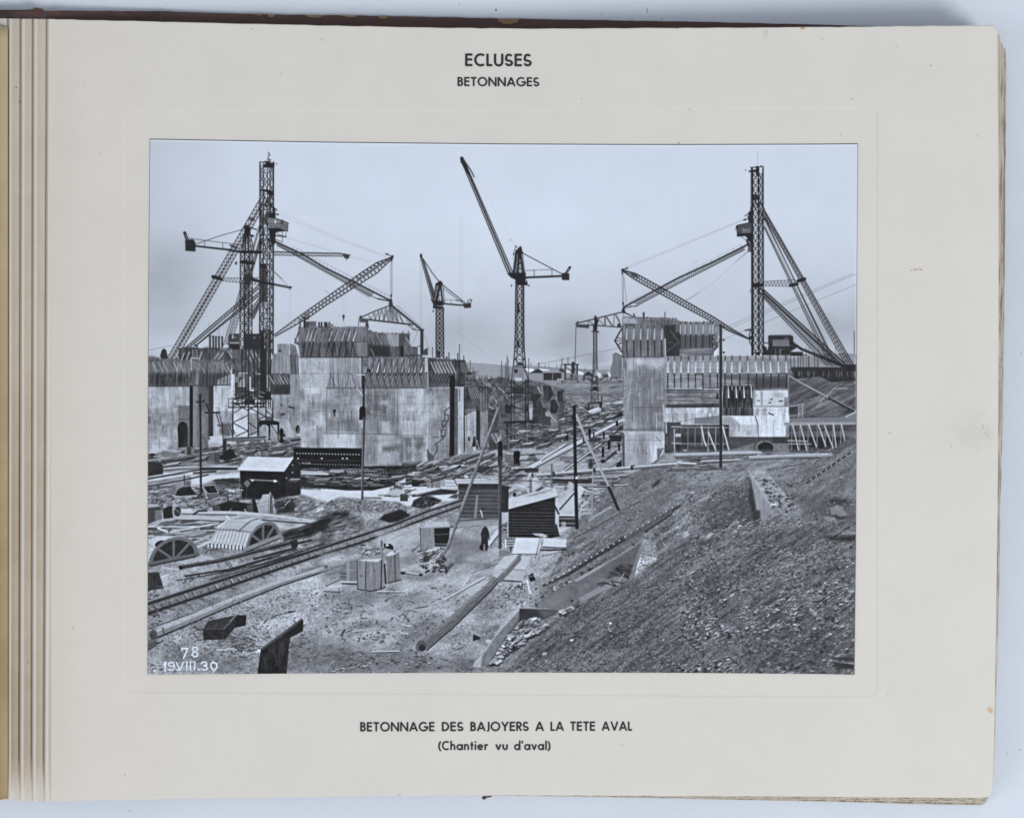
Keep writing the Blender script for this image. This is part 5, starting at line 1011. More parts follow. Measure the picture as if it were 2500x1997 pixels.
# ---- foreground yard
tile(2, 2)
poly([(80, 940), (360, 880), (900, 920), (1200, 960), (1000, 1200), (900, 1400), (640, 1560), (640, 1090)], 188 + 26 * tex(9, 3, 5, 2), .8, 8)
clut([(560, 790), (1430, 780), (1420, 960), (560, 960)], 60, 120, 520, 8, 20, [60, 70, 190, 200, 170], (-.06, .06)); rect(615, 860, 1100, 905, 52, .8); line([(610, 845), (1410, 838)], 12, 178); line([(590, 915), (1430, 905)], 10, 66); line([(560, 945), (1300, 948)], 10, 165)
clut([(900, 960), (1220, 960), (1200, 1080), (1000, 1100)], 30, 60, 200, 8, 22, [200, 175, 70], (-.2, .5)); stones([(920, 1060), (1250, 1000), (1100, 1290), (930, 1280)], 160, 10, 13, [200, 205, 70, 175], -.3)
poly([(680, 1180), (930, 940), (1000, 1000), (850, 1230), (800, 1290), (700, 1290)], 186); line([(700, 1230), (880, 1030)], 18, 70); poly([(680, 1000), (780, 940), (800, 970), (680, 1060)], 165); ell(770, 975, 24, 28, 120); poly([(800, 890), (850, 900), (880, 970), (820, 980)], 170); line([(640, 1190), (690, 1290)], 22, 60); line([(940, 950), (1040, 1010)], 20, 195); rect(1000, 1000, 1180, 1050, 165, .7)
line([(660, 1310), (640, 1420)], 14, 185); rect(690, 1310, 890, 1440, 60); rect(690, 1330, 890, 1350, 130); rect(720, 1380, 775, 1440, 150); line([(690, 1400), (890, 1400)], 9, 160); line([(640, 1300), (890, 1305)], 16, 195); line([(940, 1240), (1110, 1245)], 14, 165); line([(930, 1290), (1090, 1270)], 30, 165); line([(1050, 1360), (1320, 1200)], 22, 160)
for x, y in [(120, 980), (170, 1040)]: line([(x - 60, y + 50), (x + 40, y - 10)], 46, 170); line([(x - 60, y + 66), (x + 50, y + 10)], 9, 70)
ell(150, 1050, 22, 26, 60); poly([(470, 840), (500, 830), (545, 930), (490, 935)], 130); poly([(400, 1000), (480, 950), (520, 960), (430, 1020)], 90)
# water pipe on trestles
line([(368, 824), (620, 800), (900, 775), (1575, 725), (2110, 678)], 40, 142); line([(368, 814), (620, 790), (900, 764), (1575, 714), (2110, 668)], 12, 206); line([(368, 840), (620, 818), (900, 794), (1575, 744), (2100, 696)], 10, 66)
line([(400, 820), (340, 830), (326, 870), (332, 1030)], 50, 150); line([(395, 806), (335, 814), (312, 860), (316, 1030)], 10, 208); line([(352, 870), (352, 1020)], 12, 80); ell(368, 815, 14, 28, 70); ell(628, 798, 14, 28, 66); ell(1120, 752, 16, 30, 62); ell(1576, 726, 16, 32, 60); line([(304, 885), (356, 885)], 12, 80); line([(306, 960), (358, 960)], 8, 90)
line([(602, 690), (602, 960)], 20, 92); line([(598, 690), (596, 960)], 5, 160); line([(1102, 780), (1088, 1310)], 19, 150); line([(1164, 840), (1164, 980)], 8, 130); line([(1320, 840), (1320, 940)], 8, 140)
ell(1600, 700, 10, 10, 60); line([(2100, 680), (2170, 640)], 16, 190)
# lean-to of dark boards with a light roof
poly([(72, 1235), (640, 1080), (640, 1420), (700, 1560), (600, 1575), (80, 1565)], 44)
for y in (1272, 1312, 1355, 1392, 1424, 1458, 1492, 1530): line([(82, y - 6), (640, y)], 5, 130, .85)
for y in (1150, 1185, 1225): line([(640 - (1290 - y) * 2.6, y), (640, y - 4)], 5, 110, .8)
poly([(62, 1102), (640, 958), (682, 1068), (46, 1236)], 200 + 14 * tex(14, 2, 6, 1, -.25)); 
for i in range(5): line([L((60, 1120), (46, 1230), i / 5), L((648, 978), (682, 1064), i / 5)], 4, 130, .6)
line([(46, 1238), (682, 1070)], 7, 60); poly([(270, 1080), (430, 1020), (560, 990), (640, 960), (600, 1000), (420, 1060)], 150, .8)
poly([(636, 1420), (660, 1400), (700, 1555), (660, 1560)], 60); line([(640, 1100), (640, 1540)], 8, 70); line([(76, 1240), (78, 1560)], 8, 130)
poly([(-60, 930), (10, 925), (110, 960), (78, 980), (75, 1265), (-60, 1265)], 56); line([(-20, 928), (110, 958)], 8, 130)
poly([(-20, 1265), (75, 1265), (75, 1410), (-20, 1400)], 175); clut([(-20, 1400), (70, 1400), (70, 1520), (-20, 1520)], 14, 40, 90, 10, 18, [60, 160, 50], (-1, .3)); line([(66, 1400), (66, 1560)], 12, 165)
poly([(360, 1520), (480, 1520), (560, 1550), (520, 1575), (400, 1545)], 175)
# board shed with plank siding
tile(1, 2)
poly([(1580, 872), (1620, 866), (2115, 866), (2115, 915), (1590, 912)], 172); line([(1590, 905), (2115, 915)], 10, 200); line([(1585, 870), (2110, 850)], 14, 190); line([(1575, 870), (1600, 930)], 8, 56)
poly([(1625, 920), (2112, 920), (2112, 1360), (1630, 1340)], 84 + 22 * tex(40, 2, 7, 2)); poly([(1625, 920), (2112, 920), (2112, 985), (1625, 970)], 52, .75, 4)
for i, y in enumerate(np.arange(985, 1340, 24)): line([(1628, y), (2110, y + 4)], 5, 140 if i % 2 else 52, .7)
poly([(1838, 1052), (1868, 1058), (1842, 1342), (1810, 1340)], 130); line([(1890, 1220), (1915, 1320)], 16, 185); ell(1905, 1225, 20, 12, 50)
poly([(1560, 1330), (2112, 1330), (2112, 1420), (1500, 1420)], 132, .7, 10); line([(1640, 1365), (1960, 1350)], 10, 60); line([(1600, 1450), (2112, 1415)], 9, 62); line([(1250, 1450), (1480, 1440)], 7, 66)
tile(1, 2)
poly([(-40, 1240), (180, 1240), (460, 1330), (480, 1500), (200, 1560), (-40, 1620)], T_LITTER - 8, .8, 10); poly([(-40, 1170), (180, 1080), (420, 1100), (900, 1140), (1060, 1230), (1000, 1240), (700, 1270), (320, 1260), (-40, 1250)], 130 + 60 * tex(4, 2.5, 91, 2), .95, 6)
stones([(0, 1160), (180, 1090), (900, 1150), (1000, 1240), (300, 1260)], 260, 7, 9, [175, 195, 80, 66, 205], -.2)
poly([(660, 1350), (720, 1290), (920, 1230), (1000, 1260), (1040, 1310), (900, 1380), (780, 1390)], 42, .95, 5); poly([(1050, 1190), (1080, 1120), (1200, 1060), (1300, 1070), (1420, 1120), (1340, 1180), (1180, 1220)], 58 + 30 * tex(5, 5, 3, 2), 1, 4); stones([(1060, 1180), (1200, 1070), (1400, 1120), (1200, 1210)], 70, 12, 12, [60, 100, 130, 46], -.2)
poly([(-40, 1340), (120, 1260), (300, 1260), (280, 1320), (80, 1360), (60, 1480), (-40, 1500)], 50, .9, 8); clut([(-40, 1300), (430, 1310), (420, 1440), (-40, 1480)], 60, 60, 260, 6, 14, [66, 150, 130, 56, 170], (-.35, -.05))
line([(860, 1250), (900, 1020)], 0.1, 60); line([(1000, 1270), (1090, 1215)], 12, 190); poly([(1280, 1215), (1350, 1165), (1440, 1160), (1600, 1100), (1620, 1115), (1330, 1225)], 180)
line([(850, 920), (850, 980)], 14, 60); line([(870, 920), (1010, 965)], 16, 165)
poly([(1500, 1090), (1560, 1050), (1640, 1040), (1600, 1100)], 60, .8)
# main siding, running off to the left foreground
R0 = [(1700, 1105), (1250, 1250), (850, 1410), (400, 1555), (0, 1682), (-700, 1905), (-1400, 2130), (-2155, 2372)]
R1 = [(1660, 1180), (1250, 1325), (850, 1480), (400, 1640), (0, 1760), (-700, 1995), (-1400, 2240), (-2155, 2490)]
SLP = [(a[0], a[1] - 20) for a in R0] + [(a[0] - 30, a[1] + 40) for a in R1[::-1]]
poly(SLP, 116 + 44 * tex(3, 2, 93, 2), .8, 6)
poly([(a[0], a[1] + 10) for a in R0[:5]] + [(a[0], a[1] - 8) for a in R1[4::-1]], 138 + 50 * tex(6, 3, 94, 2), .75, 3)
for i in range(42):
    t = (i / 41) ** 1.0; p = ontrack(R0, t); q = ontrack(R1, min(1, t + .012)); w = 8 + 14 * t
    a = L(p, q, .2 + .2 * rng.random()); b = L(p, q, .8); line([a, (b[0] + 20 + 50 * t, b[1] - 14 - 6 * t)], w * .6, rng.choice([190, 200, 150, 120]), rng.uniform(.35, .85)); line([(a[0] - 10, a[1] + w), (b[0] + 20 + 50 * t, b[1] + w)], w * .7, 62, .7)
    c = L(p, q, 1.1); line([(c[0], c[1]), (c[0] + 60 + 40 * t, c[1] + 14 + 12 * t)], w, rng.choice([70, 60, 130]), .6)
for R in (R0, R1): line([(a[0], a[1] + 9) for a in R], 14, 66, .85, 36); line(R, 12, 44, 1, 25); line([(a[0], a[1] - 6) for a in R], 2.5, 130, .7, 5)
line([(a[0] - 20, a[1] + 62 + 20 * i) for i, a in enumerate(R1)], 5, 62, .8, 9)
clut([(-700, 1760), (0, 1540), (60, 1640), (-700, 1880)], 60, 60, 260, 5, 12, [60, 150, 110, 70], (-.36, -.26)); line([(0, 1640), (-1100, 2000)], 9, 58, .8); line([(-300, 1700), (-1380, 2070)], 8, 54, .8)
# litter across the yard
tile(0, 2)
poly([(-40, 1060), (700, 1000), (1130, 1100), (1560, 1110), (1700, 1080), (2155, 1130), (2155, 1320), (1400, 1330), (400, 1300), (-40, 1420)], T_LITTER + 22, .85, 10)
clut([(-40, 960), (1120, 900), (1130, 1110), (-40, 1130)], 120, 30, 150, 6, 14, [60, 185, 165, 80, 200], (-.4, .2)); stones([(0, 1090), (1120, 1090), (1100, 1200), (0, 1220)], 200, 8, 10, [190, 205, 90, 70], -.1)
poly([(340, 1060), (360, 1000), (420, 960), (520, 950), (560, 1010), (600, 1050), (480, 1080)], 48); line([(447, 820), (447, 940)], 14, 52); poly([(350, 900), (430, 895), (430, 960), (350, 980)], 140); poly([(440, 890), (520, 885), (525, 950), (440, 945)], 110); rect(290, 920, 350, 1020, 120, .8); line([(330, 1080), (600, 1060)], 14, 170)
clut([(600, 960), (1000, 980), (1000, 1040), (600, 1090)], 40, 40, 140, 8, 16, [48, 56, 150, 60], (-.3, .3))
poly([(665, 955), (700, 1000), (740, 1105), (720, 1110)], 160); poly([(680, 950), (810, 930), (865, 1030), (740, 1035)], 44); poly([(735, 1035), (865, 1030), (860, 1085), (740, 1095)], 100); line([(670, 955), (735, 1040)], 14, 150); line([(810, 930), (865, 1030)], 14, 145); line([(680, 950), (810, 932)], 9, 160); line([(740, 1035), (865, 1028)], 8, 150); line([(760, 960), (810, 1000)], 9, 70)
poly([(805, 870), (900, 855), (1120, 855), (1120, 960), (860, 960)], 74); clut([(810, 860), (1120, 860), (1120, 980), (850, 960)], 40, 60, 200, 5, 12, [150, 60, 130, 50], (-.1, .1)); line([(990, 1000), (1060, 1010)], 20, 200); line([(1070, 1000), (1075, 1060)], 7, 60); line([(900, 1040), (1120, 1040)], 9, 66)
# boards, half-round centring frames
poly([(-40, 1280), (400, 1240), (1100, 1250), (2080, 1370), (1700, 1480), (600, 1620), (-40, 1560)], 168 + 40 * tex(26, 5, 95, 2, -.1), .9, 6)
clut([(-40, 1400), (900, 1330), (760, 1620), (560, 1680), (-40, 1560)], 90, 120, 460, 8, 24, [190, 205, 175, 66, 90], (-.28, .06))
poly([(790, 1190), (1000, 1120), (1280, 1165), (1330, 1265), (1290, 1290), (800, 1260)], 46); poly([(800, 1185), (880, 1180), (890, 1260), (800, 1255)], 84); poly([(1200, 1180), (1280, 1170), (1290, 1280), (1220, 1280)], 84); line([(800, 1185), (1000, 1125), (1280, 1165)], 9, 90); line([(975, 1060), (980, 1140)], 14, 52); line([(1100, 1100), (1102, 1160)], 17, 40); line([(1180, 1230), (1225, 1290)], 15, 175); line([(1000, 1250), (1020, 1220)], 9, 140); line([(1030, 1115), (1290, 1110)], 9, 84)
poly([(1330, 1290), (1345, 1180), (1400, 1050), (1480, 1042), (1480, 1100), (1455, 1290)], 172 + 10 * tex(9, 3, 3, 1)); 
for y in (1150, 1185, 1215, 1245, 1270): line([(1345, y), (1455, y - 4)], 5, 90, .8)
poly([(1480, 1042), (1490, 1018), (1530, 1070), (1555, 1160), (1560, 1310), (1530, 1305), (1480, 1305), (1460, 1290)], 110); line([(1500, 1060), (1490, 1300)], 12, 50); line([(1525, 1100), (1548, 1300)], 16, 190); line([(1490, 1020), (1480, 1290)], 12, 175); line([(1290, 1120), (1330, 1270)], 40, 46)
poly([(1560, 1130), (1760, 1100), (1800, 1180), (1780, 1260), (1580, 1280)], 52, .9, 4); clut([(1560, 1110), (1790, 1110), (1780, 1270), (1580, 1280)], 36, 60, 180, 6, 14, [56, 100, 150, 46], (-.5, .1)); line([(1670, 1180), (1735, 1115)], 9, 185); line([(2060, 1255), (2130, 1215)], 26, 200)
for pts, w, t in [([(420, 1262), (1100, 1268), (1500, 1300), (2080, 1385)], 34, 186), ([(340, 1330), (700, 1335), (960, 1350)], 46, 178), ([(420, 1285), (1080, 1300)], 9, 56), ([(1400, 1358), (1960, 1402)], 14, 60), ([(340, 1355), (960, 1372)], 9, 66), ([(-40, 1430), (340, 1330)], 20, 165), ([(960, 1310), (1010, 1360)], 24, 200), ([(1010, 1360), (1110, 1310)], 18, 180), ([(-40, 1440), (600, 1440)], 14, 200), ([(280, 1500), (860, 1400)], 18, 196), ([(130, 1460), (240, 1500)], 26, 200), ([(400, 1240), (540, 1235)], 26, 195), ([(340, 1560), (700, 1490)], 34, 150), ([(560, 1640), (740, 1560)], 30, 170), ([(600, 1690), (760, 1620)], 28, 190), ([(560, 1290), (620, 1250), (720, 1245)], 22, 60)]: line(pts, w, t)
for i in range(12): x = rng.uniform(1300, 2000); line([(x, 1310 + (x - 1300) * .08), (x + 30, 1318 + (x - 1300) * .08)], 8, 120, .6)
line([(1980, 1395), (2080, 1385)], 20, 150)
poly([(1640, 1530), (1780, 1480), (2060, 1370), (2155, 1330), (2260, 1330), (2155, 1460), (1980, 1560), (1800, 1590), (1660, 1590)], 46, .95, 8); clut([(1640, 1500), (2155, 1350), (2155, 1480), (1760, 1600)], 60, 60, 240, 6, 14, [44, 56, 110, 50], (-.4, -.2))
poly([(-40, 1150), (140, 1160), (150, 1230), (180, 1330), (100, 1370), (-40, 1420)], 76); poly([(-40, 1155), (135, 1165), (140, 1195), (-40, 1215)], 165); rect(90, 1240, 170, 1360, 120); poly([(190, 1220), (300, 1180), (310, 1330), (195, 1345)], 48); ell(365, 1260, 44, 56, 66); line([(330, 1220), (420, 1290)], 8, 150); line([(290, 1110), (295, 1190)], 16, 110)
def frame(cx, cy, rx, ry, back, rot=0.0):
    """half-round timber centring: lagged barrel behind, spoked rib in front"""
    A = np.linspace(math.pi, 2 * math.pi, 22)
    rim = [(cx + rx * math.cos(t), cy + ry * math.sin(t) + (cx + rx * math.cos(t) - cx) * rot) for t in A]
    poly(rim, 112); inn = [(cx + rx * .84 * math.cos(t), cy - 6 + ry * .83 * math.sin(t) + rx * .84 * math.cos(t) * rot) for t in A]
    poly(inn, 52 + 14 * tex(5, 5, 3, 2))
    for t in (1.25, 1.5, 1.76):
        line([(cx + rx * .1 * math.cos(t * math.pi), cy - 8), (cx + rx * .9 * math.cos(t * math.pi), cy + ry * .88 * math.sin(t * math.pi) + rx * .9 * math.cos(t * math.pi) * rot)], 30, 108)
    line([rim[0], rim[-1]], 40, 106); line([(rim[0][0], rim[0][1] + 20), (rim[-1][0], rim[-1][1] + 20)], 9, 60)
    line(rim, 9, 128, .8)
# frame one
bk = [(735, 1690), (800, 1540), (860, 1420), (960, 1360), (1180, 1350), (1290, 1335), (1440, 1390), (1330, 1420), (1250, 1530), (1200, 1640), (1180, 1722), (1020, 1700), (900, 1690)]
poly(bk, 192 + 12 * tex(30, 6, 3, 2, -.3))
for i in range(11):
    t = i / 10; line([(760 + 430 * t, 1690 + 30 * t), (830 + 420 * t, 1500), (1000 + 380 * t, 1362 + 20 * t)], 5, 84, .75)
line([(820, 1470), (1040, 1480), (1260, 1506)], 16, 90, .55)
for i in range(20): line([(738 + i * 22, 1640 + i * 1.8), (736 + i * 22, 1690 + i * 1.6)], 10, 46 if i % 2 else 205)
line([(1100, 1500), (1250, 1370), (1340, 1345)], 14, 120)
tile(0, 2); frame(1405, 1640, 205, 245, None, -.42)
line([(1180, 1720), (1610, 1550)], 46, 136); line([(1190, 1752), (1620, 1580)], 10, 56)
# frame two at the left edge
tile(0, 3)
poly([(-60, 340), (-60, 60), (60, 8), (210, -15), (330, -10), (420, 10), (200, 90), (90, 220), (30, 350)], 194 + 12 * tex(20, 6, 3, 2, -.3)); ell(160, 80, 72, 40, 54, 1, -.3); line([(-20, 60), (110, 150)], 8, 110, .7)
for i in range(6): line([(-60 + i * 8, 200 + i * 26), (40 + i * 6, 130 + i * 40)], 5, 100, .5)
frame(318, 265, 300, 262, None, -.20)
line([(40, 350), (610, 235)], 10, 56)
# steel sections, bar bundle, basket, logs
for pts, w, t in [([(400, 365), (900, 280), (1400, 150), (1800, 50)], 46, 44), ([(420, 350), (900, 268), (1400, 138), (1780, 44)], 10, 130), ([(430, 372), (900, 292), (1500, 130)], 8, 90), ([(460, 470), (1000, 390), (1500, 250)], 22, 46), ([(480, 458), (1000, 378)], 6, 130), ([(360, 524), (900, 430), (1500, 300), (2155, 80)], 11, 50), ([(760, 520), (1400, 330), (2155, 118)], 10, 54), ([(830, 440), (1200, 350)], 8, 60), ([(1300, 260), (1800, 130)], 30, 58), ([(1310, 245), (1780, 116)], 6, 140), ([(190, 370), (390, 392)], 16, 190), ([(600, 240), (790, 262)], 16, 175), ([(1800, 80), (1985, 40)], 26, 52), ([(1500, 160), (2100, 20)], 10, 60)]: line(pts, w, t)
poly([(1740, 40), (1830, 60), (1825, 120), (1750, 130)], 50); ell(405, 370, 26, 26, 48); line([(950, 310), (1030, 390)], 10, 60); line([(980, 300), (1050, 380)], 9, 56); line([(690, 215), (740, 160), (850, 145)], 9, 66); line([(760, 205), (850, 175)], 5, 120); line([(840, 310), (880, 370)], 6, 56)
poly([(-40, 430), (140, 425), (160, 500), (200, 620), (-40, 660)], 62 + 26 * tex(2, 9, 3, 1)); line([(-40, 430), (140, 425)], 10, 110)
line([(190, 570), (240, 578)], 10, 200)
line([(-40, 1400), (190, 1250)], 16, 66); poly([(-40, 1260), (130, 1245), (60, 1340), (-40, 1390)], 84, .8, 8)
# fine shingle
tile(1, 3)
poly([(-900, 700), (-200, 420), (700, 700), (1500, 500), (1950, 520), (1400, 900), (900, 1300), (-300, 1200), (-900, 1100)], T_GRND + 34, .6, 60)
tile(0, 3)
stones([(0, 900), (500, 760), (1100, 700), (2155, 560), (2155, 1660), (1750, 1660), (1340, 1340), (0, 1660)], 1500, 7, 11, [195, 205, 185, 84, 70, 160], -.1, .55, .7)
poly([(1700, 1150), (2155, 1000), (2155, 1680), (1680, 1680)], 96, .35, 50); stones([(0, 640), (700, 420), (400, 620), (0, 760)], 90, 8, 9, [185, 80, 66], -.1)
clut([(840, 1200), (1500, 1180), (1340, 1380), (1200, 1480), (870, 1400)], 70, 50, 170, 6, 13, [60, 185, 165, 50, 70], (-1.0, .9)); line([(830, 1370), (1050, 1350)], 12, 200); poly([(1320, 1390), (1345, 1355), (1380, 1358), (1370, 1400)], 212)
line([(1510, 960), (1800, 900)], 9, 62, .8); line([(1500, 985), (1560, 970)], 9, 60); ell(1745, 905, 40, 10, 60); clut([(1740, 1240), (1880, 1240), (1880, 1340), (1740, 1340)], 20, 30, 90, 6, 12, [60, 150, 175], (-1, 1))
line([(70, 1165), (400, 1040), (1000, 790), (1600, 560), (2155, 392), (2390, 320)], 118, 138, 1, 54); line([(60, 1140), (400, 1015), (1000, 766), (1600, 536), (2155, 372), (2380, 308)], 60, 178, .9, 26); line([(90, 1230), (420, 1095), (1010, 838), (1610, 595), (2155, 415), (2390, 334)], 20, 54, 1, 12)
for i in range(60):
    t = rng.random(); p = ontrack([(60, 1150), (1000, 780), (2155, 385)], t); line([(p[0], p[1] + rng.uniform(-40, 34) * (1 - .5 * t)), (p[0] + 50, p[1] - 20 + rng.uniform(-34, 34) * (1 - .5 * t))], 5, rng.choice([105, 110, 185]), .4)
ell(70, 1185, 50, 66, 92); ell(64, 1190, 34, 46, 78, .8); line([(185, 1100), (210, 1190)], 20, 84, .7); line([(20, 1110), (110, 1110)], 12, 60, .5)
tile(1, 3); stones([(-1800, 900), (-400, 560), (1100, 640), (1900, 520), (1100, 1330), (1700, 1660), (-2100, 1660)], 2200, 5, 7, [190, 205, 175, 70, 60, 90, 120], -.1, .6, .6)
tile(0, 3)
# iron trough and plate
poly([(740, 1015), (1080, 945), (1200, 945), (1195, 1070), (1060, 1100), (940, 1240), (680, 1250), (672, 1120)], 52 + 24 * tex(10, 4, 3, 3)); poly([(740, 1018), (1075, 950), (930, 1108), (690, 1115)], 64); line([(1078, 950), (930, 1110)], 22, 92); line([(1074, 946), (1000, 1020)], 7, 165); line([(680, 1114), (935, 1112)], 8, 92); line([(605, 1118), (690, 1118)], 14, 60); line([(600, 1250), (690, 1245)], 8, 66); line([(920, 1115), (925, 1240)], 6, 76); line([(820, 1090), (850, 1050)], 6, 120); poly([(1080, 960), (1200, 950), (1195, 1070), (1060, 1100)], 44)
poly([(1380, 1350), (1870, 988), (1895, 1010), (1885, 1140), (1740, 1215), (1720, 1330), (1690, 1670), (1335, 1670), (1370, 1400)], 48 + 26 * tex(7, 22, 3, 3) + 12 * tex(2, 2, 4, 1)); poly([(1380, 1350), (1870, 988), (1890, 1000), (1800, 1080), (1540, 1270), (1395, 1370)], 84); line([(1382, 1348), (1868, 990)], 8, 118); poly([(1630, 1205), (1740, 1215), (1885, 1140), (1885, 1020), (1760, 1110)], 44)

# timber blocks, planks, crate and post in mid foreground
tile(1, 3)
poly([(-40, 200), (900, 60), (1160, -100), (2155, -200), (2155, 330), (1140, 1330), (1400, 1680), (-40, 1680)], 158 + 66 * tex(60, 22, 97, 3, -.2) + 36 * tex(3, 1.8, 99, 2), .7, 20)
poly([(620, -60), (1150, -150), (1160, 0), (900, 100), (640, 120)], 192, .6, 14); poly([(1540, 560), (1990, 500), (2060, 600), (1760, 720)], 198, .6, 16); poly([(1540, 0), (1900, 0), (1950, 180), (1500, 240)], 108, .55, 24); poly([(150, 660), (600, 700), (560, 900), (160, 900)], 108, .4, 30); poly([(1000, 1100), (1130, 1040), (1400, 960), (1500, 1000), (1140, 1290), (860, 1300)], 92, .5, 30); poly([(640, 900), (1200, 880), (1100, 1060), (600, 1000)], 186, .5, 26); poly([(0, 1340), (900, 1400), (1800, 1500), (1900, 1680), (0, 1680)], 92, .5, 40); poly([(1300, 560), (1560, 640), (1500, 800), (1250, 760)], 178, .4, 24)
stones([(0, 640), (1100, 640), (1500, 500), (1950, 560), (1700, 800), (1140, 1300), (1900, 1660), (0, 1660)], 1400, 7, 12, [195, 205, 185, 84, 66, 160, 60], -.1, .5, .7); clut([(0, 640), (1500, 600), (1900, 1600), (0, 1600)], 90, 30, 120, 5, 11, [70, 185, 60, 165], (-.5, .4))
poly([(185, 405), (265, 290), (400, 280), (400, 545), (185, 525)], 126 + 24 * tex(20, 3, 4, 2)); rect(262, 285, 302, 530, 150); line([(190, 440), (265, 445)], 8, 70); line([(190, 480), (265, 482)], 7, 70)
poly([(485, 200), (580, 180), (720, 200), (720, 280), (490, 280)], 150); poly([(430, 190), (540, 100), (600, 130), (660, 180), (500, 220)], 185, .8); clut([(430, 90), (700, 110), (700, 210), (440, 210)], 26, 40, 110, 8, 16, [60, 190, 165, 205], (-.9, .4)); line([(690, 50), (690, 260)], 26, 110); line([(684, 120), (684, 260)], 9, 170)
poly([(715, 75), (800, 80), (835, 115), (830, 155), (720, 130)], 54); rect(740, 82, 775, 110, 195)
poly([(395, 275), (500, 290), (720, 262), (728, 600), (690, 625), (560, 655), (395, 630)], 136 + 24 * tex(3, 40, 5, 2)); poly([(400, 275), (560, 265), (700, 260), (640, 300), (500, 292)], 192); line([(500, 290), (495, 640)], 9, 56); line([(572, 380), (575, 500)], 7, 190, .5); line([(690, 280), (685, 625)], 13, 56); line([(395, 280), (395, 625)], 8, 66); line([(400, 632), (560, 656), (690, 628), (735, 598)], 11, 42); line([(545, 480), (560, 410)], 6, 185, .6); ell(440, 470, 14, 20, 90, .5); ell(600, 410, 10, 16, 84, .6)
poly([(745, 225), (900, 165), (905, 200), (925, 520), (780, 556), (765, 560)], 128 + 22 * tex(3, 40, 6, 2)); poly([(740, 220), (780, 180), (850, 160), (905, 170), (840, 215), (770, 232)], 196); line([(850, 210), (858, 530)], 8, 60); line([(728, 330), (740, 560)], 22, 56); line([(770, 556), (925, 518)], 10, 46); ell(850, 176, 22, 12, 120)
line([(20, 585), (170, 505)], 34, 120); line([(20, 575), (165, 498)], 12, 180); line([(130, 580), (220, 552)], 30, 175); line([(200, 542), (380, 545)], 20, 195); line([(210, 562), (380, 566)], 18, 60); line([(-10, 632), (180, 634)], 46, 175); line([(-10, 658), (180, 664)], 10, 56); ell(176, 635, 10, 24, 130); line([(80, 250), (200, 270)], 16, 190); ell(15, 360, 26, 24, 110)
line([(640, 656), (975, 660)], 13, 192); line([(650, 670), (975, 672)], 6, 66); line([(560, 1386), (910, 1380)], 13, 195); line([(570, 1402), (910, 1394)], 6, 66); line([(930, 430), (1180, 455)], 30, 120); line([(990, 425), (1150, 448)], 14, 190); ell(950, 436, 28, 18, 52); ell(1165, 458, 24, 16, 50)
poly([(1158, -115), (1330, -115), (1330, 190), (1280, 230), (1170, 215)], 140 + 20 * tex(3, 40, 7, 2)); line([(1162, -110), (1168, 200)], 9, 70); poly([(1330, -105), (1520, -120), (1500, 110), (1335, 105)], 44); line([(1335, -30), (1500, -40)], 7, 110); line([(1335, 80), (1480, 84)], 8, 160); line([(1325, -110), (1600, -130)], 12, 60); poly([(1240, -190), (1510, -190), (1520, -120), (1330, -110), (1160, -120)], 190, .7, 4)
line([(1060, 170), (1150, 100)], 9, 60); clut([(1160, 160), (1420, 130), (1420, 300), (1180, 340)], 60, 30, 120, 8, 18, [205, 190, 60, 54, 170], (-1.2, .3)); line([(1180, 330), (1350, 280), (1410, 180)], 14, 190); rect(1200, 220, 1270, 300, 60, .7); line([(1240, 170), (1390, 130)], 22, 190)
stones([(1150, 330), (1450, 220), (1560, 330), (1480, 420), (1240, 420)], 150, 10, 12, [60, 50, 180, 130], -.2)
# the long pole lying towards the viewer
line([(1165, 1330), (1500, 1060), (2000, 600), (2155, 430), (2370, 240)], 128, 108, 1, 56); line([(1150, 1290), (1480, 1030), (1980, 585), (2140, 415), (2350, 245)], 48, 136, .7, 20); line([(1240, 1370), (1560, 1095), (2030, 640), (2180, 460)], 20, 54, .9, 12); ell(1172, 1310, 58, 62, 96); ell(1185, 1340, 42, 40, 56)
for i in range(80):
    t = rng.random(); p = ontrack([(1200, 1290), (1500, 1050), (2000, 590), (2330, 270)], t); o = rng.uniform(-40, 40) * (1 - .5 * t); line([(p[0] + o * .6, p[1] + o * .6), (p[0] + o * .6 + 22, p[1] + o * .6 - 18)], 6, rng.choice([84, 78, 150, 160]), .6)
line([(1465, 752), (1940, 485)], 22, 190); line([(1480, 760), (1945, 500)], 7, 66); line([(1680, 590), (1740, 495)], 18, 195); line([(1780, 440), (2155, 300)], 10, 70, .5); line([(1560, 490), (1680, 520)], 14, 170); line([(1100, 860), (1250, 840)], 10, 60); poly([(840, 1105), (960, 1160), (1020, 1160), (1000, 1180), (930, 1170)], 185); line([(940, 1060), (1040, 1075)], 18, 190); line([(200, 1190), (240, 1130)], 20, 60); line([(340, 1140), (610, 1108)], 12, 180)
# man on the path and white pipe
tile(1, 2)
line([(2000, 1640), (2110, 1500)], 62, 196); line([(2010, 1670), (2120, 1530)], 12, 70); poly([(1895, 1520), (1915, 1470), (1935, 1440), (1965, 1440), (1985, 1480), (1995, 1530), (1982, 1590), (1984, 1660), (1976, 1735), (1952, 1735), (1946, 1650), (1930, 1650), (1924, 1735), (1902, 1730), (1898, 1650), (1904, 1590)], 52); ell(1945, 1455, 14, 18, 60); line([(1928, 1500), (1935, 1590)], 12, 74, .7); line([(1985, 1490), (2000, 1600)], 10, 44)
ell(1896, 1690, 18, 34, 46)
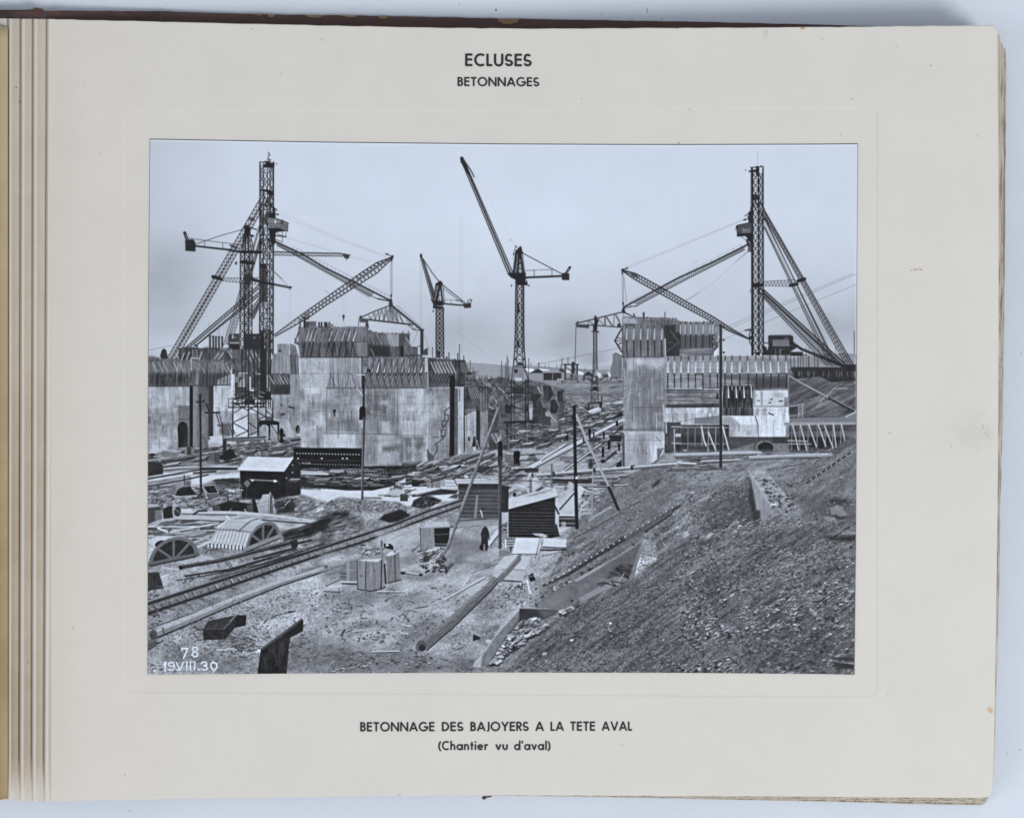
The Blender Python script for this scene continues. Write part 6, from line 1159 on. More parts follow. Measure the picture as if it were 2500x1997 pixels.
# post, leaning props and the tall poles
tile(1, 2)
line([(2110, 0), (1480, 1722), (1440, 1780)], 34, 120); line([(2100, 0), (1466, 1722)], 9, 168); line([(2122, 10), (1500, 1722)], 6, 66)
for i in range(22): p = L((2100, 20), (1480, 1700), rng.random()); line([p, (p[0] - 16, p[1] + 40)], 10, rng.choice([90, 150]), .5)
line([(2132, 430), (2132, 620)], 56, 42); line([(2130, 600), (2128, 1690)], 40, 72); line([(2116, 700), (2114, 1680)], 8, 128); line([(2110, 620), (2112, 700)], 12, 44)
line([(2140, 330), (2105, 400)], 20, 190, .7)
tile(1, 1); line([(472, 1250), (472, 1640)], 26, 50); line([(390, 1240), (490, 1238)], 14, 190); line([(385, 1390), (460, 1490)], 11, 190); poly([(420, 1660), (432, 1628), (460, 1615), (490, 1628), (498, 1660), (498, 2380), (420, 2370)][:5] + [(498, 1785), (418, 1785)], 46); rect(418, 1660, 498, 1785, 46); line([(530, 1180), (550, 1200)], 26, 46)
tile(1, 2); line([(476, 120), (466, 500), (454, 1106)], 34, 74, 1, 28); line([(466, 130), (456, 500), (444, 1100)], 7, 150); line([(452, 170), (452, 240)], 9, 200)
tile(0, 2); line([(640, -160), (650, 1080)], 24, 46, 1, 26); line([(632, 0), (642, 1060)], 5, 90); line([(648, 1060), (640, 1100)], 24, 110, .6)
tile(2, 2)
line([(905, 85), (1040, 420), (1310, 970)], 32, 148); line([(896, 85), (1030, 420), (1300, 970)], 7, 190); line([(1296, 965), (1412, 1230)], 36, 52)
line([(876, -10), (888, 700), (908, 1450)], 37, 42, 1, 42); ell(868, 110, 22, 44, 42); line([(860, 0), (872, 700), (888, 1440)], 5, 90, .6); rect(890, 830, 914, 862, 205)
tile(3, 2); line([(500, -1000), (500, 720)], 33, 46); line([(490, -1000), (490, 700)], 6, 96); ell(498, 726, 30, 12, 110, .6)
tile(3, 1)
for y in (660, 815, 968): line([(510, y), (540, y - 4)], 6, 50); ell(538, y, 11, 14, 42)

# ---- culvert walls in the embankment
tile(2, 2)
line([(2155, 1180), (1280, 1722)], 34, 78); line([(2155, 1200), (1290, 1735)], 12, 60)
for i in range(13): p = L((2140, 1170), (1290, 1690), i / 12); poly([(p[0] - 15, p[1] + 6), (p[0] - 4, p[1] - 13), (p[0] + 15, p[1] - 2)], 196); line([(p[0] - 4, p[1] + 18), (p[0] - 34, p[1] + 38)], 12, 120, .8)
poly([(1290, 1722), (1300, 1700), (2060, 1240), (2070, 1290), (1420, 1722)], 98 + 10 * tex(20, 2, 4, 1, -.55)); line([(1740, 1500), (2060, 1290)], 14, 50)
line([(870, 1580), (1160, 1430), (1440, 1260)], 9, 56); line([(1160, 1410), (1420, 1270)], 6, 160, .7); line([(1530, 1210), (1680, 1130)], 9, 60); line([(1440, 660), (1440, 700)], 1, 60); poly([(1810, 950), (1880, 880), (1940, 850), (1900, 920), (1830, 970)], 56, .8, 6)
tile(2, 3)
poly([(460, 640), (1500, 60), (1720, -60), (1720, 0), (1500, 130), (800, 540), (420, 830)], 118 + 50 * tex(3, 2, 5, 2), .9, 5)
line([(1480, 5), (800, 450), (480, 600)], 46, 74, 1, 28); line([(1490, 30), (800, 465)], 13, 54)
for i in range(16): p = L((1490, 0), (480, 600), i / 15); poly([(p[0] - 12, p[1] + 8), (p[0] - 4, p[1] - 12), (p[0] + 14, p[1] + 2), (p[0] + 3, p[1] + 9)], 200)
stones([(500, 660), (860, 480), (1340, 200), (1200, 330), (700, 620), (440, 780)], 260, 9, 10, [205, 195, 70, 60, 170], -.4)
poly([(430, 840), (480, 740), (880, 530), (1540, 150), (1705, 20), (1590, 350), (1440, 460), (1000, 700), (760, 885)], 116 + 12 * tex(14, 8, 6, 3)); poly([(880, 520), (1540, 140), (1705, 15), (1690, 60), (1500, 190), (900, 545)], 156); poly([(1260, 330), (1600, 130), (1700, 30), (1590, 340), (1420, 420), (1300, 480)], 94, .7, 30); poly([(430, 840), (500, 760), (800, 620), (760, 885)], 134, .5, 20)
poly([(1290, 460), (1420, 330), (1600, 330), (1570, 500), (1430, 470), (1310, 510)], 76 + 40 * tex(4, 3, 7, 2), .9, 6); ell(850, 772, 13, 17, 50); ell(1598, 92, 9, 14, 46)
poly([(925, 745), (1250, 560), (1440, 460), (1420, 560), (1310, 610), (960, 790)], 142); poly([(1300, 500), (1430, 460), (1440, 560), (1310, 560)], 128)
clut([(1160, 500), (1560, 330), (1560, 580), (1200, 600)], 20, 60, 160, 8, 12, [150, 60, 90], (-.8, .8))
for pts, w, t in [([(1385, 375), (1580, 425)], 12, 42), ([(1390, 380), (1550, 515)], 13, 42), ([(1160, 570), (1240, 550), (1390, 598)], 12, 44), ([(1320, 530), (1480, 560)], 9, 50), ([(1320, 530), (1380, 590)], 9, 46), ([(1480, 440), (1420, 530)], 10, 170), ([(1420, 340), (1460, 370)], 8, 50)]: line(pts, w, t)
poly([(1705, 20), (1760, 60), (1600, 560), (1520, 560), (1590, 350)], 130); poly([(1690, 210), (1880, 250), (1850, 500), (1740, 570), (1590, 570), (1640, 330)], 186 + 30 * tex(6, 5, 8, 3)); line([(1690, 210), (1590, 560)], 8, 205); stones([(1690, 220), (1860, 260), (1800, 520), (1620, 560)], 50, 8, 10, [110, 80, 205], -.2)
poly([(1705, 10), (1860, 60), (1890, 240), (1690, 210)], 150 + 60 * tex(3, 2, 9, 2), .9, 6)
poly([(210, 865), (420, 870), (740, 885), (640, 930), (500, 1000), (330, 1050), (200, 1010)], 66); poly([(420, 875), (740, 885), (600, 950), (500, 990)], 108, .8, 12); line([(210, 862), (560, 872), (740, 884)], 14, 124); line([(215, 856), (560, 864)], 5, 170)
poly([(-260, 1430), (-60, 1180), (210, 880), (205, 1000), (40, 1240), (-170, 1560), (-230, 1580)], 128 + 14 * tex(5, 12, 4, 2)); poly([(-330, 1500), (-250, 1430), (-60, 1150), (100, 900), (215, 868), (200, 900), (-80, 1200), (-250, 1460), (-260, 1580), (-360, 1570)], 172 + 20 * tex(5, 4, 4, 2)); 
poly([(40, 1240), (205, 1000), (330, 1040), (100, 1230), (-120, 1560), (-180, 1570)], 50, .8, 10)
stones([(230, 1020), (620, 930), (700, 900), (960, 800), (500, 1120), (300, 1240), (0, 1500), (-150, 1560), (60, 1250)], 700, 20, 24, [195, 175, 205, 150, 100, 165], -.35, .7, .9, (.6, 1), 44)
# lower right slope detail
poly([(-40, 1680), (60, 1560), (700, 1000), (1500, 560), (2155, 60), (4310, -200), (4310, 1700), (-40, 1700)], 101 + 28 * tex(90, 30, 31, 3, -.58) + 42 * tex(46, 6, 33, 3, -.58) + 44 * tex(3.4, 2.2, 35, 3, -.4) + 40 * tex(1.5, 1.3, 37, 2), .8, 10)
for i in range(150):
    x = rng.uniform(100, 2400); y = rng.uniform(400, 1640); l = rng.uniform(80, 360); s = -.62 + rng.normal() * .05
    if y > 1560 - (x - 60) * .78: line([(x, y), (x + l * math.cos(s), y + l * math.sin(s))], rng.uniform(5, 14), rng.choice([50, 58, 130, 120]), .32)
for a in [(1460, 1320, 160, 30, 44), (1770, 720, 90, 26, 52), (700, 1180, 90, 20, 60), (380, 1400, 90, 18, 56), (2080, 520, 120, 20, 54)]: poly([(a[0] - a[2] / 2, a[1] + a[3]), (a[0] + a[2] / 2, a[1] - a[3]), (a[0] + a[2] * .8, a[1] - a[3] * .6), (a[0], a[1] + a[3])], a[4], .7, 6)
stones([(100, 1600), (700, 1060), (1500, 620), (2155, 160), (2155, 1650), (100, 1650)], 1300, 7, 10, [165, 185, 150, 60, 52, 195], -.5, .55, .7); ell(515, 1415, 30, 16, 172, 1, -.3); ell(845, 1248, 26, 12, 205, 1, -.2); ell(1315, 1042, 22, 12, 205)
tile(3, 3)
stones([(0, 0), (2120, -40), (2120, 700), (1600, 760), (900, 420), (0, 500)], 1500, 8, 12, [165, 185, 150, 60, 52, 195, 205], -.3, .55, .7)
stones([(900, 380), (2120, 460), (2120, 1100), (1100, 1150), (300, 1240), (350, 900)], 1300, 11, 16, [170, 190, 200, 205, 120, 60, 140], -.25, .62, .8)
stones([(0, 500), (900, 440), (300, 1200), (0, 1650)], 600, 8, 14, [165, 185, 60, 52, 190], -.5); stones([(0, 1180), (1000, 1150), (2120, 1050), (2120, 1660), (0, 1660)], 1100, 10, 15, [150, 165, 60, 52, 110, 185, 195], -.3)
poly([(800, 1380), (1700, 1200), (2130, 1150), (2130, 1680), (700, 1680)], 70, .3, 60); poly([(1750, 0), (2140, -20), (2140, 60), (1900, 40)], 50, .8, 10)
for a in [(640, 706, 32, 18, 212, -.5), (1690, 740, 100, 36, 140, -.35), (1150, 900, 52, 32, 150, -.2), (945, 885, 30, 24, 180, .3), (815, 850, 28, 15, 205, -.5), (1895, 855, 46, 36, 150, .3), (1790, 940, 54, 44, 112, -.4), (2060, 715, 38, 28, 175, -.4), (1640, 1110, 34, 24, 178, -.2), (1830, 1178, 34, 22, 195, -.4), (530, 1280, 20, 16, 195, 0), (1070, 602, 42, 14, 190, 0), (820, 1100, 26, 20, 208, -.9), (2025, 1355, 42, 12, 190, 0), (1930, 1442, 44, 14, 190, -.3), (1480, 285, 20, 24, 140, -.2), (1990, 475, 34, 16, 150, -.1), (1755, 1490, 30, 22, 165, 0), (150, 1442, 15, 14, 205, 0), (2110, 1250, 24, 22, 190, -.7), (1645, 945, 26, 18, 180, -.5)]:
    ell(a[0] + 4, a[1] + a[3] * .5, a[2] * .8, a[3] * .8, 50, .8, a[5]); ell(a[0], a[1], a[2] * .78, a[3] * .78, a[4] * .88 + 40 * tex(2.5, 2.5, 3, 2), .92, a[5], 1.6)
line([(1830, 1490), (1940, 1520), (2110, 1532)], 18, 176); line([(1830, 1490), (1790, 1560)], 12, 150); poly([(1860, 1500), (2120, 1545), (2120, 1600), (1900, 1600)], 46, .8, 6); poly([(1880, 1470), (2120, 1440), (2120, 1520), (1960, 1510)], 50, .7, 8)
tile(2, 3)
tile(2, 3); stones([(0, 1640), (700, 1080), (1560, 660), (2155, 330), (4300, 0), (4300, 1650), (0, 1660)], 2600, 5, 6, [150, 170, 185, 56, 60], -.4, .8, .5)
# loose boards and box at the lean-to
poly([(165, 5), (475, 10), (440, 205), (125, 200)], 206); poly([(20, 30), (150, 20), (100, 215), (90, 110), (30, 110)], 90); 
for y in (45, 75, 105): line([(20, y), (140, y - 6)], 12, 195)
line([(40, 30), (45, 130)], 18, 205); poly([(505, 12), (782, 25), (775, 122), (490, 110)], 200); line([(490, 120), (760, 130)], 12, 80); line([(470, 158), (780, 152)], 16, 56); line([(480, 180), (700, 190)], 18, 185); line([(470, 90), (385, 270)], 24, 186); line([(440, 205), (110, 205)], 9, 90); line([(480, 230), (720, 180)], 7, 66); line([(460, 15), (400, 260)], 6, 66)
poly([(30, 230), (350, 235), (280, 400), (130, 385), (-110, 390)], 188); poly([(-100, 390), (280, 405), (240, 530), (20, 520), (-120, 470)], 176); line([(10, 525), (240, 540)], 13, 48); line([(130, 390), (290, 400)], 6, 110); poly([(-40, 150), (90, 170), (90, 220), (-40, 240)], 130); poly([(380, 290), (560, 240), (640, 250), (500, 330), (390, 330)], 160, .6, 8)
line([(200, 265), (40, 440), (-40, 520)], 66, 116); line([(185, 255), (20, 430)], 14, 152)
poly([(318, 470), (370, 430), (408, 520), (340, 540)], 44); line([(330, 480), (385, 465)], 10, 150); line([(300, 520), (345, 695)], 22, 205); line([(150, 610), (240, 600), (250, 560)], 12, 60); line([(-100, 745), (320, 750)], 10, 175, .6)
stones([(-60, 560), (420, 560), (420, 840), (200, 860), (-60, 900)], 190, 9, 11, [195, 66, 80, 205], -.2)
ell(-330, -470, 1, 1, 60)
tile(1, 3)
poly([(1800, 1180), (1896, 1215), (1880, 1240), (1840, 1250), (1800, 1260)], 50); ell(1835, 1330, 46, 44, 165); ell(1912, 1340, 36, 38, 160); ell(1990, 1262, 38, 22, 185); line([(1500, 1410), (1740, 1300)], 7, 66, .7); ell(1830, 1345, 24, 26, 130, .6)
# pale trimmed rim along the head and right side
for a, b in [((368, 342.2), (793, 350)), ((793, 350), (1226, 354.3)), ((1226, 354.3), (1659, 356)), ((1659, 356), (2090, 354.2)), ((2090.4, 355), (2088.6, 700)), ((2088.6, 700), (2087.8, 1011))]: seg(a[0] - PX0, a[1] - PY0, b[0] - PX0, b[1] - PY0, 2, 2, 230, .7 if a[1] < 360 and b[1] < 360 else .3)
# numbering scratched white on the negative
tile(0, 3)
W = 214
for pts, w in [([(412, 1350), (488, 1350), (440, 1466)], 20), ([(416, 1345), (418, 1372)], 15), ([(200, 1545), (222, 1520), (214, 1620)], 22), ([(555, 1338), (600, 1338), (612, 1368), (582, 1388), (545, 1365), (555, 1338)], 17), ([(582, 1390), (615, 1415), (600, 1446), (570, 1452), (542, 1430), (552, 1398), (582, 1390)], 18), ([(318, 1530), (290, 1515), (258, 1530), (262, 1560), (300, 1570), (325, 1548), (330, 1580), (306, 1612), (258, 1608)], 18), ([(352, 1520), (392, 1610), (440, 1515)], 17), ([(358, 1608), (400, 1612)], 18), ([(478, 1510), (476, 1610)], 19), ([(522, 1520), (524, 1610)], 18), ([(575, 1515), (572, 1610)], 18), ([(510, 1512), (582, 1512)], 11), ([(620, 1600), (624, 1608)], 24), ([(650, 1535), (680, 1512), (716, 1522), (720, 1548), (684, 1558), (716, 1566), (730, 1598), (700, 1612), (655, 1600)], 18), ([(800, 1515), (840, 1535), (845, 1580), (810, 1620), (776, 1585), (770, 1540), (800, 1515)], 20), ([(810, 1620), (800, 1638)], 12)]:
    line(pts, w + 8, 84, .35); line(pts, w, W)

tex = _tex_full
def box(a, r):
    """box blur by running sums"""
    for ax in (0, 1):
        p = np.concatenate([np.repeat(np.take(a, [0], ax), r + 1, ax), a, np.repeat(np.take(a, [-1], ax), r, ax)], ax)
        c = np.cumsum(p, ax, dtype=np.float64); n = a.shape[ax]
        a = ((np.take(c, np.arange(2 * r + 1, 2 * r + 1 + n), ax) - np.take(c, np.arange(n), ax)) / (2 * r + 1)).astype(np.float32)
    return a

def finish():
    """printing: local and overall contrast of the bromide paper, silver grain, a little lens softness"""
    g = CV.copy()
    s = g.copy()
    s[1:-1, 1:-1] = .56 * g[1:-1, 1:-1] + .085 * (g[:-2, 1:-1] + g[2:, 1:-1] + g[1:-1, :-2] + g[1:-1, 2:]) + .025 * (g[:-2, :-2] + g[2:, 2:] + g[:-2, 2:] + g[2:, :-2])
    low = np.clip((YY / PH - .36) * 7, 0, 1)
    s = s + low * (7 * tex(1.2, 1.2, 5, 1) + 9 * tex(3.2, 2.4, 8, 2) + 7 * tex(12, 7, 10, 2)) + 3 * tex(1.6, 1.6, 12, 2)
    m = box(box(s, 9), 9)
    s = s + .26 * low * (s - m)
    s = np.clip(s, 8, 240)
    d = 208 * (s / 208) ** 1.2
    return np.where(s < 208, d, s) + 2.0
# ------------------------------------------------------------------ helpers
tex = _tex_full

def plane_z(u): return 0.0125 + 0.0215 * np.clip(np.asarray(u, float), -200, 2600) / 2434.0   # the block is thin at the hinge, thick at the fore edge

def Wp(u, v, z):
    """point of the photograph (page units) at a real height above the table"""
    f = PAGE_PX * (CAM_D - (z - ZP)) / CAM_D
    return ((u - 1250.0) * f, (997.2 - v) * f, z)

def on_page(u, v, lift=0.0): return Wp(u, v, float(plane_z(u)) + lift)

def mesh_obj(name, verts, faces, mat, parent=None, smooth=False):
    me = bpy.data.meshes.new(name); me.from_pydata([tuple(map(float, p)) for p in verts], [], faces); me.update()
    if smooth:
        for p in me.polygons: p.use_smooth = True
    me.materials.append(mat)
    o = bpy.data.objects.new(name, me); col.objects.link(o)
    if parent: o.parent = parent
    return o

def slab(name, top, bot, mat, parent=None):
    """closed slab from two outlines with the same number of points"""
    n = len(top)
    f = [list(range(n))[::-1], [n + i for i in range(n)]] + [[i, (i + 1) % n, n + (i + 1) % n, n + i] for i in range(n)]
    return mesh_obj(name, list(top) + list(bot), f, mat, parent)

class MT:
    """small builder for a node material"""
    def __init__(self, name, rough=.8, spec=.15):
        self.m = bpy.data.materials.new(name); self.m.use_nodes = True; self.nt = self.m.node_tree
        self.b = self.nt.nodes['Principled BSDF']; self.b.inputs['Roughness'].default_value = rough; self.b.inputs['Specular IOR Level'].default_value = spec
        self.pos = self.nt.nodes.new('ShaderNodeTexCoord').outputs['Object']
    def n(self, t, **kw):
        nd = self.nt.nodes.new(t)
        for k, v in kw.items(): setattr(nd, k, v)
        return nd
    def put(self, sock, v):
        if hasattr(v, 'is_output'): self.nt.links.new(v, sock)
        else: sock.default_value = v
    def math(self, op, a, b=0.0, clamp=False):
        nd = self.n('ShaderNodeMath', operation=op); nd.use_clamp = clamp
        self.put(nd.inputs[0], a); self.put(nd.inputs[1], b); return nd.outputs[0]
    def mapr(self, v, a, b, c, d, smooth=True):
        nd = self.n('ShaderNodeMapRange'); nd.clamp = True
        if smooth: nd.interpolation_type = 'SMOOTHSTEP'
        self.put(nd.inputs[0], v)
        for i, x in enumerate((a, b, c, d)): nd.inputs[1 + i].default_value = x
        return nd.outputs[0]
    def mix(self, f, a, b, mode='MIX'):
        nd = self.n('ShaderNodeMix', data_type='RGBA', blend_type=mode)
        self.put(nd.inputs[0], f); self.put(nd.inputs[6], a); self.put(nd.inputs[7], b); return nd.outputs[2]
    def noise(self, scale, detail=3, rough=.55, vec=None, sc=None):
        nd = self.n('ShaderNodeTexNoise'); nd.inputs['Scale'].default_value = scale; nd.inputs['Detail'].default_value = detail; nd.inputs['Roughness'].default_value = rough
        v = vec or self.pos
        if sc:
            mp = self.n('ShaderNodeMapping'); mp.inputs['Scale'].default_value = sc; self.nt.links.new(v, mp.inputs[0]); v = mp.outputs[0]
        self.nt.links.new(v, nd.inputs['Vector']); return nd.outputs['Fac']
    def xyz(self):
        s = self.n('ShaderNodeSeparateXYZ'); self.nt.links.new(self.pos, s.inputs[0]); return s.outputs
    def bump(self, h, strength, dist):
        nd = self.n('ShaderNodeBump'); nd.inputs['Strength'].default_value = strength; nd.inputs['Distance'].default_value = dist
        self.put(nd.inputs['Height'], h); return nd
    def base(self, c): self.put(self.b.inputs['Base Color'], c)
    def spot(self, u, v, ru, rv, ang=0.0, z=None, hard=.3):
        """soft elliptical mark centred on a page position; 1 inside, 0 outside"""
        x, y, _ = Wp(u, v, float(plane_z(u)) if z is None else z)
        mp = self.n('ShaderNodeMapping', vector_type='TEXTURE'); mp.inputs['Location'].default_value = (x, y, 0); mp.inputs['Rotation'].default_value = (0, 0, ang)
        mp.inputs['Scale'].default_value = (ru * PAGE_PX, rv * PAGE_PX, 1e6); self.nt.links.new(self.pos, mp.inputs[0])
        nd = self.n('ShaderNodeVectorMath', operation='LENGTH'); self.nt.links.new(mp.outputs[0], nd.inputs[0])
        return self.mapr(nd.outputs['Value'], hard, 1.0, 1.0, 0.0)

def lin(r, g, b):
    f = lambda c: ((c / 255 + .055) / 1.055) ** 2.4 if c > 10 else c / 255 / 12.92
    return (f(r), f(g), f(b), 1)

# ------------------------------------------------------------------ materials
def paper(name, c0, c1, stains_and_shade=False):
    m = MT(name, .85, .12)
    n1 = m.noise(26, 4, .6); n2 = m.noise(900, 3, .7); n3 = m.noise(160, 2, .5)
    c = m.mix(m.mapr(n1, .3, .7, 0, 1), c0, c1)
    c = m.mix(m.mapr(n3, .35, .75, 0, .035), c, lin(178, 168, 150))
    c = m.mix(m.mapr(n2, .30, .42, .10, 0), c, lin(150, 140, 125))
    vo = m.n('ShaderNodeTexVoronoi'); vo.inputs['Scale'].default_value = 38; m.nt.links.new(m.pos, vo.inputs['Vector'])
    c = m.mix(m.mapr(vo.outputs['Distance'], .016, .04, .22, 0), c, lin(116, 106, 96))
    X = m.xyz()
    h = n2
    if stains_and_shade:
        # shade of the hinge grooves painted in as brown bands, fading towards the foot
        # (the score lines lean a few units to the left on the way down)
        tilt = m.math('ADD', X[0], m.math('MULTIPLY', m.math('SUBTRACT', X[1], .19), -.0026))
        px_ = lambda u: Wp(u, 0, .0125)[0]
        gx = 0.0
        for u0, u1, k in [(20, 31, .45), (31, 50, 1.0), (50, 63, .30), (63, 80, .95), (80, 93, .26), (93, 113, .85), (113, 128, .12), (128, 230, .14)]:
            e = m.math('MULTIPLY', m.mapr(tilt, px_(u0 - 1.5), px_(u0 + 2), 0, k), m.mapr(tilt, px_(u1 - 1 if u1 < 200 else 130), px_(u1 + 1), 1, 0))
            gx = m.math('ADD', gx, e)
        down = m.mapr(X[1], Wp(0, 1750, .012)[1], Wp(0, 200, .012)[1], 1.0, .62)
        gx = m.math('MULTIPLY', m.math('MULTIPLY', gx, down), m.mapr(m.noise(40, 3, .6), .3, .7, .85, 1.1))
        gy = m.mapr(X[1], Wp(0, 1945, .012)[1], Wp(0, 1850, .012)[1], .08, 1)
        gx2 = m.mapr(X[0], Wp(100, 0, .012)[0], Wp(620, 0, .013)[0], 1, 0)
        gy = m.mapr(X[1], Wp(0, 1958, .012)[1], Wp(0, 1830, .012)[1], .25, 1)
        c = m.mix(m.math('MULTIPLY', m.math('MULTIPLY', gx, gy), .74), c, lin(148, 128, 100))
        c = m.mix(m.math('MULTIPLY', gx2, .10), c, lin(206, 192, 170))
        gr = m.noise(55, 4, .65)
        s = m.math('MULTIPLY', m.math('ADD', m.spot(2366, 1040, 95, 80, 0, None, 0), m.spot(2400, 1075, 60, 40, .5, None, 0), True), m.mapr(gr, .40, .62, .05, .15))
        c = m.mix(s, c, lin(134, 132, 126))
        s2 = m.math('MULTIPLY', m.spot(2360, 1185, 70, 60, 0, None, 0), m.mapr(gr, .45, .65, .0, .16)); c = m.mix(s2, c, lin(140, 138, 130))
        for (u, v, a, b, r, k, t) in [(2235, 657, 11, 3.2, .12, .75, (176, 142, 98)), (2248, 657, 6, 3, -.6, .75, (168, 132, 90)), (2224, 659, 3, 2.5, 0, .7, (160, 124, 84)), (2319, 644, 8, 2, -.4, .35, (170, 150, 110)),
                                      (2420, 1733, 9, 12, .3, .75, (190, 160, 116)), (2414, 1730, 5, 6, 0, .6, (196, 170, 128)), (2168, 1693, 2, 3, 0, .5, (110, 100, 90)), (1517, 1817, 6, 2.2, -.5, .4, (140, 130, 120)), (1653, 68, 7, 5, 0, .6, (196, 150, 96)), (1960, 68, 9, 5, .2, .7, (170, 110, 60)),
                                      (37, 211, 3.4, 3, 0, .85, (96, 78, 60)), (46, 246, 4.6, 5, 0, .6, (120, 104, 84)), (66, 1616, 3.5, 4, 0, .5, (120, 100, 80)), (305, 1890, 2.6, 3, 0, .6, (130, 124, 112)), (1420, 240, 3, 2.5, 0, .5, (120, 114, 104)), (246, 372, 3, 2.5, .5, .5, (130, 124, 112)), (204, 203, 2.5, 2.5, 0, .5, (130, 124, 112)), (1658, 350, 3, 9, .5, .55, (110, 104, 96)),
                                      (2273, 160, 3, 2.8, 0, .7, (104, 98, 90)), (2081, 241, 3, 2.4, 0, .6, (116, 108, 98)), (2053, 328, 3, 2.6, 0, .6, (116, 108, 98)), (785, 97, 2.8, 2.8, 0, .6, (116, 108, 98)), (617, 71, 6, 2, -.2, .5, (116, 108, 98)), (2172, 1056, 5, 5, 0, .35, (130, 124, 118)), (2323, 1088, 4, 2, .2, .6, (110, 104, 98)), (1870, 80, 10, 14, 0, .22, (150, 146, 140))]:
            c = m.mix(m.math('MULTIPLY', m.spot(u, v, a, b, r), k), c, lin(*t))
        # fingerprint dots
        for i in range(10):
            c = m.mix(m.math('MULTIPLY', m.spot(2395 + random.uniform(0, 24), 1034 + random.uniform(0, 30), 2.2, 2.2, 0), .45), c, lin(120, 116, 110))
        # blind-stamped plate mark round the photograph
        x0, y1, _ = Wp(302, 274, float(plane_z(302))); x1, y0, _ = Wp(2142, 1700, float(plane_z(2142))); rr = 20 * PAGE_PX
        sx = m.math('SUBTRACT', m.math('ABSOLUTE', m.math('SUBTRACT', X[0], (x0 + x1) / 2)), (x1 - x0) / 2 - rr)
        sy = m.math('SUBTRACT', m.math('ABSOLUTE', m.math('SUBTRACT', X[1], (y0 + y1) / 2)), (y1 - y0) / 2 - rr)
        mx = m.math('MAXIMUM', sx, 0.0); my = m.math('MAXIMUM', sy, 0.0)
        d = m.math('SUBTRACT', m.math('ADD', m.math('SQRT', m.math('ADD', m.math('MULTIPLY', mx, mx), m.math('MULTIPLY', my, my))), m.math('MINIMUM', m.math('MAXIMUM', sx, sy), 0.0)), rr)
        step = m.mapr(d, -.0006, .0006, 0, 1)
        b2 = m.bump(step, .85, .00022)
        b1 = m.bump(n2, .12, .00012); m.nt.links.new(b1.outputs[0], b2.inputs['Normal']); m.nt.links.new(b2.outputs[0], m.b.inputs['Normal'])
    else:
        b1 = m.bump(n2, .3, .0002); m.nt.links.new(b1.outputs[0], m.b.inputs['Normal'])
    m.base(c); return m.m

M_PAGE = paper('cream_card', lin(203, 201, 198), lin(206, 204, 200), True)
M_LEAF = paper('cream_card_edges', lin(188, 182, 172), lin(204, 199, 190))
_m = MT('dusty_cut_edges', .9, .05)
_c = _m.mix(_m.mapr(_m.noise(260, 4, .7, sc=(1, .12, 1)), .35, .65, 0, 1), lin(128, 119, 106), lin(186, 179, 168)); _m.base(_m.mix(_m.mapr(_m.noise(1400, 3, .7), .5, .7, 0, .6), _c, lin(98, 88, 76))); M_CUT = _m.m
mt = MT('ochre_card', .85, .1); X = mt.xyz()  # ochre opposite page, light bounced in the fold put into its colour
cc = mt.mix(mt.mapr(mt.noise(30, 4, .6), .3, .7, 0, 1), lin(166, 148, 116), lin(150, 132, 100))
mt.base(mt.mix(mt.mapr(X[1], Wp(0, 1700, .02)[1], Wp(0, 100, .02)[1], 0, .6), cc, lin(186, 172, 142))); M_FACING = mt.m

mt = MT('dark_leather', .55, .35)
n1 = mt.noise(60, 5, .65, sc=(1, 3, 1)); n2 = mt.noise(700, 3, .7)
cc = mt.mix(mt.mapr(n1, .3, .7, 0, 1), lin(52, 40, 42), lin(78, 54, 52)); cc = mt.mix(mt.mapr(n2, .55, .75, 0, .5), cc, lin(40, 32, 36))
X = mt.xyz()
patch = mt.mapr(X[0], Wp(388, 0, 0.004)[0], Wp(393, 0, 0.004)[0], 0, .5); cc = mt.mix(patch, cc, lin(84, 62, 60))
mt.base(cc); bp = mt.bump(n2, .5, .0003); mt.nt.links.new(bp.outputs[0], mt.b.inputs['Normal']); M_LEATHER = mt.m
mt = MT('rubbed_leather', .8, .1); mt.base(mt.mix(mt.noise(400, 3, .6), lin(142, 124, 98), lin(120, 96, 76))); M_RUB = mt.m
mt = MT('frayed_leather', .8, .1); mt.base(mt.mix(mt.noise(600, 3, .6), lin(100, 76, 66), lin(72, 54, 50))); M_FRAY = mt.m
mt = MT('printing_ink', .7, .2); mt.base(mt.mix(mt.noise(900, 3, .6), lin(40, 40, 46), lin(50, 50, 55))); M_INK = mt.m
mt = MT('print_edge', .7, .1); mt.base(mt.mix(mt.noise(300, 2, .6), lin(96, 98, 102), lin(124, 125, 126))); M_PEDGE = mt.m

mt = MT('white_table', .6, .25)
cc = mt.mix(mt.mapr(mt.noise(9, 3, .5), .3, .7, 0, 1), lin(199, 208, 222), lin(203, 211, 224)); cc = mt.mix(mt.mapr(mt.noise(500, 2, .6), .3, .7, 0, .06), cc, lin(150, 160, 175))
for (u, v, a, b, r, k) in [(1211, 24, 4, 4, 0, .9), (1580, 26, 2.2, 10, -.15, .6), (1615, 46, 6, 2, .8, .45), (1468, 34, 5, 2, .8, .35), (1121, 10, 4, 2, -.6, .4), (2491, 1828, 5, 4, 0, .35), (2459, 1838, 5, 4, 0, .25), (315, 1977, 8, 2.5, -.3, .3), (1542, 44, 4, 2, .3, .35), (2493, 861, 3, 3, 0, .4)]:
    cc = mt.mix(mt.math('MULTIPLY', mt.spot(u, v, a, b, r, 0.0), k), cc, lin(66, 70, 80))
mt.base(cc); M_TABLE = mt.m

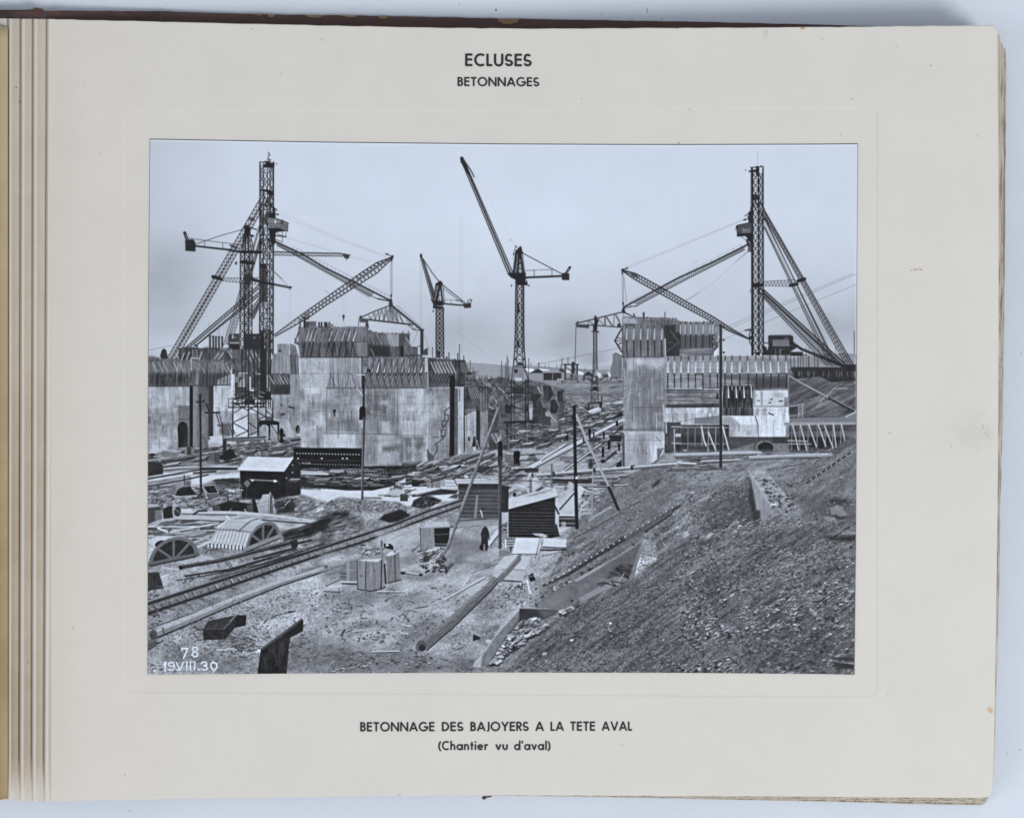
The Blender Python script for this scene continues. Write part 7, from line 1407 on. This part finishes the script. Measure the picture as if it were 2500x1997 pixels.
# ------------------------------------------------------------------ the table
me = mesh_obj('table', [(-1.4, -1.2, 0), (1.4, -1.2, 0), (1.4, 1.2, 0), (-1.4, 1.2, 0), (-1.4, -1.2, -.03), (1.4, -1.2, -.03), (1.4, 1.2, -.03), (-1.4, 1.2, -.03)],
              [[0, 1, 2, 3], [7, 6, 5, 4], [0, 4, 5, 1], [1, 5, 6, 2], [2, 6, 7, 3], [3, 7, 4, 0]], M_TABLE)
me['kind'] = 'structure'; me['label'] = 'pale bluish white table under the open album'

# ------------------------------------------------------------------ the album
album = bpy.data.objects.new('photo_album', None); col.objects.link(album)
album['label'] = 'open old photo album with dark leather cover showing a mounted construction photograph'; album['category'] = 'photo album'

I = lambda x, xs, ys: float(np.interp(x, xs, ys))
page_top = lambda u: I(u, [0, 120, 600, 1000, 1300, 1700, 2000, 2200, 2440], [44.5, 46, 57.5, 66, 69.5, 67.5, 65.5, 63.5, 61.5])
page_bot = lambda u: I(u, [0, 70, 120, 320, 600, 1000, 1200, 1600, 2000, 2300, 2400, 2440], [1951, 1953.5, 1954.5, 1951, 1946.5, 1940.5, 1939, 1940.5, 1942, 1944.5, 1945, 1944])
def page_right(v):
    r = I(v, [60, 100, 300, 500, 800, 1200, 1500, 1800, 1900, 1945], [2434, 2434.5, 2436.5, 2438, 2437.5, 2436, 2432, 2427.5, 2424, 2420])
    if v < 82: r -= 13 * (1 - math.sqrt(max(0, 1 - ((82 - v) / 20.5) ** 2)))
    if v > 1925: r -= 16 * (1 - math.sqrt(max(0, 1 - ((v - 1925) / 20.5) ** 2)))
    return r
out_right = lambda v: I(v, [60, 118, 122, 300, 600, 800, 1000, 1200, 1500, 1700, 1850, 1900, 1940, 1963], [2455, 2455.5, 2457, 2456.5, 2454.5, 2452, 2449, 2443.5, 2438, 2431.5, 2427, 2424, 2421, 2404])
out_bot = lambda u: I(u, [0, 1190, 1400, 1600, 1800, 2000, 2150, 2300, 2400, 2440], [1950, 1940, 1943, 1947, 1951.5, 1955.5, 1959.5, 1963, 1964.5, 1962])

# open page with its scored flexing hinge
def ridge_u(k, v):
    t = (v - 45) / 1900
    return (25.5 - 1.5 * t, 57 - 3.5 * t, 87 - 3.5 * t, 121 - 8 * t)[k]
def hinge_z(u, v):
    fade = 1 - min(1, max(0, (v - 1840) / 95)) ** 1.5
    z = -.0002; w = 0.0
    for k in range(4):
        d = u - ridge_u(k, v)
        w = max(w, math.exp(-(d / (5.0 if d < 0 else 5.8)) ** 4))
        z -= .0012 * math.exp(-((d + 7.4) / 1.7) ** 2) * fade
    t = min(1, max(0, (124 - u) / 5))
    z -= .0021 * t * (1 - w) * (.35 + .65 * fade)
    return z
us = list(np.arange(-8, 150, 1.1)) + list(np.linspace(152, 2380, 90)) + list(np.linspace(2385, 2438, 14))
a_ = [(u + 8) / (2438.0 + 8) for u in us]
vs = sorted(set(list(np.linspace(0, 1, 110)) + list(np.linspace(0, .02, 14)) + list(np.linspace(.98, 1, 14))))
rndr = np.random.default_rng(5)
wob_t = {i: rndr.normal() * .35 for i in range(len(us))}
V, F = [], []
nu = len(us)
for j, b in enumerate(vs):
    for i, a in enumerate(a_):
        u0 = us[i]; t, bt = page_top(u0) + wob_t[i] * (1 if i > 120 else .4), page_bot(u0) + wob_t[(i * 7) % nu] * (1 if i > 120 else .4)
        v = t + (bt - t) * b
        u = -8 + (page_right(v) + 8) * a
        z = float(plane_z(u)) + hinge_z(u, v)
        z += .0004 * math.sin(u / 310.0 + v / 700.0) * min(1, max(0, u - 16) / 300) - .0016 * max(0, (u - 2250) / 188) ** 2 * (v / 1950)
        V.append(Wp(u, v, z))
nv = len(vs)
for j in range(nv - 1):
    for i in range(nu - 1):
        F.append([j * nu + i, (j + 1) * nu + i, (j + 1) * nu + i + 1, j * nu + i + 1])
rim = [(0, i) for i in range(nu)] + [(j, nu - 1) for j in range(1, nv)] + [(nv - 1, i) for i in range(nu - 2, -1, -1)] + [(j, 0) for j in range(nv - 2, 0, -1)]
ids = [j * nu + i for j, i in rim]; base = len(V)
for k in ids: x, y, z = V[k]; V.append((x, y, z - .0011))
n = len(ids)
for k in range(n): F.append([ids[k], ids[(k + 1) % n], base + (k + 1) % n, base + k])
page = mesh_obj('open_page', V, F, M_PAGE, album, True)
page['label'] = 'cream card page with printed French captions and a mounted photograph'
PAGE_WARP = lambda u, v: .0004 * math.sin(u / 310.0 + v / 700.0) * min(1, max(0, u - 16) / 300) - .0016 * max(0, (u - 2250) / 188) ** 2 * (v / 1950)
def pg(u, v, lift): return Wp(u, v, float(plane_z(u)) + PAGE_WARP(u, v) + lift)

# leaves below it, slipped towards the fore edge
COV = 0.0042
NL = 7
LF = [.14, .27, .38, .55, .66, .90, 1.0]
LT = [82, 83, 85, 104, 106, 116, 119]
for k in range(1, NL + 1):
    f = LF[k - 1]
    jr = rndr.normal(size=64); jb = rndr.normal(size=64)
    top, bot = [], []
    def zt(u): return COV + (float(plane_z(u)) - .0016 - COV) * (1 - (k - .70) / NL) - .0016 * max(0, (min(u, 2440) - 2250) / 190) ** 2 * .5
    def zb(u): return COV + (float(plane_z(u)) - .0016 - COV) * (1 - (k - .02) / NL) - .0016 * max(0, (min(u, 2440) - 2250) / 190) ** 2 * .5
    ring = []
    tr = LT[k - 1]
    for u in np.linspace(420, 2380, 40): ring.append((u, page_top(u) + 4 + max(0, (u - 2250) / 190) * (tr - 60)))
    vb = [tr] + list(np.linspace(tr + 14, 1910, 60))
    for q, v in enumerate(vb):
        r = page_right(v) + (out_right(v) - page_right(v)) * f + jr[q] * .7 if v > 130 else page_right(130) + (out_right(130) - page_right(130)) * f
        if v == tr: r -= 1.5
        ring.append((r, v))
    rb = page_right(1940) + (out_right(1940) - page_right(1940)) * f; bb = page_bot(2380) + (out_bot(2380) - page_bot(2380)) * f
    for t in np.linspace(.15, .95, 7):
        ring.append((rb - 4 - 22 * (1 - math.cos(t * math.pi / 2)), 1912 + (bb - 1912) * math.sin(t * math.pi / 2)))
    for q, u in enumerate(np.linspace(2380, 1190, 50)): ring.append((u, page_bot(u) + (out_bot(u) - page_bot(u)) * f + jb[q] * .4 - .6))
    for u in np.linspace(1150, 420, 30): ring.append((u, page_bot(u) - 3))
    lf = slab('leaf', [Wp(u, v, zt(u)) for u, v in ring], [Wp(u - 1.2 * (u > 2380), v - 1.2 * (v > 1900), zb(u)) for u, v in ring], M_CUT if k in (2, 4, 6) else M_LEAF, album)
    lf.data.materials.append(M_CUT)
    for p in lf.data.polygons[2:]: p.material_index = 1

# opposite leaf rising out of the hinge at the left margin
V, F = [], []
prof = [(19.5, .0127), (16, .0130), (12, .0136), (7, .0148), (1, .0168), (-12, .0215), (-30, .0275), (-60, .0345), (-110, .0400), (-190, .0430), (-420, .0440), (-900, .0430)]
fr = np.linspace(0, 1, 60)
for b in fr:
    for (u, z) in prof:
        t = 66 if u > -6 else 50; v = t + (1947 - t) * b
        x, y, _ = Wp(u, v, .012); V.append((x, y, z))
m_ = len(prof)
for j in range(len(fr) - 1):
    for i in range(m_ - 1): F.append([j * m_ + i, j * m_ + i + 1, (j + 1) * m_ + i + 1, (j + 1) * m_ + i])
nV = len(V)
V += [(x, y, z - .0011) for x, y, z in V]
F += [[nV + a for a in f[::-1]] for f in list(F)]
for i in range(m_ - 1): F.append([i, nV + i, nV + i + 1, i + 1]); q = (len(fr) - 1) * m_; F.append([q + i, q + i + 1, nV + q + i + 1, nV + q + i])
for j in range(len(fr) - 1):
    F.append([j * m_, (j + 1) * m_, nV + (j + 1) * m_, nV + j * m_]); q = m_ - 1; F.append([j * m_ + q, nV + j * m_ + q, nV + (j + 1) * m_ + q, (j + 1) * m_ + q])
fo = mesh_obj('facing_page', V, F, M_FACING, album, True); fo['label'] = 'ochre edge of the opposite page at the hinge'

# the turned leaves lying under the opposite page
for k in range(5):
    P_ = [(u, z) for u, z in prof if u <= -2]; V, F = [], []
    for (u, z) in P_:
        hgt = z - .0013 - .0094
        for v in (52 + k, 1945 - k):
            x, y, _ = Wp(u, v, .012)
            V.append((x, y, .0094 + hgt * (k + .95) / 5)); V.append((x, y, .0094 + hgt * (k + .25) / 5))
    for i in range(len(P_) - 1):
        a, b = 4 * i, 4 * i + 4
        F += [[a, a + 2, b + 2, b], [a + 1, b + 1, b + 3, a + 3], [a, b, b + 1, a + 1], [a + 2, a + 3, b + 3, b + 2]]
    F += [[0, 1, 3, 2], [b, b + 2, b + 3, b + 1]]
    mesh_obj('turned_leaf', V, F, M_LEAF, album)

# back cover board, its spine end and the worn places
cover_top = lambda u: I(u, [-700, 60, 85, 108, 112, 160, 400, 600, 1000, 1300, 1700, 2000, 2180, 2300, 2400], [30, 24, 20.5, 24, 27, 26, 27.5, 34, 40, 46.5, 53, 60, 66, 74, 120])
cz = lambda u: I(u, [-700, -200, 106, 112, 420, 760], [.0062, .0090, .0100, .0092, .0048, .0036])
def board(name, u0, u1, mat, n):
    top, bot, rng_ = [], [], np.linspace(u0, u1, n)
    for q, u in enumerate(rng_): v = cover_top(u) + rndr.normal() * .35; top.append(Wp(u, v, cz(u))); bot.append(Wp(u, v - .6, cz(u) - .0032))
    for u in rng_[::-1]: top.append(Wp(u, 1928, cz(u))); bot.append(Wp(u, 1928, cz(u) - .0032))
    return slab(name, top, bot, mat, album)
cov = board('back_cover', 110, 2405, M_LEATHER, 160); cov['label'] = 'dark brown leather back cover board with rubbed edges'
bpy.context.view_layer.update()
bv = cov.modifiers.new('soft_edge', 'BEVEL'); bv.width = .0004; bv.segments = 2; bv.limit_method = 'ANGLE'
spine = board('spine', -930, 109.0, M_LEATHER, 60); spine['label'] = 'dark leather spine end at the upper left'
def flake(name, u0, u1, d, off, mat):
    V, F = [], []
    k = max(4, int((u1 - u0) / 4))
    for i in range(k + 1):
        u = u0 + (u1 - u0) * i / k; e = abs(math.sin(math.pi * i / k)) ** .35
        V.append(Wp(u, cover_top(u) - off, cz(u) + .0003)); V.append(Wp(u, cover_top(u) + (d * e + rndr.normal() * .7) - off, cz(u) + .0004))
        if i: F.append([2 * i - 2, 2 * i - 1, 2 * i + 1, 2 * i])
    mesh_obj(name, V, F, mat, cov if u0 > 108 else spine)
for f_ in [(1214, 1267, 14, 0), (922, 950, 6, 0), (838, 872, 5, .5), (745, 790, 6, 0), (652, 672, 7, 0), (612, 650, 4, 1)]: flake('rubbed_patch', *f_, M_RUB)
for f_ in [(80, 104, 8, 2.5), (110, 128, 4, .5), (600, 655, 4, 1.2), (800, 835, 2.5, .8), (150, 162, 2, .5), (395, 410, 4, .5)]: flake('frayed_edge', *f_, M_FRAY)

# frayed bit of leather under the tail edge
bmx = bmesh.new()
for (u, v, r, sx, sy) in [(1182, 1945, 5.2, 1.1, .9), (1188, 1943, 3.4, 1.6, .7), (1194, 1942.5, 2.6, 1.5, .8), (1199, 1941.5, 2.0, 1, .9)]:
    g = bmesh.ops.create_icosphere(bmx, subdivisions=2, radius=r * PAGE_PX)
    x, y, z = Wp(u, v, .008)
    for w in g['verts']:
        w.co.x = w.co.x * sx + x + rndr.normal() * .00006; w.co.y = w.co.y * sy + y + rndr.normal() * .00006; w.co.z = w.co.z * .8 + .0082
me_ = bpy.data.meshes.new('ribbon_stub'); bmx.to_mesh(me_); bmx.free(); me_.materials.append(M_FRAY)
rs = bpy.data.objects.new('ribbon_stub', me_); col.objects.link(rs); rs.parent = album; rs['label'] = 'small frayed brown scrap peeping out under the bottom page edge'

# ------------------------------------------------------------------ the mounted print
tone = np.clip(finish(), 0, 255) / 255.0
img = bpy.data.images.new('print_tones', PW, PH, alpha=False, float_buffer=False)
img.colorspace_settings.name = 'sRGB'
px = np.ones((PH, PW, 4), np.float32)
hi = np.clip((tone - .15) / .7, 0, 1)
px[..., 0] = tone * (.985 - .035 * hi); px[..., 1] = tone * (.995 + .003 * hi); px[..., 2] = np.clip(tone * (1.04 + .025 * hi) + .006, 0, 1)
img.pixels.foreach_set(px[::-1].ravel()); img.update(); img.pack()
mt = MT('silver_print', .42, .12)
tn = mt.n('ShaderNodeTexImage'); tn.image = img; tn.interpolation = 'Cubic'; tn.extension = 'EXTEND'
uvn = mt.n('ShaderNodeUVMap'); uvn.uv_map = 'print'; mt.nt.links.new(uvn.outputs[0], tn.inputs[0])
mt.base(tn.outputs[0]); bp = mt.bump(mt.noise(500, 2, .5), .05, .0001); mt.nt.links.new(bp.outputs[0], mt.b.inputs['Normal']); M_PRINT = mt.m

pt = lambda u: I(u, [360, 793, 1226, 1500, 1659, 2000, 2100], [340, 347.7, 352, 353.3, 353.6, 352.5, 351.5])
pb = lambda u: I(u, [355, 500, 793, 1226, 1659, 2000, 2100], [1645.2, 1644, 1641.8, 1639.8, 1640.5, 1643.5, 1645.5])
pl = lambda v: I(v, [340, 681, 1011, 1341, 1650], [366.8, 363.6, 362.2, 361.6, 361.2])
pr = lambda v: I(v, [340, 681, 1011, 1341, 1650], [2093.2, 2091.2, 2090.5, 2088.6, 2085.2])
NU, NV = 40, 32
V, F, UV = [], [], []
for j in range(NV + 1):
    for i in range(NU + 1):
        a, b = i / NU, j / NV
        u = 362 + 1728 * a; v = pt(u) + (pb(u) - pt(u)) * b
        u = pl(v) + (pr(v) - pl(v)) * a; v = pt(u) + (pb(u) - pt(u)) * b
        V.append(pg(u, v, .00050)); UV.append(((u - PX0) / PW, 1 - (v - PY0) / PH))
for j in range(NV):
    for i in range(NU): s0 = j * (NU + 1) + i; F.append([s0, s0 + NU + 1, s0 + NU + 2, s0 + 1])
nt_ = len(F)
rim = [i for i in range(NU + 1)] + [j * (NU + 1) + NU for j in range(1, NV + 1)] + [NV * (NU + 1) + i for i in range(NU - 1, -1, -1)] + [j * (NU + 1) for j in range(NV - 1, 0, -1)]
b0 = len(V)
for k in rim:
    x, y, z = V[k]; j, i = divmod(k, NU + 1)
    dx = (1.5 if i == NU else -1.2 if i == 0 else 0) * PAGE_PX; dy = (2.4 if j == 0 else -.3 if j == NV else 0) * PAGE_PX
    V.append((x + dx, y + dy, z - .00046)); UV.append(UV[k])
for k in range(len(rim)): F.append([rim[k], rim[(k + 1) % len(rim)], b0 + (k + 1) % len(rim), b0 + k])
pm = mesh_obj('mounted_photograph', V, F, M_PRINT, page)
pm.data.materials.append(M_PEDGE)
for k, p in enumerate(pm.data.polygons):
    if k >= nt_: p.material_index = 1
ul = pm.data.uv_layers.new(name='print')
for lp in pm.data.loops: ul.data[lp.index].uv = UV[lp.vertex_index]
pm['label'] = 'black and white photograph of derricks, tower cranes and concrete lock walls on a building site, numbered 78 and dated 19.VIII.30'

# ------------------------------------------------------------------ printed lettering, cut as flat strokes
def arc(cx, cy, rx, ry, a0, a1, n=18):
    return [(cx + rx * math.cos(math.radians(a)), cy + ry * math.sin(math.radians(a))) for a in np.linspace(a0, a1, n)]
# y runs 0 at the baseline to 1 at cap height, widths in the same unit, lines run along stroke centres
w_ = .078
S_ = lambda W: [arc(W * .5, .735, W * .5 - w_ - .02, .185, 25, 160, 10) + arc(W * .30, .62, W * .18, .16, 205, 262, 6) + [(W * .62, .44)] + arc(W * .5, .265, W * .5 - w_, .187, 42, -80, 10)[1:] + arc(W * .5, .265, W * .5 - w_, .187, -95, -172, 8)]
G = {
 'E': (.57, [[(w_, 0), (w_, 1)], [(w_, 1 - w_), (.56, 1 - w_)], [(w_, .53), (.54, .53)], [(w_, w_), (.56, w_)]]),
 'C': (.82, [arc(.50, .5, .42, .44, 52, 308, 30)]),
 'L': (.46, [[(w_, 0), (w_, 1)], [(w_, w_), (.46, w_)]]),
 'U': (.72, [[(w_, 1), (w_, .36)] + arc(.36, .345, .36 - w_, .345 - w_ + .02, 180, 360, 18) + [(.72 - w_, .36), (.72 - w_, 1)]]),
 'S': (.62, S_(.62)),
 'B': (.58, [[(w_, 0), (w_, 1)], [(w_, 1 - w_), (.27, 1 - w_)] + arc(.27, .735, .19, .185, 90, -90, 12) + [(w_, .55)], [(.2, .53), (.29, .53)] + arc(.29, .305, .215, .225, 90, -90, 12) + [(w_, w_)]]),
 'T': (.60, [[(.30, 0), (.30, 1)], [(0, 1 - w_), (.60, 1 - w_)]]),
 'O': (1.02, [arc(.51, .5, .435, .44, 0, 360, 40)]),
 'N': (.86, [[(w_, 0), (w_, 1)], [(.86 - w_, 0), (.86 - w_, 1)], [(w_ - .02, 1), (.86 - w_ + .02, 0)]]),
 'A': (.88, [[(.05, 0), (.44, .985)], [(.83, 0), (.44, .985)], [(.22, .30), (.66, .30)]]),
 'G': (.98, [arc(.51, .5, .435, .44, 46, 352, 36) + [(.945, .44)], [(.55, .47), (.985, .47)]]),
 'D': (.74, [[(w_, 0), (w_, 1)], [(w_, 1 - w_), (.24, 1 - w_)] + arc(.24, .5, .42, .5 - w_, 90, -90, 20) + [(w_, w_)]]),
 'J': (.31, [[(.31 - w_, 1), (.31 - w_, .17)] + arc(.075, .17, .157, .17, 0, -95, 10)]),
 'Y': (.76, [[(.05, 1), (.38, .46)], [(.71, 1), (.38, .46)], [(.38, 0), (.38, .5)]]),
 'R': (.58, [[(w_, 0), (w_, 1)], [(w_, 1 - w_), (.29, 1 - w_)] + arc(.29, .70, .21, .222, 90, -90, 14) + [(w_, .478)], [(.26, .47), (.54, 0)]]),
 'V': (.84, [[(.05, 1), (.42, .02)], [(.79, 1), (.42, .02)]]),
 '(': (.30, [arc(.72, .42, .62, .72, 132, 228, 16)]),
 ')': (.30, [arc(-.42, .42, .62, .72, 48, -48, 16)]),
 "'": (.16, [[(.09, 1.04), (.06, .74)]]),
 'h': (.56, [[(w_, 0), (w_, 1.06)], [(w_, .33)] + arc(.28, .36, .28 - w_, .24, 165, 0, 12) + [(.56 - w_, 0)]]),
 'n': (.56, [[(w_, 0), (w_, .66)], [(w_, .33)] + arc(.28, .36, .28 - w_, .24, 165, 0, 12) + [(.56 - w_, 0)]]),
 'a': (.72, [arc(.34, .32, .27, .265, 0, 360, 26), [(.72 - w_, 0), (.72 - w_, .66)]]),
 'd': (.72, [arc(.34, .32, .27, .265, 0, 360, 26), [(.72 - w_, 0), (.72 - w_, 1.06)]]),
 't': (.36, [[(.18, 0), (.18, .92)], [(0, .58), (.36, .58)]]),
 'i': (.17, [[(.085, 0), (.085, .66)], [(.085, .82), (.085, .99)]]),
 'e': (.66, [arc(.33, .32, .265, .265, 8, 322, 28), [(.06, .33), (.60, .33)]]),
 'r': (.40, [[(w_, 0), (w_, .66)], [(w_, .34)] + arc(.30, .38, .22, .20, 170, 62, 8)]),
 'v': (.60, [[(.05, .64), (.30, .02)], [(.55, .64), (.30, .02)]]),
 'u': (.56, [[(w_, .64), (w_, .3)] + arc(.28, .285, .28 - w_, .225, 180, 360, 14) + [(.56 - w_, .3), (.56 - w_, .64)]]),
 'l': (.17, [[(.085, 0), (.085, 1.06)]]),
}
def ribbon(V, F, pts, hw, place, lift):
    P = [np.array(p, float) for p in pts]
    P = [p for i, p in enumerate(P) if i == 0 or np.linalg.norm(p - P[i - 1]) > 1e-6]
    closed = len(P) > 6 and np.linalg.norm(P[0] - P[-1]) < .02
    st = len(V)
    for i, p in enumerate(P):
        a = P[i - 1] if i else (P[-2] if closed else p); b = P[i + 1] if i + 1 < len(P) else (P[1] if closed else p)
        d = (b - a) / max(np.linalg.norm(b - a), 1e-9); nn = np.array([-d[1], d[0]])
        for s in (hw, -hw): q = p + nn * s; V.append(place(q[0], q[1], lift))
        if i: F.append([st + 2 * i - 2, st + 2 * i - 1, st + 2 * i + 1, st + 2 * i])
def word(V, F, text, u0, u1, base, cap, slope=0.0, gap=.135, hw=.09):
    ws = [G[ch][0] for ch in text]; tot = sum(ws) + gap * (len(text) - 1); k = (u1 - u0) / tot; x = 0.0; q = 0
    for ch, cw in zip(text, ws):
        for s_i, stt in enumerate(G[ch][1]):
            def place(px_, py_, lift):
                uu = u0 + (x + px_) * k; vv = base + slope * (uu - u0) - py_ * cap
                return pg(uu, vv, lift)
            ribbon(V, F, stt, hw, place, .00012 + .00002 * s_i)
            q += 1
        x += cw + gap
def lettering(name, words, label):
    V, F = [], []
    for wd in words: word(V, F, *wd)
    o = mesh_obj(name, V, F, M_INK, page); o['label'] = label; return o
lettering('heading_line', [('ECLUSES', 1136, 1298, 161.0, 30.4, .004)], 'heading ECLUSES in dark sans serif capitals')
lettering('subheading_line', [('BETONNAGES', 1117.4, 1316.6, 209.6, 21.8, .004)], 'smaller heading BETONNAGES in capitals')
u_ = lambda x: 800 + x / 2.695
lettering('caption_line', [(t, u_(a), u_(b), 1783.6 - .0029 * (u_(a) - 880), 22.2, -.0029) for t, a, b in [('BETONNAGE', 215, 703), ('DES', 752, 893), ('BAJOYERS', 940, 1323), ('A', 1368, 1422), ('LA', 1467, 1553), ('TETE', 1597, 1760), ('AVAL', 1805, 2003)]], 'caption BETONNAGE DES BAJOYERS A LA TETE AVAL')
lettering('bracketed_line', [(t, u_(a), u_(b), 1829.0 - .001 * (u_(a) - 1069), 21.4, -.001, .15) for t, a, b in [('(Chantier', 727, 1055), ('vu', 1105, 1185), ("d'aval)", 1228, 1467)]], "bracketed line (Chantier vu d'aval)")
